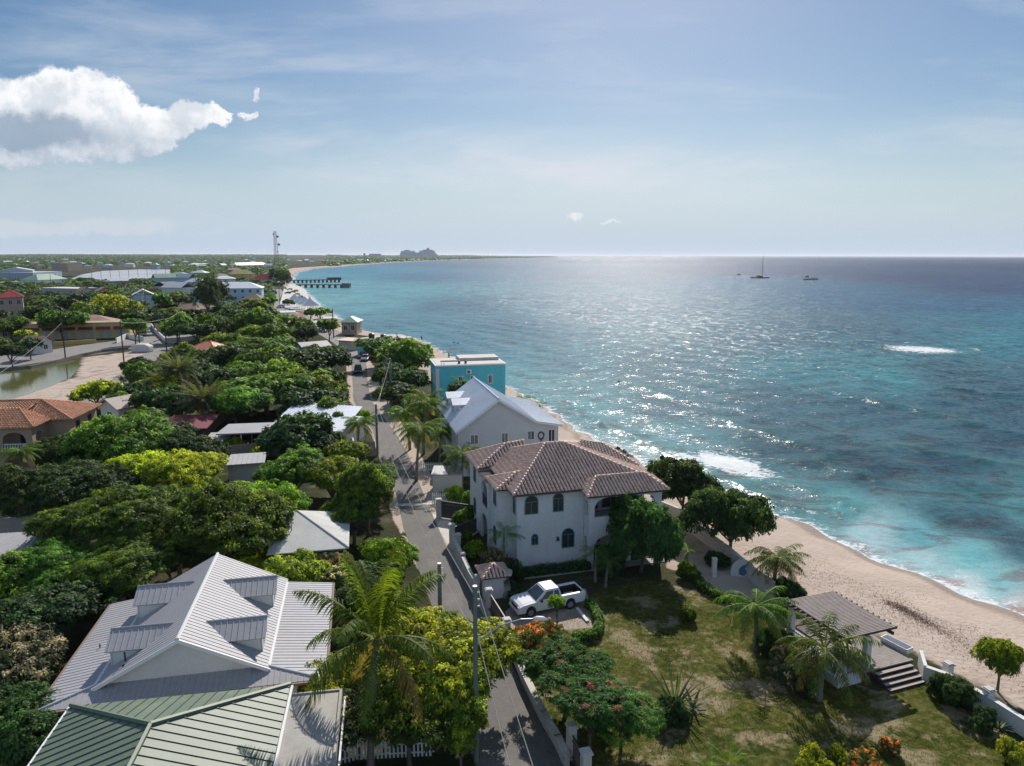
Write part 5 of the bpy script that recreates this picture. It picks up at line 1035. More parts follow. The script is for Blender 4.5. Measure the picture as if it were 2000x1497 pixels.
# fences on the left side of the road
def fence(pts, h, m, label, st=.16, name='wooden_fence'):
    o0 = pts[0]; rt = root(name, (o0[0], o0[1], 0), 0, label, 'fence'); pts = [(p[0]-o0[0], p[1]-o0[1]) for p in pts]; mb = MB(); p2 = MB()
    for a, b in zip(pts[:-1], pts[1:]):
        L_ = math.hypot(b[0]-a[0], b[1]-a[1]); n = max(1, int(L_/st)); dx, dy = (b[0]-a[0])/L_, (b[1]-a[1])/L_
        for i in range(n):
            t = i*st; hh = h+random.uniform(-.05, .05); x0, y0, x1, y1 = a[0]+dx*t, a[1]+dy*t, a[0]+dx*(t+st*.92), a[1]+dy*(t+st*.92); mb.prism([(x0-dy*.015, y0+dx*.015), (x0+dy*.015, y0-dx*.015), (x1+dy*.015, y1-dx*.015), (x1-dy*.015, y1+dx*.015)], 0.02, hh)
        for i in range(int(L_/2.4)+1): x_, y_ = a[0]+dx*i*2.4-dy*.08, a[1]+dy*i*2.4+dx*.08; p2.box(x_-.05, x_+.05, y_-.05, y_+.05, 0, h+.08)
    mb.build('boards', m, rt); p2.build('posts', m, rt); return rt
fence(gp((405, 905), (545, 892), (640, 890), (735, 892)), 1.9, WOODG, 'tall weathered board fence across the plot behind the roadside trees'); fence(gp((530, 1003), (600, 998), (680, 1000)), 1.4, DKWOOD, 'dark paling fence behind the small grey roofed house'); fence(gp((395, 880), (415, 845), (440, 822)), 1.8, WOOD, 'short wooden fence end on beside the carport')
mkwall('block_wall', gp((0, 1046), (60, 1040), (95, 1032)), 1.5, .2, CONC, 'grey block wall behind the white ribbed outbuilding')
mkwall('block_wall', gp((690, 870), (700, 915), (712, 935)), 1.0, .2, CONCP, 'low wall beside the road below the palm')
# ------------------------------------------------------------------ vegetation of the near and middle ground
T = tree
# left block, near
T(35, 1425, 95, 'red', 'glossy tree dotted with red flowers at the bottom left corner', h=2.2); T(25, 1300, 85, 'pale', 'tree with cream leaf tips at the left edge above the red flowered one', h=2.6)
T(85, 1205, 85, 'dark', 'dark glossy tree between the dormer house and the left edge', h=3); T(150, 1150, 75, 'dark', 'small dark tree hugging the back of the dormer house', h=2.2)
T(35, 1150, 75, 'broad', 'green tree directly below the white ribbed outbuilding', h=2.6); T(235, 1105, 115, 'feather', 'wide feathery flamboyant behind the dormer house', h=3.2, sz=.8); T(120, 1110, 85, 'feather', 'feathery olive tree right of the ribbed outbuilding', h=3.2)
T(330, 1090, 50, 'dark', 'dark little tree beyond the dormer house ridge', h=2.5); T(10, 1240, 70, 'broad', 'leafy green tree at the left edge beside the dark glossy one', h=2.4)
T(205, 1018, 116, 'feather', 'largest dome shaped feathery tree on the left', h=4.2, sz=1.0); T(445, 1040, 98, 'broad', 'big broad leaved tree left of the small grey roofed house', h=4.0, sz=1.15); T(345, 1040, 66, 'bright', 'green tree merging the feathery dome and the big broad tree', h=3.6)
T(480, 1100, 42, 'yellow', 'yellow green shrubby tree behind the dormer house peak', h=1.8); T(585, 1120, 55, 'yellow', 'yellow flowered bush in front of the teal walled house', h=1.8); T(650, 1110, 42, 'blush', 'bush with pinkish dry tips in front of the small house', h=1.8); T(690, 1130, 48, 'pale', 'pale tipped bush at the roadside by the small house', h=1.8)
T(765, 1085, 52, 'bright', 'bright lime green tree at the road edge', h=2.6); T(735, 1150, 62, 'dark', 'dark tree between the lime green tree and the coconut palm', h=2.4)
T(40, 965, 80, 'grape', 'dark spreading tree at the left edge with bare stems', h=3.6); T(130, 955, 72, 'grape', 'dark spreading tree right of the left edge one', h=3.6); T(195, 945, 62, 'grape', 'dark tree in front of the yellow shrubs', h=3.4)
T(250, 880, 88, 'broad', 'rich green round tree right of the tan house', h=4.0); T(285, 830, 55, 'feather', 'olive feathery tree above the rich green round one', h=4.2); T(375, 880, 55, 'dark', 'dark glossy tree at the end of the board fence', h=3.6); T(345, 850, 38, 'dark', 'slim dark tree by the magenta roof', h=3.4)
T(130, 880, 48, 'grape', 'dark shrubby tree in front of the tan house wall', h=3.2); T(165, 925, 45, 'broad', 'green shrubby tree below the tan house', h=2.5)
T(285, 925, 78, 'gold', 'yellow leaved tree at the left of the yellow row', h=3.0, sz=.9); T(370, 928, 74, 'gold', 'yellow leaved tree at the right of the yellow row', h=3.0, sz=.9); T(425, 985, 55, 'bright', 'fresh green tree right of the yellow leaved trees', h=2.8)
T(500, 985, 70, 'bright', 'light green tree left of the paling fence', h=3.2); T(570, 925, 62, 'broad', 'open crowned green tree below the board fence', h=3.6); T(650, 930, 52, 'bright', 'bright green tree beside the road shoulder below the fence', h=3.8); T(530, 1040, 42, 'dark', 'small dark tree at the left of the grey shingle roof', h=2.6)
T(718, 960, 60, 'broad', 'tall round green tree at the road bend', h=4.2, sz=1.25); T(690, 1000, 55, 'broad', 'green tree overhanging the grey shingle roof', h=3.0); T(738, 925, 36, 'feather', 'light feathery tree leaning over the road', h=3.5)
T(585, 855, 62, 'dark', 'dark tree in front of the broad metal roof', h=3.0); T(640, 870, 38, 'dark', 'smaller dark tree right of the one before the metal roof', h=2.4); T(680, 880, 28, 'bright', 'small bright tree poking above the board fence', h=2.6)
T(460, 865, 22, 'bright', 'round lime green bush above the concrete shed roof', 'bush', h=1.4); T(510, 880, 16, 'gold', 'yellow bush between the carport and the fence', 'bush', h=1.2); T(185, 770, 38, 'yellow', 'yellow green tree below the pond bank', h=3)
T(240, 790, 26, 'broad', 'small green tree right of the terracotta roof', h=3)
T(700, 805, 17, 'bright', 'bright round shrub at the roadside above the palm', 'bush', h=1.6)
# canopy left of the road, middle distance
mid = [(280, 740, 38, 'broad'), (330, 790, 48, 'dark'), (310, 760, 38, 'yellow'), (300, 790, 34, 'grape'), (520, 770, 82, 'feather'), (460, 790, 62, 'feather'), (590, 760, 52, 'bright'), (640, 770, 40, 'broad'), (610, 790, 50, 'dark'), (650, 740, 28, 'broad'), (560, 735, 46, 'bright'), (480, 735, 52, 'feather'),
       (420, 745, 40, 'dark'), (450, 705, 46, 'grape'), (520, 705, 48, 'broad'), (580, 715, 42, 'grape'), (640, 705, 38, 'dark'), (652, 690, 25, 'broad'), (370, 725, 40, 'dark'), (350, 700, 32, 'broad'), (400, 705, 36, 'grape'), (490, 680, 40, 'feather'), (540, 678, 38, 'feather'), (460, 672, 32, 'broad'), (430, 668, 24, 'bright'), (575, 650, 40, 'broad'), (540, 655, 30, 'broad'),
       (500, 655, 28, 'bright'), (610, 690, 22, 'dark'), (270, 715, 26, 'grape'), (260, 770, 34, 'dark'), (650, 800, 30, 'broad'), (662, 765, 16, 'bright'), (664, 815, 14, 'broad')]
desc = {'broad': 'leafy mid green tree', 'dark': 'dark glossy tree', 'feather': 'wide feathery tree', 'bright': 'lime tipped green tree', 'grape': 'dark olive round tree', 'yellow': 'yellow green tree'}
# each canopy tree is told apart by what it stands beside
near_of = ['at the foot of the pond bank', 'below the front date palm', 'left of the date palms', 'beside the lower date palm', 'at the heart of the grove behind the metal roof', 'above the carport', 'right of the big feathery pair', 'beside the lane shoulder above the metal roof', 'just behind the metal roof', 'along the road opposite the power pole', 'above the lime tipped grove centre', 'right of the date palm crowns',
           'touching the right date palm', 'below the small brown roof', 'in the middle of the upper grove', 'left of the brown hut roof', 'below the rooftop of the brown hut', 'at the road edge level with the dark van', 'right of the coral roof', 'in front of the coral roof', 'below and right of the coral roof', 'above the centre of the upper grove', 'behind the gabled white shed', 'above the coral roof', 'right beside the coral roof', 'behind the white gabled hut', 'left of the white gabled hut tree', 'beyond the long white wall', 'between the gabled hut and the brown hut', 'beside the lane by the pond', 'between terracotta roof and date palms', 'beside the right end of the metal roof', 'hugging the road shoulder above the metal roof', 'beside the road at the metal roof corner']
for (u, v, rp, k), nn in zip(mid, near_of): T(u, v, rp, k, desc[k]+' '+nn, h=3.4)
# right of the road
T(790, 700, 48, 'broad', 'round green tree behind the turquoise building', h=4); T(755, 680, 42, 'broad', 'wide green tree right of the pink beach building', h=4.5, sz=.8); T(745, 738, 24, 'broad', 'green shrubby tree beside the road opposite the grove', h=3); T(800, 745, 36, 'dark', 'dark tree touching the turquoise wall', h=3.5); T(775, 770, 30, 'grape', 'dark olive tree left of the turquoise building', h=3); T(746, 762, 18, 'bright', 'bright low bush at the edge of the road bend', 'bush', h=1.5)
T(815, 690, 30, 'bright', 'light green tree at the beach end above the turquoise building', h=3.5); T(765, 730, 30, 'dark', 'dark tree behind the pole with crossarm', h=3.2)
T(855, 775, 18, 'orange', 'rusty brown shrub against the turquoise wall', 'bush', h=1.5); T(900, 765, 26, 'dark', 'dark bush between the turquoise wall and the metal gable', h=4)
T(1115, 862, 10, 'bright', 'small bright shrub on the sand beside the gable house', 'bush', h=1.2)
# villa surroundings
T(1255, 1050, 80, 'red', 'big dark sea almond with a few red leaves in front of the villa porch', h=2.9, sz=1.95, rm=2.9); T(1190, 1090, 30, 'dark', 'small dark bush below the villa porch', 'bush', h=1.2)
T(1335, 945, 52, 'grape', 'sea almond rising over the beach behind the villa roof corner', h=3.9, sz=1.6); T(1385, 975, 32, 'broad', 'sea almond crown between the two larger beach trees', h=3.4); T(1430, 1020, 62, 'grape', 'round dark sea almond standing at the beach wall', h=3.0, sz=1.75)
T(1958, 1285, 44, 'bright', 'lone sea almond with light leaves at the right end of the beach wall', h=2.1, sz=1.6); T(965, 1065, 26, 'blush', 'vine covered bush with brown trails at the villa corner', 'bush', h=2.2, sz=1.6); T(990, 1080, 26, 'dark', 'dark climbing vine against the villa wall', 'bush', h=2.4, sz=1.8)
T(890, 960, 22, 'bright', 'bright shrub by the cream utility hut', 'bush', h=1.0); T(920, 975, 26, 'broad', 'green bush behind the iron fence', 'bush', h=1.4); T(905, 1010, 24, 'broad', 'low green shrub inside the iron fence', 'bush', h=.7); T(925, 1068, 18, 'bright', 'spreading bright plant inside the villa wall', 'bush', h=.8); T(912, 1048, 14, 'broad', 'round plant near the lattice gate', 'bush', h=.7)
T(1090, 1178, 17, 'bright', 'slim bright sapling in front of the pickup', 'sapling', h=2.0, sz=1.3)
# flowering trees by the road
T(850, 1310, 125, 'yellow', 'large yellow tipped tree spilling over the road', h=3.4, sz=1.0); T(895, 1345, 85, 'yellow', 'yellow tipped crown leaning farthest over the road', h=3.2); T(800, 1400, 85, 'broad', 'shaded green tree below the yellow tree', h=2.8); T(645, 1335, 80, 'yellow', 'yellow shrub between the dormer house corner and the palm trunk', h=2.2)
T(700, 1400, 72, 'pale', 'pale blossomed tree behind the palm trunk', h=2.2); T(900, 1430, 52, 'yellow', 'lower yellow green bough beside the green pole', h=2.2); T(790, 1195, 32, 'broad', 'green bush behind the palm by the road edge', 'bush', h=1.2)
T(1110, 1310, 84, 'pink', 'flamboyant with scattered pink flowers beside the road', h=2.4, sz=.9); T(1155, 1378, 84, 'pink', 'flamboyant with pink flowers above the gate columns', h=2.6, sz=.9); T(1055, 1235, 42, 'orange', 'orange bougainvillea at the parking pad', 'shrub', h=1.5); T(1010, 1230, 20, 'orange', 'small orange bougainvillea trailing over the roadside wall', 'shrub', h=1.0)
T(1215, 1395, 55, 'feather', 'thin feathery tree on the lawn beside the flamboyant', h=1.8, sz=.8); T(1180, 1300, 30, 'pink', 'pink flowered spray at the edge of the lawn', 'shrub', h=1.8)
B_ = T
B_(1540, 1150, 30, 'dark', 'dark rounded bush behind the pavilion corner', 'bush', h=.8); B_(1520, 1250, 28, 'dark', 'dark bush between the lawn palm and the pavilion', 'bush', h=.9); B_(1545, 1290, 42, 'blush', 'grey green bush with dull tips left of the pavilion palm', 'bush', h=1.0); B_(1570, 1335, 26, 'dark', 'dark bush in front of the pavilion palm', 'bush', h=.6)
B_(1868, 1345, 42, 'grape', 'round dark bush against the beach wall by the steps', 'bush', h=.9); B_(1925, 1410, 30, 'dark', 'low dark bush below the lone sea almond', 'bush', h=.4); B_(1400, 1095, 18, 'dark', 'small dark bush against the cream beach wall', 'bush', h=.5); B_(1345, 1120, 20, 'broad', 'green base bush below the low palm', 'bush', h=.5)
B_(1590, 1496, 38, 'yellow', 'yellow green shrub at the bottom edge of the lawn', 'shrub', h=1.0); B_(1690, 1478, 30, 'orange', 'orange flowered shrub at the bottom of the lawn', 'shrub', h=.9); B_(1740, 1440, 16, 'orange', 'thin orange flowering sprig on the lawn', 'shrub', h=.8); B_(1990, 1480, 28, 'yellow', 'yellow green tuft at the bottom right corner', 'shrub', h=.5); B_(1640, 1470, 20, 'yellow', 'small yellow tuft beside the orange flowered shrub', 'shrub', h=.6)
B_(1312, 1378, 26, 'dark', 'dark leafy clump at the centre of the lawn', 'bush', h=.9, sz=1.2); B_(1345, 1200, 16, 'broad', 'pale spiky bush on the shaded lawn edge', 'bush', h=.5)
spiky(1320, 1385, 2.5, 26, 'long leaved agave rising out of the lawn clump', bend=.9, el=(.5, 1.35)); spiky(1355, 1385, 1.2, 9, 'arching agave beside the lawn clump', bend=1.3, el=(.3, .9), w=.09); spiky(1346, 1205, .9, 16, 'grey green agave near the shaded lawn edge', col=(.08, .12, .06)); spiky(1955, 1425, .7, 18, 'silvery agave at the foot of the beach wall', col=(.12, .16, .13)); spiky(935, 1082, .9, 14, 'broad leaved plant behind the roadside villa wall', name='garden_plant', col=(.08, .16, .03), w=.12)
# palms
palm(738, 1240, 7.2, 'tall coconut palm in the foreground overhanging the metal roof', 4.7, 'big', (.5, .3), rz=.35)
palm(1478, 1178, 3.2, 'lawn palm with arching fronds nearest the pavilion hedge', 2.75, 'coconut', (-.15, .1)); palm(1612, 1262, 3.3, 'lawn palm in front of the pavilion roof', 3.0, 'coconut2', (.1, .1)); palm(1520, 1085, 2.9, 'palm at the beach side behind the hedge', 2.5, 'coconut', (.2, .1))
palm(1345, 1075, 1.7, 'low palm with bare curving stems by the sandy path', 1.4, 'tiny', (.2, 0)); palm(1165, 1075, 2.6, 'slim dark palm left of the sea almond', 1.6, 'xmas'); palm(1190, 1095, 2.2, 'second slim dark palm under the sea almond', 1.4, 'xmas', (.2, 0)); palm(985, 1040, 3.4, 'small palm at the villa corner above the vine', 1.8, 'xmas')
palm(822, 835, 6.2, 'tall coconut palm closest to the road bend', 3.2, 'coconut', (.6, 0)); palm(832, 785, 6.8, 'tall coconut palm beside the gable house dormers', 3.3, 'coconut2', (.4, .3)); palm(790, 800, 5.4, 'coconut palm leaning toward the road', 3.0, 'coconut', (-.6, 0)); palm(905, 885, 4.0, 'palm with yellowish fronds beside the villa tower', 2.7, 'coconut2', (.2, 0)); palm(862, 840, 4.2, 'palm tucked under the gable house eave', 2.6, 'coconut', (.2, 0))
palm(702, 822, 3.8, 'coconut palm left of the road beside the metal roof', 2.6, 'coconut', (.3, 0)); palm(427, 965, 3.4, 'yellowish small palm right of the yellow leaved trees', 2.2, 'tiny'); palm(395, 955, 2.8, 'small palm touching the yellow leaved trees', 1.9, 'coconut2')
palm(395, 775, 5.0, 'grey green date palm with a full round crown', 4.3, 'date'); palm(347, 718, 6.5, 'date palm behind the nearer date palm', 4.4, 'date'); palm(320, 742, 4.0, 'half hidden date palm at the grove edge', 3.6, 'date')
palm(1425, 1490, 1.6, 'palm tips rising from the bottom edge of the lawn', 1.5, 'tiny'); palm(1392, 1500, 1.2, 'lower palm tuft at the bottom edge of the lawn', 1.3, 'tiny'); palm(1025, 777, 3, 'small palm on the sand behind the gable house', 2.0, 'xmas'); palm(1055, 790, 2.2, 'tiny palm tip right of the gable roof', 1.3, 'tiny'); palm(900, 745, 5.5, 'dark palm crown between turquoise wall and gable roof', 2.4, 'xmas')
palm(270, 905, 2.5, 'low palm between the rich green tree and yellow leaved trees', 2.0, 'tiny'); palm(40, 880, 5, 'palm crown before the tan house arches', 2.2, 'coconut')
# lawn grass: short blades as one mass
rng = np.random.default_rng(4); n = 60000; gx = rng.uniform(1, 34, n); gy = rng.uniform(28, 52, n)
lw_ = sdf(gx, gy, np.array(W2(LAWNPX))); den = np.sin(gx*.9+gy*.6)+np.sin(gx*.37-gy*.8)+rng.normal(size=n)*.9; ok = (lw_ > .3) & (den > -.5)
P_ = np.column_stack([gx, gy, np.full(n, .03)])[ok]; n = len(P_); ln = rng.normal(size=(n, 3)); ln[:, 2] = np.abs(ln[:, 2])*.4+.6; tg = unit(ln)
gc = np.where((rng.random(n) < .35)[:, None], np.array([.11, .095, .028]), np.array([.042, .062, .008]))*rng.uniform(.6, 1.35, (n, 1))
V_, F_, Cc = leaves(P_, unit(rng.normal(size=(n, 3))*np.array([1, 1, .2])), .12, .03, gc, rng, 0, tg)
tag(link('grass', rawmesh('grass', V_, F_, False, Cc), LEAF), 'short patchy lawn grass around the palms', 'grass', kind='stuff')
# leaf litter and dead seaweed
n = 16000; k = rng.random(n)
line = np.array(W2([(1500, 1108), (1560, 1130), (1620, 1150), (1690, 1172), (1754, 1193), (1799, 1220), (1843, 1244), (1888, 1268), (1915, 1286), (1980, 1320), (2040, 1350)], -.4)); si = rng.integers(0, len(line)-1, n); tt = rng.random(n); q = line[si]+(line[si+1]-line[si])*tt[:, None]
gate_ = np.sin(q[:, 0]*1.9+q[:, 1])+np.sin(q[:, 0]*.7)+.3*rng.normal(size=n) > .55
off = rng.normal(size=(n, 2))*np.where(k < .55, .28, 1.7)[:, None]; q = (q+off+np.where(k > .9, .9, 0)[:, None])[gate_ | (k > .85)]
zq = np.interp(sdf(q[:, 0], q[:, 1], LAND)/9, [0, 1], [-1.5, 0]); zq = -1.5+1.5*np.clip(sdf(q[:, 0], q[:, 1], LAND)/9, 0, 1)**.85; n = len(q)
V_, F_, Cc = leaves(np.column_stack([q, zq+.04]), unit(rng.normal(size=(n, 3))*.35+np.array([0, 0, 1])), .09, .05, np.array([.10, .07, .05])*rng.uniform(.5, 1.6, (n, 1)), rng)
tag(link('seaweed', rawmesh('seaweed', V_, F_, False, Cc), LEAF), 'dark dried seaweed strewn in a broken line along the beach', 'seaweed', kind='stuff')
# ------------------------------------------------------------------ the town beyond
def far(p0, p1, depth, h, kind, wm, rm, label, **k):
    k.setdefault('detail', False); k.setdefault('wins', 3); k.setdefault('sw', 2); k.setdefault('over', .6)
    return house(p0, p1, depth, h, kind, wm, rm, label, **k)
# rust and coral roofs in the grove
far((352, 694), (424, 696), 8, 3.4, 'hip', PALEW, ORANGER, 'hut with coral pink hip roof in the grove', z=3, rise=2.3, wins=2, detail=True, mode='rib', pitch=1.2)
far((575, 683), (600, 690), 6, 3.4, 'gable', M('blue_grey_wall', (.2, .26, .3), .8), METALW, 'small white gabled hut in the grove near the street', z=3, rise=1.6, along='y', wins=1)
far((578, 700), (622, 704), 6, 3.0, 'gable', PALEW, RUST, 'hut with tan rusty roof below the white gabled hut', z=3, rise=1.4, wins=1); far((604, 688), (626, 692), 5, 2.8, 'hip', PALEW, ORANGER, 'tiny hut with pinkish roof by the street', z=2.8, wins=1)
far((197, 800), (232, 806), 5, 3.0, 'gable', WHITE, M('faded_pink_roof', (.42, .34, .3), .7), 'faded pink roofed cottage with white gable beside the tan house', z=2.5, rise=1.3, wins=1); far((238, 788), (264, 792), 3, 2.4, 'shed', PALEW, METALB, 'small pale blue roofed shed among the trees', z=2.4, rise=.3, wins=0, sw=0)
far((325, 838), (398, 836), 5, 2.4, 'shed', M('dark_wall', (.08, .05, .05), .8), M('magenta_roof', (.16, .02, .035), .7), 'low shed with dark magenta roof under the date palm', z=2.4, rise=.5, wins=0, sw=0)
# yellow long building
YB = far((47, 667), (255, 661), 7, 4.6, 'flat', YELW, M('weathered_parapet', (.36, .28, .2), .9), 'long yellow building with maroon awnings facing the road', z=0, wins=0, sw=0, cat='building', name='long_building')
ww = (G(255, 661)-G(47, 667)).length
for i in range(6):
    aw = MB(); x0 = .4+i*ww/6; aw.prism([(0, 3.6), (0, 2.9), (-.8, 2.75)], x0, x0+ww/6-.9, 'x'); aw.build('awning', MAROON, YB)
    for j in range(2): 
        ds = MB(); ds.box(x0+.6+j*2.2, x0+1.7+j*2.2, -.05, 0, 0, 2.2); ds.build('shutter_door', M('grey_shutter', (.26, .33, .38), .7), YB)
far((120, 640), (228, 636), 12, 4.2, 'hip', PALEW, RUST, 'rust streaked hip roof right behind the long yellow building', z=3.5, rise=2.2, wins=0, sw=0); far((0, 668), (45, 664), 7, 3.2, 'flat', CONC, CONC, 'grey flat roofed block left of the yellow building', z=0, wins=2)
far((0, 627), (49, 625), 13, 8.5, 'hip', M('buff_wall', (.45, .32, .25), .85), REDR, 'two storey buff building with red hip roof at the left edge', z=0, rise=2.8, wins=3, storeys=2, detail=True, mode='rib', pitch=1.5)
far((378, 592), (512, 590), 14, 7.2, 'hip', BLUEW, METALB, 'long pale blue two storey building with pale blue hip roof', z=0, rise=3.2, wins=9, storeys=2, fr=TEAL, cat='building', name='long_building')
far((462, 606), (517, 606), 12, 3.6, 'hip', M('brick_wall', (.22, .1, .08), .85), BROWNR, 'brown hip roofed house below the pale blue building', z=0, rise=3.4, wins=3); far((340, 620), (384, 622), 12, 3.2, 'hip', PALEW, BROWNR, 'brown hip roofed house left of the dark pine', z=0, rise=2.6)
far((452, 552), (497, 551), 9, 7, 'hip', YELW, MUSTR, 'mustard roofed house with dark dormers', z=0, rise=4, wins=3, storeys=2); far((493, 556), (532, 556), 12, 4, 'hip', WHITE, REDR, 'house with bright red hip roof beside the shore road', z=0, rise=4.5)
far((462, 525), (525, 523), 18, 5, 'hip', WHITE, LTGREY, 'large pale grey roofed building below the tower', z=0, rise=5, wins=5); far((426, 552), (452, 551), 10, 5, 'hip', M('rose_wall', (.4, .25, .22), .8), BROWNR, 'brownish house left of the mustard roofed one', z=0, rise=2.5)
far((75, 559), (132, 556), 16, 4.2, 'hip', PALEW, GREENR, 'house with faded green hip roof before the salt pond', z=0, rise=4.5); far((6, 565), (48, 563), 14, 4, 'flat', PALEW, GREENR, 'low pale green roofed block at the left edge', z=0)
far((82, 581), (152, 583), 14, 5, 'flat', M('mauve_wall', (.35, .36, .4), .8), PALEW, 'flat roofed pale grey block below the green roofed house', z=0, cat='building'); far((0, 549), (66, 548), 40, 9, 'gable', M('warehouse_wall', (.4, .44, .5), .6), LTGREY, 'long white warehouse at the left edge', z=0, rise=3, wins=0, sw=0, cat='warehouse', name='warehouse'); far((66, 549), (122, 545), 30, 7, 'flat', M('blue_warehouse_wall', (.3, .38, .5), .6), LTGREY, 'bluish flat warehouse right of the white one', z=0, wins=2, sw=0, cat='warehouse', name='warehouse')
far((133, 532), (162, 531), 25, 12, 'flat', M('tan_tower_wall', (.38, .31, .25), .85), TAN, 'tan multi storey block beyond the salt pond', z=0, wins=4, storeys=4, cat='building'); far((213, 564), (258, 562), 12, 4.5, 'flat', M('ruin_wall', (.33, .31, .28), .9), M('charred_roof', (.12, .1, .1), .9), 'roofless grey ruin with charred beams', z=0, cat='ruin', name='ruin')
far((362, 565), (390, 566), 10, 5, 'hip', BLUEW, METALB, 'pale blue roofed house left of the long blue building', z=0, rise=3); far((372, 541), (400, 541), 14, 4, 'hip', WHITE, LTGREY, 'white roofed house beyond the pines', z=0, rise=3); far((328, 545), (362, 545), 14, 4, 'hip', PALEW, GREENR, 'faint green roofed house right of the salt pond', z=0, rise=2.5); far((378, 524), (416, 523), 20, 5, 'hip', PALEW, LTGREY, 'long grey roof on the horizon side of the town', z=0, rise=3)
far((160, 585), (185, 584), 9, 4, 'gable', PALEW, BROWNR, 'cream gabled cottage in the trees', z=0, rise=2.5, along='y', wins=1); far((193, 583), (222, 582), 9, 3.5, 'gable', ORANGER, BROWNR, 'orange walled cottage in the trees', z=0, rise=2.5, wins=1)
far((78, 694), (104, 690), 5, 3.0, 'gable', WHITE, RUST, 'small white gabled hut on the pond side of the road', z=0, rise=1.5, along='y', wins=1)
mb = MB(); mb.prism([(-2.4, 0), (2.4, 0), (2.4, 1.5), (1.2, 2.1), (-1.2, 2.1), (-2.4, 1.4)], 0, 2.6, 'y'); o = mb.build('utility_block', PALEW, None, G(274, 690), 0, 'bulky white rounded block on the bare ground by the junction', 'utility block', bevel=.3); mb = MB(); mb.box(-.5, .5, -.03, 0, .1, 1.4); mb.build('hatch', GREYW, o)
mkwall('white_wall', W2([(325, 671), (360, 668), (400, 662)]), 1.3, .3, WHITE, 'long low white wall along the road at the edge of the grove'); mkwall('white_wall', W2([(296, 640), (305, 652), (325, 671)]), 1.2, .3, WHITE, 'white wall bending up the side lane'); mkwall('yellow_wall', W2([(104, 678), (188, 672)]), 1.2, .3, YELW, 'low yellow wall in front of the yellow building'); mkwall('white_wall', W2([(228, 672), (248, 662), (280, 668)]), 1.4, .3, WHITE, 'small white enclosure at the end of the yellow building')
mkwall('pond_wall', W2([(-60, 739), (0, 727), (60, 722), (110, 711), (160, 698), (200, 690), (250, 684)]), .7, .4, ROCK, 'dark stone retaining wall round the pond')
far((530, 1), (531, 1), 1, 1, 'flat', WHITE, WHITE, '') if 0 else None
# beach side cluster
PB = far((699, 694), (742, 700), 11, 4.0, 'flat', PINK, CONCP, 'pink walled flat roofed beach building with water tanks', z=0, wins=3, cat='building', name='beach_building'); pm = MB(); pm.box(.5, 3.2, -.12, -.01, .1, 3.1); pm.build('painted_front', TEAL, PB)
for i, (u_, v_) in enumerate(((726, 657), (749, 659))):
    p = G(u_, v_, 5.2); rt = root('water_tank', (p.x, p.y, 4.2), 0, ['black water tank on the left of the pink building roof', 'black water tank on the right of the pink building roof'][i], 'water tank'); mb = MB(); mb.tube([(0, 0, .3), (0, 0, 1.5), (0, 0, 1.75)], [.75, .75, .3], 12); mb.build('tank', TANK, rt); mb = MB(); mb.cyl((0, 0, 0), .5, .32, 8); mb.build('stand', CONC, rt)
far((742, 680), (795, 676), 5, 2.6, 'flat', PINK, CONC, 'low rose walled terrace at the water edge', z=0, wins=0, sw=0, name='terrace', cat='terrace'); far((668, 655), (697, 655), 8, 4, 'hip', TAN, GREENR, 'tan house with small green hip roof by the water', z=0, rise=1.6, wins=2); far((662, 672), (692, 674), 4, 2.5, 'shed', PALEW, M('peach_roof', (.6, .45, .35), .7), 'peach awning roof between the street and the beach', z=1.5, wins=0, sw=0, rise=.2)
for i in range(4):
    p = G(576+i*10, 601+i*3.2, 0); rt = root('peaked_tent', (p.x, p.y, 0), rad(25), ['first white peaked market tent from the left', 'second white peaked market tent from the left', 'third white peaked market tent from the left', 'rightmost white peaked market tent by the water'][i], 'tent', 'white peaked market tents')
    mb = MB(); [mb.slab([a_, b_, (0, 0, 6.4)], .06) for a_, b_ in (((-3.2, -3.2, 3), (3.2, -3.2, 3)), ((3.2, -3.2, 3), (3.2, 3.2, 3)), ((3.2, 3.2, 3), (-3.2, 3.2, 3)), ((-3.2, 3.2, 3), (-3.2, -3.2, 3)))]; mb.build('canopy', CANVAS, rt); mb = MB(); [mb.box(x_-.1, x_+.1, y_-.1, y_+.1, 0, 3) for x_ in (-3, 3) for y_ in (-3, 3)]; mb.build('poles', WHITE, rt)
for i, (u_, v_, s_, m_, lb) in enumerate([(562, 610, 3.0, CANVAS, 'white stall canopy beside the red one'), (582, 617, 2.4, CANVR, 'red stall canopy in the market'), (570, 623, 2.6, CANVAS, 'white stall canopy nearest the grove'), (566, 601, 2.0, CANVAS, 'small white stall canopy below the peaked tents'), (604, 630, 2.6, CANVAS, 'white stall canopy under the market trees'), (634, 626, 3.6, CANVAS, 'pale blue white canopy between the two shore trees'), (645, 622, 2.6, METALB, 'bluish stall roof by the water'), (606, 640, 2.2, LTGREY, 'grey stall roof beside the street')]):
    p = G(u_, v_, 2.5); rt = root('market_stall', (p.x, p.y, 0), rad(20), lb, 'stall', 'market stalls along the front street'); mb = MB(); mb.slab([(-s_, -s_*.8, 2.4), (s_, -s_*.8, 2.4), (s_, 0, 3.0), (-s_, 0, 3.0)], .06); mb.slab([(s_, s_*.8, 2.4), (-s_, s_*.8, 2.4), (-s_, 0, 3.0), (s_, 0, 3.0)], .06); mb.build('canopy', m_, rt); mb = MB(); [mb.box(x_*s_*.95-.06, x_*s_*.95+.06, y_*s_*.75-.06, y_*s_*.75+.06, 0, 2.45) for x_ in (-1, 1) for y_ in (-1, 1)]; mb.box(-s_*.8, s_*.8, -s_*.7, -s_*.5, 0, 1); mb.build('counter', PALEW, rt)
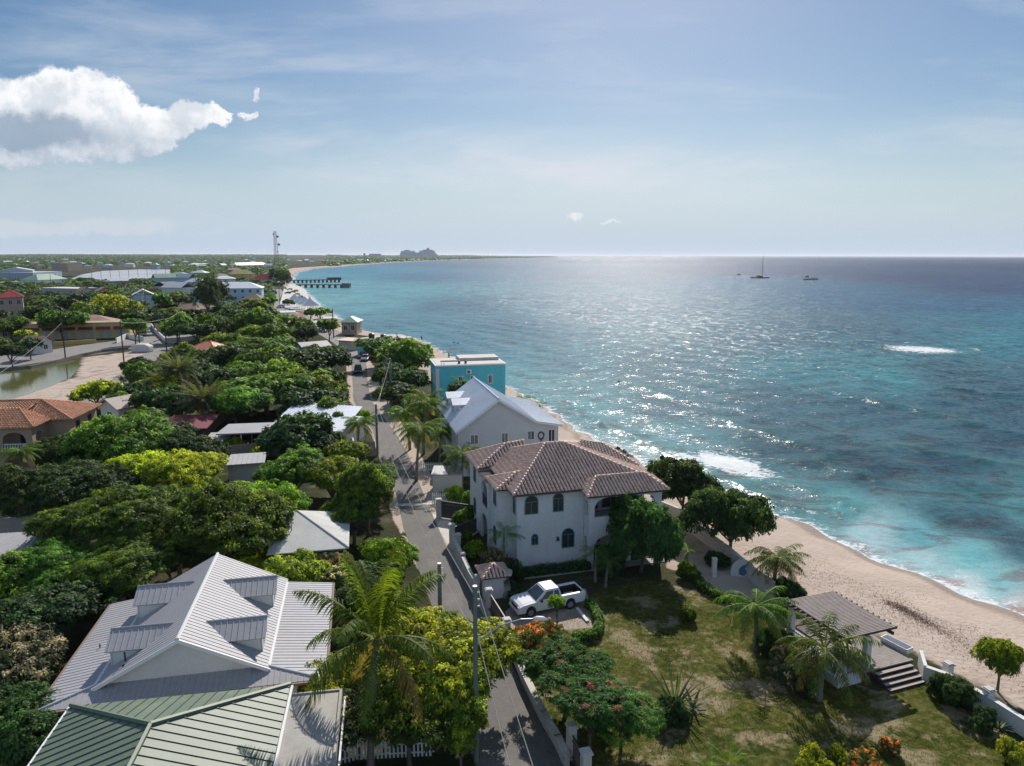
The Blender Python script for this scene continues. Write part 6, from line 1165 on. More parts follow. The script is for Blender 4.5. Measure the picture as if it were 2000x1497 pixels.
# random further houses across the plain
rng = random.Random(5); RW = [WHITE, PALEW, TAN, BLUEW]; RM = [(LTGREY, 'grey'), (LTGREY, 'pale grey'), (CANVAS, 'white'), (BROWNR, 'brown'), (RUST, 'rusty'), (GREENR, 'green'), (METALB, 'bluish')]
spots = [(u, 512+((u*37) % 17)) for u in range(8, 540, 13)]+[(560+9*i, 513.5-.12*i+(i % 3)) for i in range(32)]+[(60+31*i, 506.5+(i*7 % 4)) for i in range(16)]+[(300, 575), (318, 588), (262, 601), (446, 540), (418, 560), (345, 560), (305, 560), (520, 545)]
sparse = [q for q in spots]
for i, (u_, v_) in enumerate(sparse):
    p = G(u_, v_); 
    if sdf(np.array([p.x]), np.array([p.y]), LAND)[0] < 18: continue
    w_ = rng.uniform(9, 18); d_ = rng.uniform(8, 13); rm_, nm_ = RM[rng.randrange(len(RM))]; wm_ = RW[rng.randrange(len(RW))]
    rt = root('distant_house', (p.x, p.y, max(0, 0)), rng.uniform(-.5, .9), 'small far off house with '+nm_+' roof among the distant trees', 'house', 'far off houses with '+nm_+' roofs'); h_ = rng.uniform(4.5, 7.5); mb = MB(); mb.box(0, w_, 0, d_, -1, h_); mb.build('wall', wm_, rt); pl, _ = hip(-.5, w_+.5, -.5, d_+.5, h_, rng.uniform(2, 3.4), rng.random() < .4); mb = MB(); [mb.slab(q_, .2) for q_ in pl]; mb.build('roof', rm_, rt)
# ------------------------------------------------------------------ far vegetation
for u_, v_, rp_, k_, lb, h_ in [(225, 605, 48, 'yellow', 'big yellow green domed tree above the yellow building', 7), (175, 622, 40, 'broad', 'green tree left of the yellow green dome', 5), (120, 630, 42, 'broad', 'wide green tree behind the yellow building', 5.5), (80, 615, 34, 'dark', 'dark tree right of the red roofed building', 6), (150, 600, 36, 'dark', 'dark tree in the belt above the yellow building', 6), (20, 640, 34, 'broad', 'green tree below the red roofed building', 4), (262, 640, 24, 'broad', 'green tree at the right end of the yellow building', 5),
                                (58, 676, 22, 'dark', 'dark tree beside the white hut by the road', 3.5), (22, 690, 26, 'dark', 'dark round tree at the left edge by the pond road', 3.5), (50, 656, 16, 'yellow', 'yellow green tree at the left of the yellow building', 4), (5, 672, 16, 'broad', 'green bush at the far left edge by the flat block', 3), (625, 612, 18, 'broad', 'tree at the waterside beyond the market', 5), (642, 638, 22, 'broad', 'tree in front of the tan green roofed house', 5), (600, 652, 24, 'dark', 'dark tree beside the front street', 5),
                                (524, 590, 16, 'broad', 'green tree at the right end of the pale blue building', 6), (565, 592, 10, 'dark', 'small dark tree behind the peaked tents', 4), (606, 612, 13, 'dark', 'dark tree at the back of the stalls', 4), (420, 640, 42, 'broad', 'broad tree at the far edge of the grove', 4), (460, 630, 46, 'dark', 'dark tree in the far middle of the grove', 4.5), (510, 635, 44, 'broad', 'leafy tree below the brown hip roofed house', 4.5), (545, 628, 30, 'feather', 'feathery tree at the grove edge by the street', 4.5), (385, 650, 30, 'dark', 'dark tree behind the long white wall', 4), (345, 640, 34, 'broad', 'green tree at the corner of the white wall', 4.5), (325, 625, 26, 'dark', 'dark tree right of the side lane', 4.5), (560, 660, 30, 'broad', 'green tree in the upper grove by the street', 4), (490, 610, 30, 'broad', 'green tree in front of the brown hip roofed house', 4), (435, 615, 30, 'dark', 'dark tree between the two brown roofed houses', 4.5),
                                (405, 580, 26, 'pine', 'tall dark casuarina in front of the pale blue building', 11), (430, 572, 15, 'pine', 'slim casuarina before the pale blue building', 12), (345, 583, 26, 'feather', 'green tree left of the casuarina', 7), (315, 590, 22, 'broad', 'small tree beside the side lane', 6), (300, 630, 14, 'bright', 'round green tree by the side lane', 3), (548, 541, 10, 'pine', 'casuarina on the point above the pier', 7), (560, 545, 11, 'pine', 'casuarina nearest the pier', 6), (535, 540, 10, 'pine', 'casuarina behind the red roofed house', 7)]:
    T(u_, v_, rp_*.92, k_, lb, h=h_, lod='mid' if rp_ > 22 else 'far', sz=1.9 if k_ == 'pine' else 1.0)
rng = random.Random(12); cnt = 0; excl = [(40, 660, 270, 675), (0, 690, 340, 760), (225, 655, 340, 700), (0, 528, 130, 553), (130, 520, 340, 552), (375, 565, 515, 592), (530, 560, 610, 700), (452, 530, 500, 552), (495, 540, 535, 556), (70, 545, 135, 560), (80, 568, 155, 584), (0, 585, 52, 630), (455, 590, 520, 607), (335, 600, 386, 621), (284, 600, 312, 655), (462, 508, 526, 526), (350, 672, 428, 698), (213, 550, 258, 564), (130, 512, 164, 532), (560, 500, 640, 560)]
belt = {0: 'dense belt between the red roofed building and the salt pond', 1: 'trees around the pale blue building', 2: 'wooded plain below the tower'}
tries = 0
while cnt < 190 and tries < 6000:
    tries += 1; v_ = 515+(rng.random()**1.15)*118; u_ = rng.uniform(-20, 560)
    if any(a_ <= u_ <= c_ and b_ <= v_ <= d_ for a_, b_, c_, d_ in excl): continue
    p = G(u_, v_); 
    if sdf(np.array([p.x]), np.array([p.y]), LAND)[0] < 14: continue
    R_ = rng.uniform(3.2, 5.6); z_ = 0 if u_ < 300 and v_ > 555 else 1 if v_ > 540 else 2
    k_ = rng.choice(['far', 'far', 'broad', 'dark', 'feather', 'far']); cnt += 1
    NTREE[0] += 1; cme, tme, zc = proto(k_, 'far', NTREE[0] % 3); s = R_/3; rt = root('tree', (p.x, p.y, 0), rng.uniform(0, 6), 'bushy green tree in the '+belt[z_], 'tree', 'trees in the '+belt[z_])
    c = link('crown', cme, None, rt, (0, 0, 2.6)); c.scale = (s, s, s*.8); t_ = link('trunk', tme, None, rt); t_.scale = (s, s, .8)
# wooded plain and shore belt further out: uncountable
rn = np.random.default_rng(9); n = 34000; rr = np.exp(rn.uniform(math.log(420), math.log(11500), n)); aa = np.radians(rn.uniform(-46, 6, n)); X_, Y_ = rr*np.sin(aa), rr*np.cos(aa); s_ = sdf(X_, Y_, LAND)
scr = (np.sin(X_/47.+np.sin(Y_/60.)*2)+np.sin(Y_/71.+X_/130.)+rn.normal(size=n)*.7) > -.6
uu_ = 1000+FPX*X_/(Y_*.984+4.4); vv_ = 748.5+FPX*(25*math.cos(PITCH)-Y_*math.sin(PITCH))/(Y_*.984+4.4)
ok = (s_ > 14) & (scr | (s_ < 220))
for a_, b_, c_, d_ in excl: ok &= ~((uu_ > a_) & (uu_ < c_) & (vv_ > b_) & (vv_ < d_))
X_, Y_, rr, s_ = X_[ok], Y_[ok], rr[ok], s_[ok]; n = len(X_); per = 7
big = np.clip(rr/900., .75, 4.2)*np.where((s_ < 260), 1.25, 1.0)
zt = smoothstep(200, 1500, s_)*smoothstep(1800, 8500, rr)*(13+7*np.sin(X_/900.+1)*np.sin(Y_/1300.)+5*np.sin(X_/350.+Y_/500.)+3*np.sin(X_/170.))
o = unit(rn.normal(size=(n, per, 3))); o[..., 2] = np.abs(o[..., 2]); ht = np.clip(2.6*np.minimum(big, 2.2), 0, 6.0)
P_ = np.stack([X_, Y_, zt+.6], -1)[:, None, :]+o*np.stack([3.2*big, 3.2*big, ht], -1)[:, None, :]; tone = rn.uniform(.65, 1.4, n)
C_ = np.array([.038, .068, .024])*tone[:, None, None]*rn.uniform(.8, 1.2, (n, per, 1))*np.where(rn.random(n) < .15, 1.0, 1.0)[:, None, None]
Nn = unit(o+rn.normal(size=(n, per, 3))*.4+np.array([0, 0, .5])); V_, F_, Cc = [], [], []
Ls = np.repeat(3.4*big, per); aX = unit(rn.normal(size=(n*per, 3))); Nf = Nn.reshape(-1, 3); Pf = P_.reshape(-1, 3); aX = unit(aX-Nf*np.sum(aX*Nf, -1, keepdims=True)); bX = np.cross(Nf, aX); H_ = Ls[:, None]*.5
V_ = np.stack([Pf-aX*H_, Pf+bX*H_*.8, Pf+aX*H_, Pf-bX*H_*.8], 1).reshape(-1, 3)
tag(link('woodland', rawmesh('woodland', V_, np.arange(len(V_)).reshape(-1, 4), False, np.repeat(C_.reshape(-1, 3), 4, 0)), LEAF), 'far wooded plain fading to the horizon behind the town', 'woodland', kind='stuff')
# ------------------------------------------------------------------ vehicles
def wheel(x0, y0, r, w_, rt, side):
    mb = MB(); mb.tube([(x0, y0-w_/2, r), (x0, y0-w_/2+.03, r), (x0, y0+w_/2-.03, r), (x0, y0+w_/2, r)], [r*.92, r, r, r*.92], 20); o = mb.build('tyre', BLACK, None, smooth=False); o.name = 'wheel'; o.parent = rt
    mb = MB(); yo = y0+side*(w_/2+.005); mb.tube([(x0, yo-.02, r), (x0, yo+.01, r)], [r*.6, r*.55], 12); mb.build('rim', GALV, o)
def pickup(p, rz, label):
    """length 5.2 along x (front at -x)"""
    rt = root('pickup_truck', p, rz, label, 'pickup'); W_ = .9
    def side(poly, y0, y1, mb): mb.prism(poly, y0, y1, 'y')
    mb = MB()
    lower = [(-2.6, .42), (-2.28, .40), (-2.12, .40), (-2.08, .62), (-1.95, .80), (-1.72, .88), (-1.5, .80), (-1.36, .62), (-1.32, .38), (.98, .38), (1.02, .62), (1.15, .80), (1.38, .88), (1.62, .80), (1.76, .62), (1.80, .42), (2.55, .46), (2.6, .95), (2.58, 1.12), (.72, 1.12), (.6, 1.1), (-1.3, 1.08), (-2.3, .98), (-2.55, .88), (-2.62, .7)]
    side(lower, -W_, -.62, mb); side(lower, .62, W_, mb)
    side([(-2.6, .45), (-1.3, .45), (-1.3, 1.075), (-2.25, .995), (-2.5, .90), (-2.6, .75)], -.62, .62, mb); mb.build('body', CARW, rt, bevel=.025)
    mb = MB(); side([(-1.33, .4), (.7, .4), (.7, 1.0), (-1.33, 1.0)], -.62, .62, mb); mb.box(2.52, 2.58, -.62, .62, .5, 1.12); mb.build('floor_pan', CARW, rt)
    mb = MB(); b, t_ = [(-1.35, -.86), (.72, -.86), (.72, .86), (-1.35, .86)], [(-.52, -.68), (.55, -.68), (.55, .68), (-.52, .68)]
    mb.add([(x_, y_, 1.08) for x_, y_ in b]+[(x_, y_, 1.70) for x_, y_ in t_], [(4, 5, 6, 7), (0, 1, 5, 4), (1, 2, 6, 5), (2, 3, 7, 6), (3, 0, 4, 7)]); mb.box(-.5, .53, -.66, .66, 1.70, 1.75); mb.build('cab', CARW, rt, bevel=.05)
    def quadon(face, s0, s1, t0, t1, off=.012):
        a, b_, c_, d_ = [Vector(q) for q in face]; f = lambda s, t: (a.lerp(b_, s)).lerp(d_.lerp(c_, s), t); n_ = (b_-a).cross(d_-a).normalized(); return [f(s0, t0)+n_*off, f(s1, t0)+n_*off, f(s1, t1)+n_*off, f(s0, t1)+n_*off]
    L3 = lambda q, z: (q[0], q[1], z)
    fr_ = (L3(b[3], 1.08), L3(b[0], 1.08), L3(t_[0], 1.7), L3(t_[3], 1.7)); ls = (L3(b[0], 1.08), L3(b[1], 1.08), L3(t_[1], 1.7), L3(t_[0], 1.7)); rs_ = (L3(b[2], 1.08), L3(b[3], 1.08), L3(t_[3], 1.7), L3(t_[2], 1.7)); bk = (L3(b[1], 1.08), L3(b[2], 1.08), L3(t_[2], 1.7), L3(t_[1], 1.7))
    for nm, fc in (('windscreen', (fr_, .05, .95, .07, .92)), ('rear_window', (bk, .1, .9, .25, .88))): mb = MB(); mb.add(quadon(*fc), [(0, 1, 2, 3)]); mb.build(nm, DARKG, rt)
    for fc in ((ls, .16, .60, .12, .88), (ls, .66, .92, .12, .88), (rs_, .40, .84, .12, .88), (rs_, .08, .34, .12, .88)): mb = MB(); mb.add(quadon(*fc), [(0, 1, 2, 3)]); mb.build('side_window', DARKG, rt)
    mb = MB(); mb.box(.74, 2.5, -.62, .62, .55, .6); mb.box(.72, .76, -.62, .62, .6, 1.1); mb.box(.76, 2.5, -.625, -.60, .6, 1.10); mb.box(.76, 2.5, .60, .625, .6, 1.10); mb.box(2.49, 2.515, -.6, .6, .6, 1.1); mb.build('cargo_bed', BLACK, rt)
    mb = MB(); [mb.box(.72, 2.58, y_-.1, y_+.1, 1.122, 1.15) for y_ in (-.78, .78)]; mb.box(2.46, 2.58, -.68, .68, 1.122, 1.15); mb.build('bed_rail', CARW, rt)
    mb = MB(); mb.box(1.3, 2.0, -.45, .1, .6, .85); mb.build('tool_crate', GALV, rt)
    mb = MB(); mb.box(-2.70, -2.58, -.84, .84, .38, .6); mb.build('bumper', CARW, rt, bevel=.03); mb = MB(); mb.box(-2.64, -2.60, -.42, .42, .62, .84); mb.build('grille', BLACK, rt); mb = MB(); mb.box(2.60, 2.70, -.8, .8, .45, .58); mb.build('bumper', GALV, rt)
    for y_ in (-.68, .68): mb = MB(); mb.box(-2.63, -2.53, y_-.15, y_+.15, .66, .84); mb.build('headlight', LAMPW, rt); mb = MB(); mb.box(2.57, 2.62, y_*1.2-.07, y_*1.2+.07, .72, 1.04); mb.build('tail_light', LAMPR, rt)
    for sg in (-1, 1): mb = MB(); mb.box(-1.02, -.88, sg*.9+(0 if sg > 0 else -.16), sg*.9+(.16 if sg > 0 else 0), 1.08, 1.24); mb.build('mirror', BLACK, rt)
    for sg in (-1, 1): mb = MB(); mb.box(-.1, .08, sg*.905-.008, sg*.905+.008, .92, .95); mb.build('door_handle', BLACK, rt)
    sm_b = MB(); [sm_b.box(x_-.006, x_+.006, sg*.9-.004, sg*.9+.004, .42, 1.07) for x_ in (-1.25, .12, .68) for sg in (-1, 1)]; sm_b.build('door_seams', DKMET, rt)
    for x_ in (-1.72, 1.38):
        for sg in (-1, 1): wheel(x_, sg*.76, .37, .24, rt, sg)
    return rt
pickup((2.62, 47.55, .01), rad(23), 'white extended cab pickup parked on the pad below the villa')
def car(p, rz, mtl, label, van=False, group=None):
    rt = root('parked_car', p, rz, label, 'car', group); mb = MB(); h1, h2 = (.95, 1.45) if not van else (1.05, 1.85)
    mb.prism([(-2.15, .35), (2.15, .35), (2.2, .7), (2.1, h1), (-1.0, h1), (-2.1, h1*.85), (-2.2, .6)], -.85, .85, 'y'); mb.build('body', mtl, rt, bevel=.08)
    b = [(-1.15, -.78), (1.9, -.78), (1.9, .78), (-1.15, .78)]; t_ = [(-.5, -.62), (1.5, -.62), (1.5, .62), (-.5, .62)]; mb = MB(); mb.add([(x_, y_, h1) for x_, y_ in b]+[(x_, y_, h2-.06) for x_, y_ in t_], [(0, 1, 5, 4), (1, 2, 6, 5), (2, 3, 7, 6), (3, 0, 4, 7)]); mb.build('windows', DARKG, rt)
    mb = MB(); mb.box(-.55, 1.55, -.65, .65, h2-.06, h2); mb.build('roof', mtl, rt, bevel=.03); mb = MB(); [mb.tube([(x_, s_*.86, .32), (x_, s_*.68, .32)], .32, 12) for x_ in (-1.35, 1.35) for s_ in (-1, 1)]; mb.build('wheels', BLACK, rt)
    mb = MB(); [mb.box(-2.23, -2.17, y_-.2, y_+.2, .55, .7) for y_ in (-.6, .6)]; mb.build('headlights', LAMPW, rt)
    return rt
p = G(700, 729); car(p, rad(102), CARD, 'dark van driving toward the camera on the narrow road', True)
cars = [(709, 700, 95, CARD, 'dark car parked at the verge below the pink building'), (714, 705, 95, CARS, 'silver car half hidden under the tree below the pink building'), (608, 647, 60, CARW, 'white car beside the street near the green tree'), (616, 651, 60, CARS, 'silver car right of the white one by the street'), (636, 650, 80, CARD, 'dark car under the tree by the tan house'), (556, 598, 70, CARW, 'white car at the left end of the market row'), (548, 603, 70, CARS, 'silver car outside the market row'), (561, 590, 70, CARR, 'red car among the market stalls'),
        (577, 571, 20, CARO, 'yellow vehicle on the waterfront parking'), (572, 573, 20, CARO, 'second yellow vehicle on the waterfront parking'), (566, 568, 20, CARW, 'white car at the pier parking'), (580, 578, 20, CARW, 'white van on the seaward side of the parking', ), (586, 583, 20, CARS, 'grey van beside the peaked tents'), (555, 566, 20, CARS, 'silver car at the top of the front street'), (562, 575, 20, CARD, 'dark car on the pier parking'), (524, 594, 80, CARW, 'white car beside the pale blue building'), (529, 598, 80, CARD, 'dark car beside the pale blue building')]
for u_, v_, a_, m_, lb in cars: p = G(u_, v_); car(p, rad(a_), m_, lb, False, 'cars parked along the front street')
for i in range(9): p = G(175+i*5.2, 526.6-.05*i, 0); car(p, rad(10), [CARW, CARD, CARS, CARR][i % 4], 'tiny car parked in a row beyond the salt pond', False, 'cars parked beyond the salt pond')
for i in range(5): p = G(124+i*5.5, 543, 0); car(p, rad(10), [CARD, CARS, CARB][i % 3], 'tiny car parked beside the bluish warehouse', False, 'cars parked beside the warehouse')
# ------------------------------------------------------------------ poles, wires, tower, pier, boats, people
WTOP = {}
def pole(key, u, v, h, label, m=None, arm=0.0, r=.14, armrot=0):
    p = G(u, v); rt = root('utility_pole', (p.x, p.y, 0), 0, label, 'utility pole'); mb = MB(); mb.tube([(0, 0, -.2), (0, 0, h)], [r, r*.75], 9); mb.build('shaft', m or POLEM, rt); WTOP[key] = Vector((p.x, p.y, h))
    mb = MB(); mb.cyl((0, 0, h), r*.85, .04, 9); mb.build('pole_cap', GALV, rt)
    for k in range(3): mb = MB(); mb.tube([(r*.8, 0, h-.3-k*.35), (r*.8+.12, 0, h-.3-k*.35)], [.03, .05], 6); mb.build('insulator', TRIM, rt)
    if arm: mb = MB(); c_, s_ = math.cos(armrot), math.sin(armrot); mb.tube([(-arm*c_, -arm*s_, h*.62), (arm*c_, arm*s_, h*.62)], .06, 5); mb.build('crossarm', POLEM, rt)
    return rt
rt = pole('C', 932, 1488, 9.4, 'tall greenish utility pole with street lamp arm rising from the yellow tree', POLEG, r=.135)
mb = MB(); mb.tube([(.15, 0, 6.6), (1.2, .25, 7.25), (2.2, .4, 7.5), (2.9, .45, 7.5)], [.035, .035, .03, .03], 6); o = mb.build('lamp_arm', GALV, rt); mb = MB(); mb.tube([(2.8, .45, 7.5), (3.0, .45, 7.53), (3.3, .46, 7.5), (3.5, .46, 7.44)], [.05, .11, .12, .04], 8); mb.build('lamp_head', TRIM, o, smooth=True)
pole('B', 862, 1270, 5.9, 'grey utility pole at the left road edge above the palm', r=.16); pole('A', 738, 890, 6.6, 'tall grey pole on the left verge at the road bend', r=.17); pole('D', 765, 800, 8.4, 'pole with crossarm right of the road before the turquoise building', arm=1.2, r=.18); pole('D2', 757, 790, 8.0, 'thin pale pole just left of the one with crossarm', r=.1); pole('E', 652, 661, 9, 'pale pole by the market trees', r=.2)
for k_, u_, v_, h_, lb in [('F', 129, 706, 12, 'dark pole standing at the pond edge wall'), ('G', 244, 722, 10.5, 'dark pole on the bare bank by the lane'), ('H', 327, 697, 9.5, 'dark pole where the lane meets the junction'), ('I', 352, 672, 9, 'pole behind the long white wall'), ('J', 273, 672, 9.5, 'pole at the mouth of the side lane'), ('K', 287, 620, 11, 'pole midway up the side lane'), ('L', 281, 595, 11, 'pole at the top of the side lane'), ('M', 438, 602, 10, 'pole in front of the pale blue building'), ('N', 547, 600, 11, 'leaning pole beside the front street'), ('O', 466, 655, 9.5, 'thin pole rising out of the grove'), ('P', 102, 575, 13, 'pole behind the green roofed house'), ('Q', 24, 580, 14, 'pole at the far left behind the red roof')]: pole(k_, u_, v_, h_, lb, DKWOOD if k_ in 'FGHJ' else None, r=.16)
for i in range(9): p_ = pole('S%d' % i, 180+i*18, 545-.6*i, 11, 'slim pole in the row along the salt pond', r=.22); p_['group'] = 'poles along the salt pond'
def wire(a, b, sag, label, r=.016):
    a, b = Vector(a), Vector(b); mb = MB(); pts = []
    for i in range(17): t = i/16; q = a.lerp(b, t); q.z -= sag*4*t*(1-t); pts.append(q)
    mb.tube(pts, r, 4); return mb.build('power_line', WIRE, None, label=label, cat='power line')
C0, B0, A0, D0 = WTOP['C'], WTOP['B'], WTOP['A'], WTOP['D']; lift = lambda q, z, x_=0: q+Vector((x_, 0, z))
END = G(1050, 1520, 7.0); END2 = G(1003, 1520, 5.5)
wire(lift(C0, -.15, .15), END, .1, 'cable leaving the green pole toward the bottom right over the road', .02); wire(lift(C0, -2.4, .1), END2, .1, 'lower cable from the green pole to the bottom edge', .018); wire(lift(C0, -.3, -.1), lift(A0, -.1, .1), .9, 'upper cable strung between the green pole and the pole at the bend', .02)
wire(lift(B0, -.2, .1), lift(C0, -2.2, -.1), .3, 'short cable from the grey pole to the green pole', .02); wire(lift(B0, -.1), lift(A0, -1.2), .8, 'lower cable from the grey pole to the pole at the bend', .02); wire(lift(A0, -.1), lift(D0, -.2), .5, 'cable from the bend pole to the crossarm pole', .022); wire(lift(A0, -.9), lift(D0, -3.2, -1.2), .5, 'cable from the bend pole to the crossarm end', .022)
wire(lift(D0, -.1), (D0.x-1.6, D0.y-6, 0), 0, 'stay wire slanting down from the crossarm pole', .022); wire(lift(D0, -.2), lift(WTOP['E'], -.2), 1.2, 'long cable from the crossarm pole to the market pole', .03)
for a_, b_ in (('F', 'G'), ('G', 'H'), ('H', 'I'), ('H', 'J'), ('J', 'K'), ('K', 'L')): wire(lift(WTOP[a_], -.2), lift(WTOP[b_], -.2), .45, 'thin cable between the pole %s and the next one' % {'F': 'at the pond edge', 'G': 'on the bare bank', 'H': 'by the junction'+(' toward the wall' if b_ == 'I' else ' toward the lane'), 'J': 'at the lane mouth', 'K': 'midway up the lane'}[a_], .02)
wire(lift(WTOP['F'], -3), G(-20, 745, 6), .5, 'cable crossing over the pond to the left edge', .02)
# lattice tower
tp = G(541, 528); rt = root('radio_tower', (tp.x, tp.y, 0), rad(15), 'tall lattice radio tower with dishes above the town', 'radio tower'); H_ = 64; mb = MB(); cs = [(math.cos(a)*1, math.sin(a)*1) for a in (.5, 2.6, 4.7)]
def tw(z): return 4.6-2.4*z/H_
for (c_, s_) in cs: mb.tube([(c_*tw(0), s_*tw(0), 0), (c_*tw(H_), s_*tw(H_), H_)], .28, 4)
for k in range(13):
    z0, z1 = k*H_/13, (k+1)*H_/13
    for i in range(3):
        a, b = cs[i], cs[(i+1) % 3]; mb.tube([(a[0]*tw(z0), a[1]*tw(z0), z0), (b[0]*tw(z1), b[1]*tw(z1), z1)], .12, 3); mb.tube([(b[0]*tw(z0), b[1]*tw(z0), z0), (a[0]*tw(z1), a[1]*tw(z1), z1)], .12, 3); mb.tube([(a[0]*tw(z1), a[1]*tw(z1), z1), (b[0]*tw(z1), b[1]*tw(z1), z1)], .12, 3)
mb.build('lattice', M('tower_steel', (.16, .13, .15), .6), rt)
for z_, x_, r_ in ((55, 4, 2.0), (42, 5.5, 2.2), (30, 3, 1.2), (59, -2.6, 1.4)): mb = MB(); mb.cyl((x_, -2, z_), r_, 1.2, 10, 'y'); mb.tube([(0, 0, z_), (x_, -1.5, z_)], .15, 4); mb.build('dish', M('dish_grey', (.2, .2, .23), .6), rt)
# pier
PA, PBp = G(574, 559, -.2), G(684, 560, -.2)
for nm, (q0, q1), wd, lb, piles in (('pier', (G(578, 559.5, 0), G(683, 559.5, 0)), 5, 'dark concrete pier deck on thick piles, nearer of the two', 9), ('pier', (G(571, 551, 0), G(667, 549, 0)), 3, 'narrow pier catwalk with railings behind the main one', 12)):
    d = q1-q0; L_ = math.hypot(d.x, d.y); rt = root(nm, (q0.x, q0.y, 0), math.atan2(d.y, d.x), lb, 'pier'); mb = MB(); mb.box(0, L_, 0, wd, .6, 1.3); mb.build('deck', M('pier_deck', (.09, .085, .08), .9), rt)
    for i in range(piles): mb = MB(); x_ = L_*(i+.5)/piles; mb.box(x_-.5, x_+.5, 0.1, wd-.1, -3, .6); mb.build('pile', M('pier_pile', (.05, .048, .045), .9), rt)
    if piles == 12: mb = MB(); railing(mb, (0, 0, 1.3), (L_, 0, 1.3), 1.4, 3.5, .09); mb.box(L_*.72, L_, .3, wd, 1.3, 3.2); mb.build('railing', DKMET, rt)
    else: mb = MB(); mb.box(L_*.86, L_*1.0, -.5, wd+.5, -2.5, 2.2); mb.build('pier_head', ROCK, rt)
# boats
def lerpw(u, v): return G(u, v, -1.5)
p = lerpw(1485, 543); rt = root('catamaran', p, rad(12), 'large sailing catamaran with tall bare mast on the glittering sea', 'catamaran'); s_ = 1.0
for y_ in (-3.2, 3.2): mb = MB(); mb.prism([(-11, 1.5), (-10, .1), (9, 0), (11, 1.6)], y_-.8, y_+.8, 'y'); mb.build('hull', HULL, rt)
mb = MB(); mb.box(-8, 8, -3.2, 3.2, 1.2, 1.6); mb.build('deck', BOATW, rt); mb = MB(); mb.prism([(-5.5, 1.6), (2, 1.6), (1, 3.4), (-4, 3.4)], -2.6, 2.6, 'y'); mb.build('cabin', M('cabin_brown', (.2, .1, .08), .6), rt); mb = MB(); mb.tube([(2, 0, 1.5), (2.2, 0, 25)], [.3, .22], 6); mb.build('mast', DKMET, rt); mb = MB(); mb.tube([(2, 0, 3.2), (-6, 0, 3.7)], .25, 5); mb.build('boom', BOATW, rt); mb = MB(); [mb.tube([(x_, -3, 1.5), (x_, -3, 3.2)], .1, 4) for x_ in (4, 6.5, 9)]; mb.build('stanchion', BOATW, rt)
p = lerpw(1583, 546); rt = root('motor_boat', p, rad(5), 'dark open tour boat with canopy right of the catamaran', 'boat'); mb = MB(); mb.prism([(-8, .2), (7.6, .2), (8.6, 1.8), (-8, 1.4)], -1.9, 1.9, 'y'); mb.build('hull', HULL, rt); mb = MB(); mb.box(-6, 6.5, -1.7, 1.7, 3.0, 3.25); mb.build('canopy', HULL, rt); mb = MB(); [mb.box(x_-.12, x_+.12, y_-.12, y_+.12, 1.4, 3.0) for x_ in (-5.8, -1.5, 2.5, 6.2) for y_ in (-1.5, 1.5)]; mb.box(-5.5, -2.5, -1, 1, 3.25, 4.6); mb.build('cabin_posts', DKMET, rt)
p = lerpw(1443, 537); rt = root('dinghy', p, 0, 'tiny dinghy left of the catamaran', 'boat'); mb = MB(); mb.prism([(-3, .1), (3, .1), (3.4, 1), (-3, .8)], -.9, .9, 'y'); mb.build('hull', HULL, rt); mb = MB(); mb.box(-1, .3, -.5, .5, .9, 1.8); mb.build('console', HULL, rt)
# cruise ship far behind the point
p = Vector((G(817, 503).x/G(817, 503).y*6150, 6150, 0)); rt = root('cruise_ship', p, rad(8), 'large grey cruise ship docked beyond the wooded point', 'cruise ship'); mb = MB(); mb.prism([(-150, 0), (160, 0), (178, 24), (-165, 22)], -18, 18, 'y'); mb.build('hull', SHIPM, rt); mb = MB()
for x0, x1, z0, z1 in ((-155, 160, 22, 36), (-150, 145, 36, 46), (-145, -25, 46, 58), (10, 140, 46, 62), (-120, -70, 58, 66), (40, 120, 62, 70)): mb.box(x0, x1, -16, 16, z0, z1)
mb.build('superstructure', SHIPM, rt); mb = MB(); mb.prism([(70, 70), (96, 70), (92, 84), (74, 84)], -7, 7, 'y'); mb.build('funnel', M('funnel_grey', (.1, .11, .15), .6), rt); mb = MB(); mb.tube([(-95, 0, 56), (-95, 0, 72)], 1.5, 5); mb.tube([(-40, 0, 50), (-40, 0, 66)], 1.2, 5); mb.build('mast', SHIPM, rt)
p = Vector((G(734, 503).x/G(734, 503).y*5600, 5600, 0)); rt = root('cruise_ship', p, rad(5), 'small dark second ship left of the large cruise ship', 'ship'); mb = MB(); mb.prism([(-55, 0), (58, 0), (64, 22), (-58, 20)], -10, 10, 'y'); mb.build('hull', SHIPM, rt); mb = MB(); mb.box(-50, 40, -9, 9, 20, 34); mb.build('superstructure', SHIPM, rt)
p = G(712, 507.5); rt = root('water_tower', (p.x*.62, p.y*.62, 0), 0, 'slim water tower poking above the shore trees', 'water tower'); mb = MB(); mb.tube([(0, 0, 0), (0, 0, 26)], .9, 6); mb.build('leg', DKMET, rt); mb = MB(); mb.tube([(0, 0, 24), (0, 0, 26), (0, 0, 29), (0, 0, 31)], [.6, 4, 4, .6], 10); mb.build('tank', M('tank_grey', (.2, .2, .22), .7), rt)
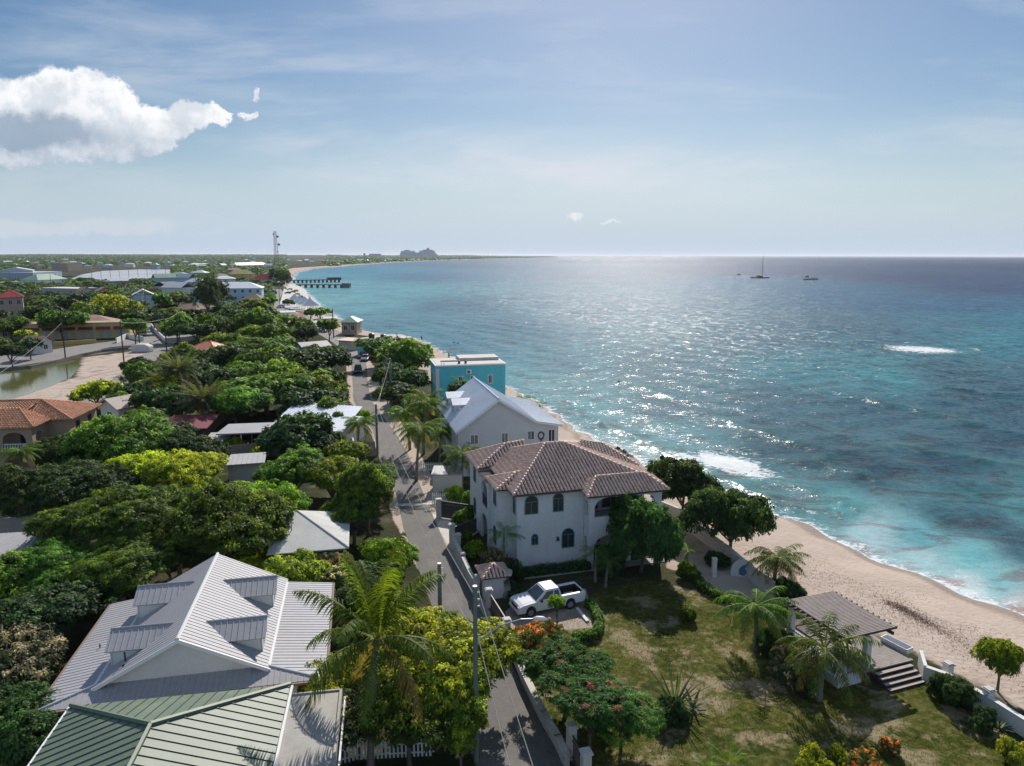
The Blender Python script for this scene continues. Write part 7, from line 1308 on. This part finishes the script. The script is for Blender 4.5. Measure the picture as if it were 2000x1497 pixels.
# people: one skinned body each
def person(p, rz, label, pose='stand'):
    J = {'stand': [((0, 0, .95), .13), ((0, 0, 1.2), .14), ((0, 0, 1.42), .13), ((0, 0, 1.53), .055), ((0, .02, 1.68), .095), ((.19, 0, 1.42), .05), ((.26, .02, 1.15), .04), ((.27, .12, .92), .035), ((-.19, 0, 1.42), .05), ((-.27, 0, 1.15), .04), ((-.25, .1, .92), .035), ((.1, 0, .88), .085), ((.12, .03, .48), .06), ((.13, -.02, .07), .045), ((-.1, 0, .88), .085), ((-.13, .05, .48), .06), ((-.14, .08, .07), .045)],
         'swim': [((0, 0, .0), .13), ((0, 0, .25), .15), ((0, 0, .42), .14), ((0, 0, .52), .06), ((0, .02, .68), .1), ((.2, 0, .4), .05), ((.4, .1, .3), .04), ((.55, .25, .28), .035), ((-.2, 0, .4), .05), ((-.4, .1, .3), .04), ((-.55, .25, .25), .035), ((.1, 0, -.1), .08), ((.1, 0, -.4), .06), ((.1, 0, -.7), .04), ((-.1, 0, -.1), .08), ((-.1, 0, -.4), .06), ((-.1, 0, -.7), .04)]}[pose]
    E_ = [(0, 1), (1, 2), (2, 3), (3, 4), (2, 5), (5, 6), (6, 7), (2, 8), (8, 9), (9, 10), (0, 11), (11, 12), (12, 13), (0, 14), (14, 15), (15, 16)]
    me = bpy.data.meshes.new('person'); me.from_pydata([j[0] for j in J], E_, []); o = link('person', me, SKIN, None, p, rz); sk = o.modifiers.new('skin', 'SKIN'); sk.use_smooth_shade = True
    for i, j in enumerate(J): me.skin_vertices[0].data[i].radius = (j[1], j[1])
    me.skin_vertices[0].data[0].use_root = True; sb = o.modifiers.new('sub', 'SUBSURF'); sb.levels = 1; sb.render_levels = 1
    mb = MB(); z_ = J[0][0][2]; mb.tube([(0, 0, z_-.22), (0, 0, z_-.05), (0, 0, z_+.1)], [.2, .2, .16], 8); mb.build('shorts' if pose == 'stand' else 'swimwear', CLOTH, o, smooth=True)
    h_ = J[4][0]; mb = MB(); mb.tube([(0, h_[1]-.02, h_[2]+.0), (0, h_[1]-.02, h_[2]+.07), (0, h_[1], h_[2]+.12)], [.105, .1, .03], 8); mb.build('hair', BLACK, o, smooth=True)
    return tag(o, label, 'person')
def addp(u, v, z, lb, pose='stand', rz=0): person(G(u, v, z), rz, lb, pose)
q = G(877, 700, -1.3); addp(877, 702, -1.35, 'person standing at the water edge above the turquoise building'); addp(895, 673, -1.7, 'swimmer in the shallows nearer the beach', 'swim'); addp(887, 672, -1.7, 'swimmer left of the other in the shallows', 'swim'); addp(1209, 749, -1.7, 'lone swimmer far out in the glitter', 'swim'); addp(824, 667, -1.2, 'person standing on the sand behind the light green tree'); addp(904, 700, -1.7, 'swimmer just off the beach beyond the turquoise roof', 'swim'); addp(541, 575, 0, 'person in dark clothes on the front street')
# rocks at the shore
for i, (u_, v_) in enumerate([(1218, 885), (1208, 880), (775, 655), (790, 659), (1226, 893)]): p = G(u_, v_, -1.4); mb = MB(); mb.tube([(0, 0, -.5), (0, .1, .1), (.2, 0, .45)], [.9, .8, .3], 7); o = mb.build('rock', ROCK, None, p, i, ['shore rock beside the villa roof corner', 'second shore rock beside the villa roof', 'shore rock left of the rose terrace end', 'shore rock at the tip of the rose terrace', 'lowest shore rock by the villa roof'][i], 'rock')
# ------------------------------------------------------------------ haze
mb = MB(); mb.box(-45000, 45000, -3000, 75000, -12, 82)
hz = mb.build('haze', None, kind='stuff', label='thin sea haze softening the far shore', cat='haze'); hm = bpy.data.materials.new('haze'); hm.use_nodes = True; nt = hm.node_tree; nt.nodes.clear(); ho = nt.nodes.new('ShaderNodeOutputMaterial'); pv = nt.nodes.new('ShaderNodeVolumePrincipled'); pv.inputs['Color'].default_value = (.80, .88, 1, 1); pv.inputs['Density'].default_value = .00004; pv.inputs['Anisotropy'].default_value = .3; nt.links.new(pv.outputs[0], ho.inputs['Volume']); hz.data.materials.clear(); hz.data.materials.append(hm)
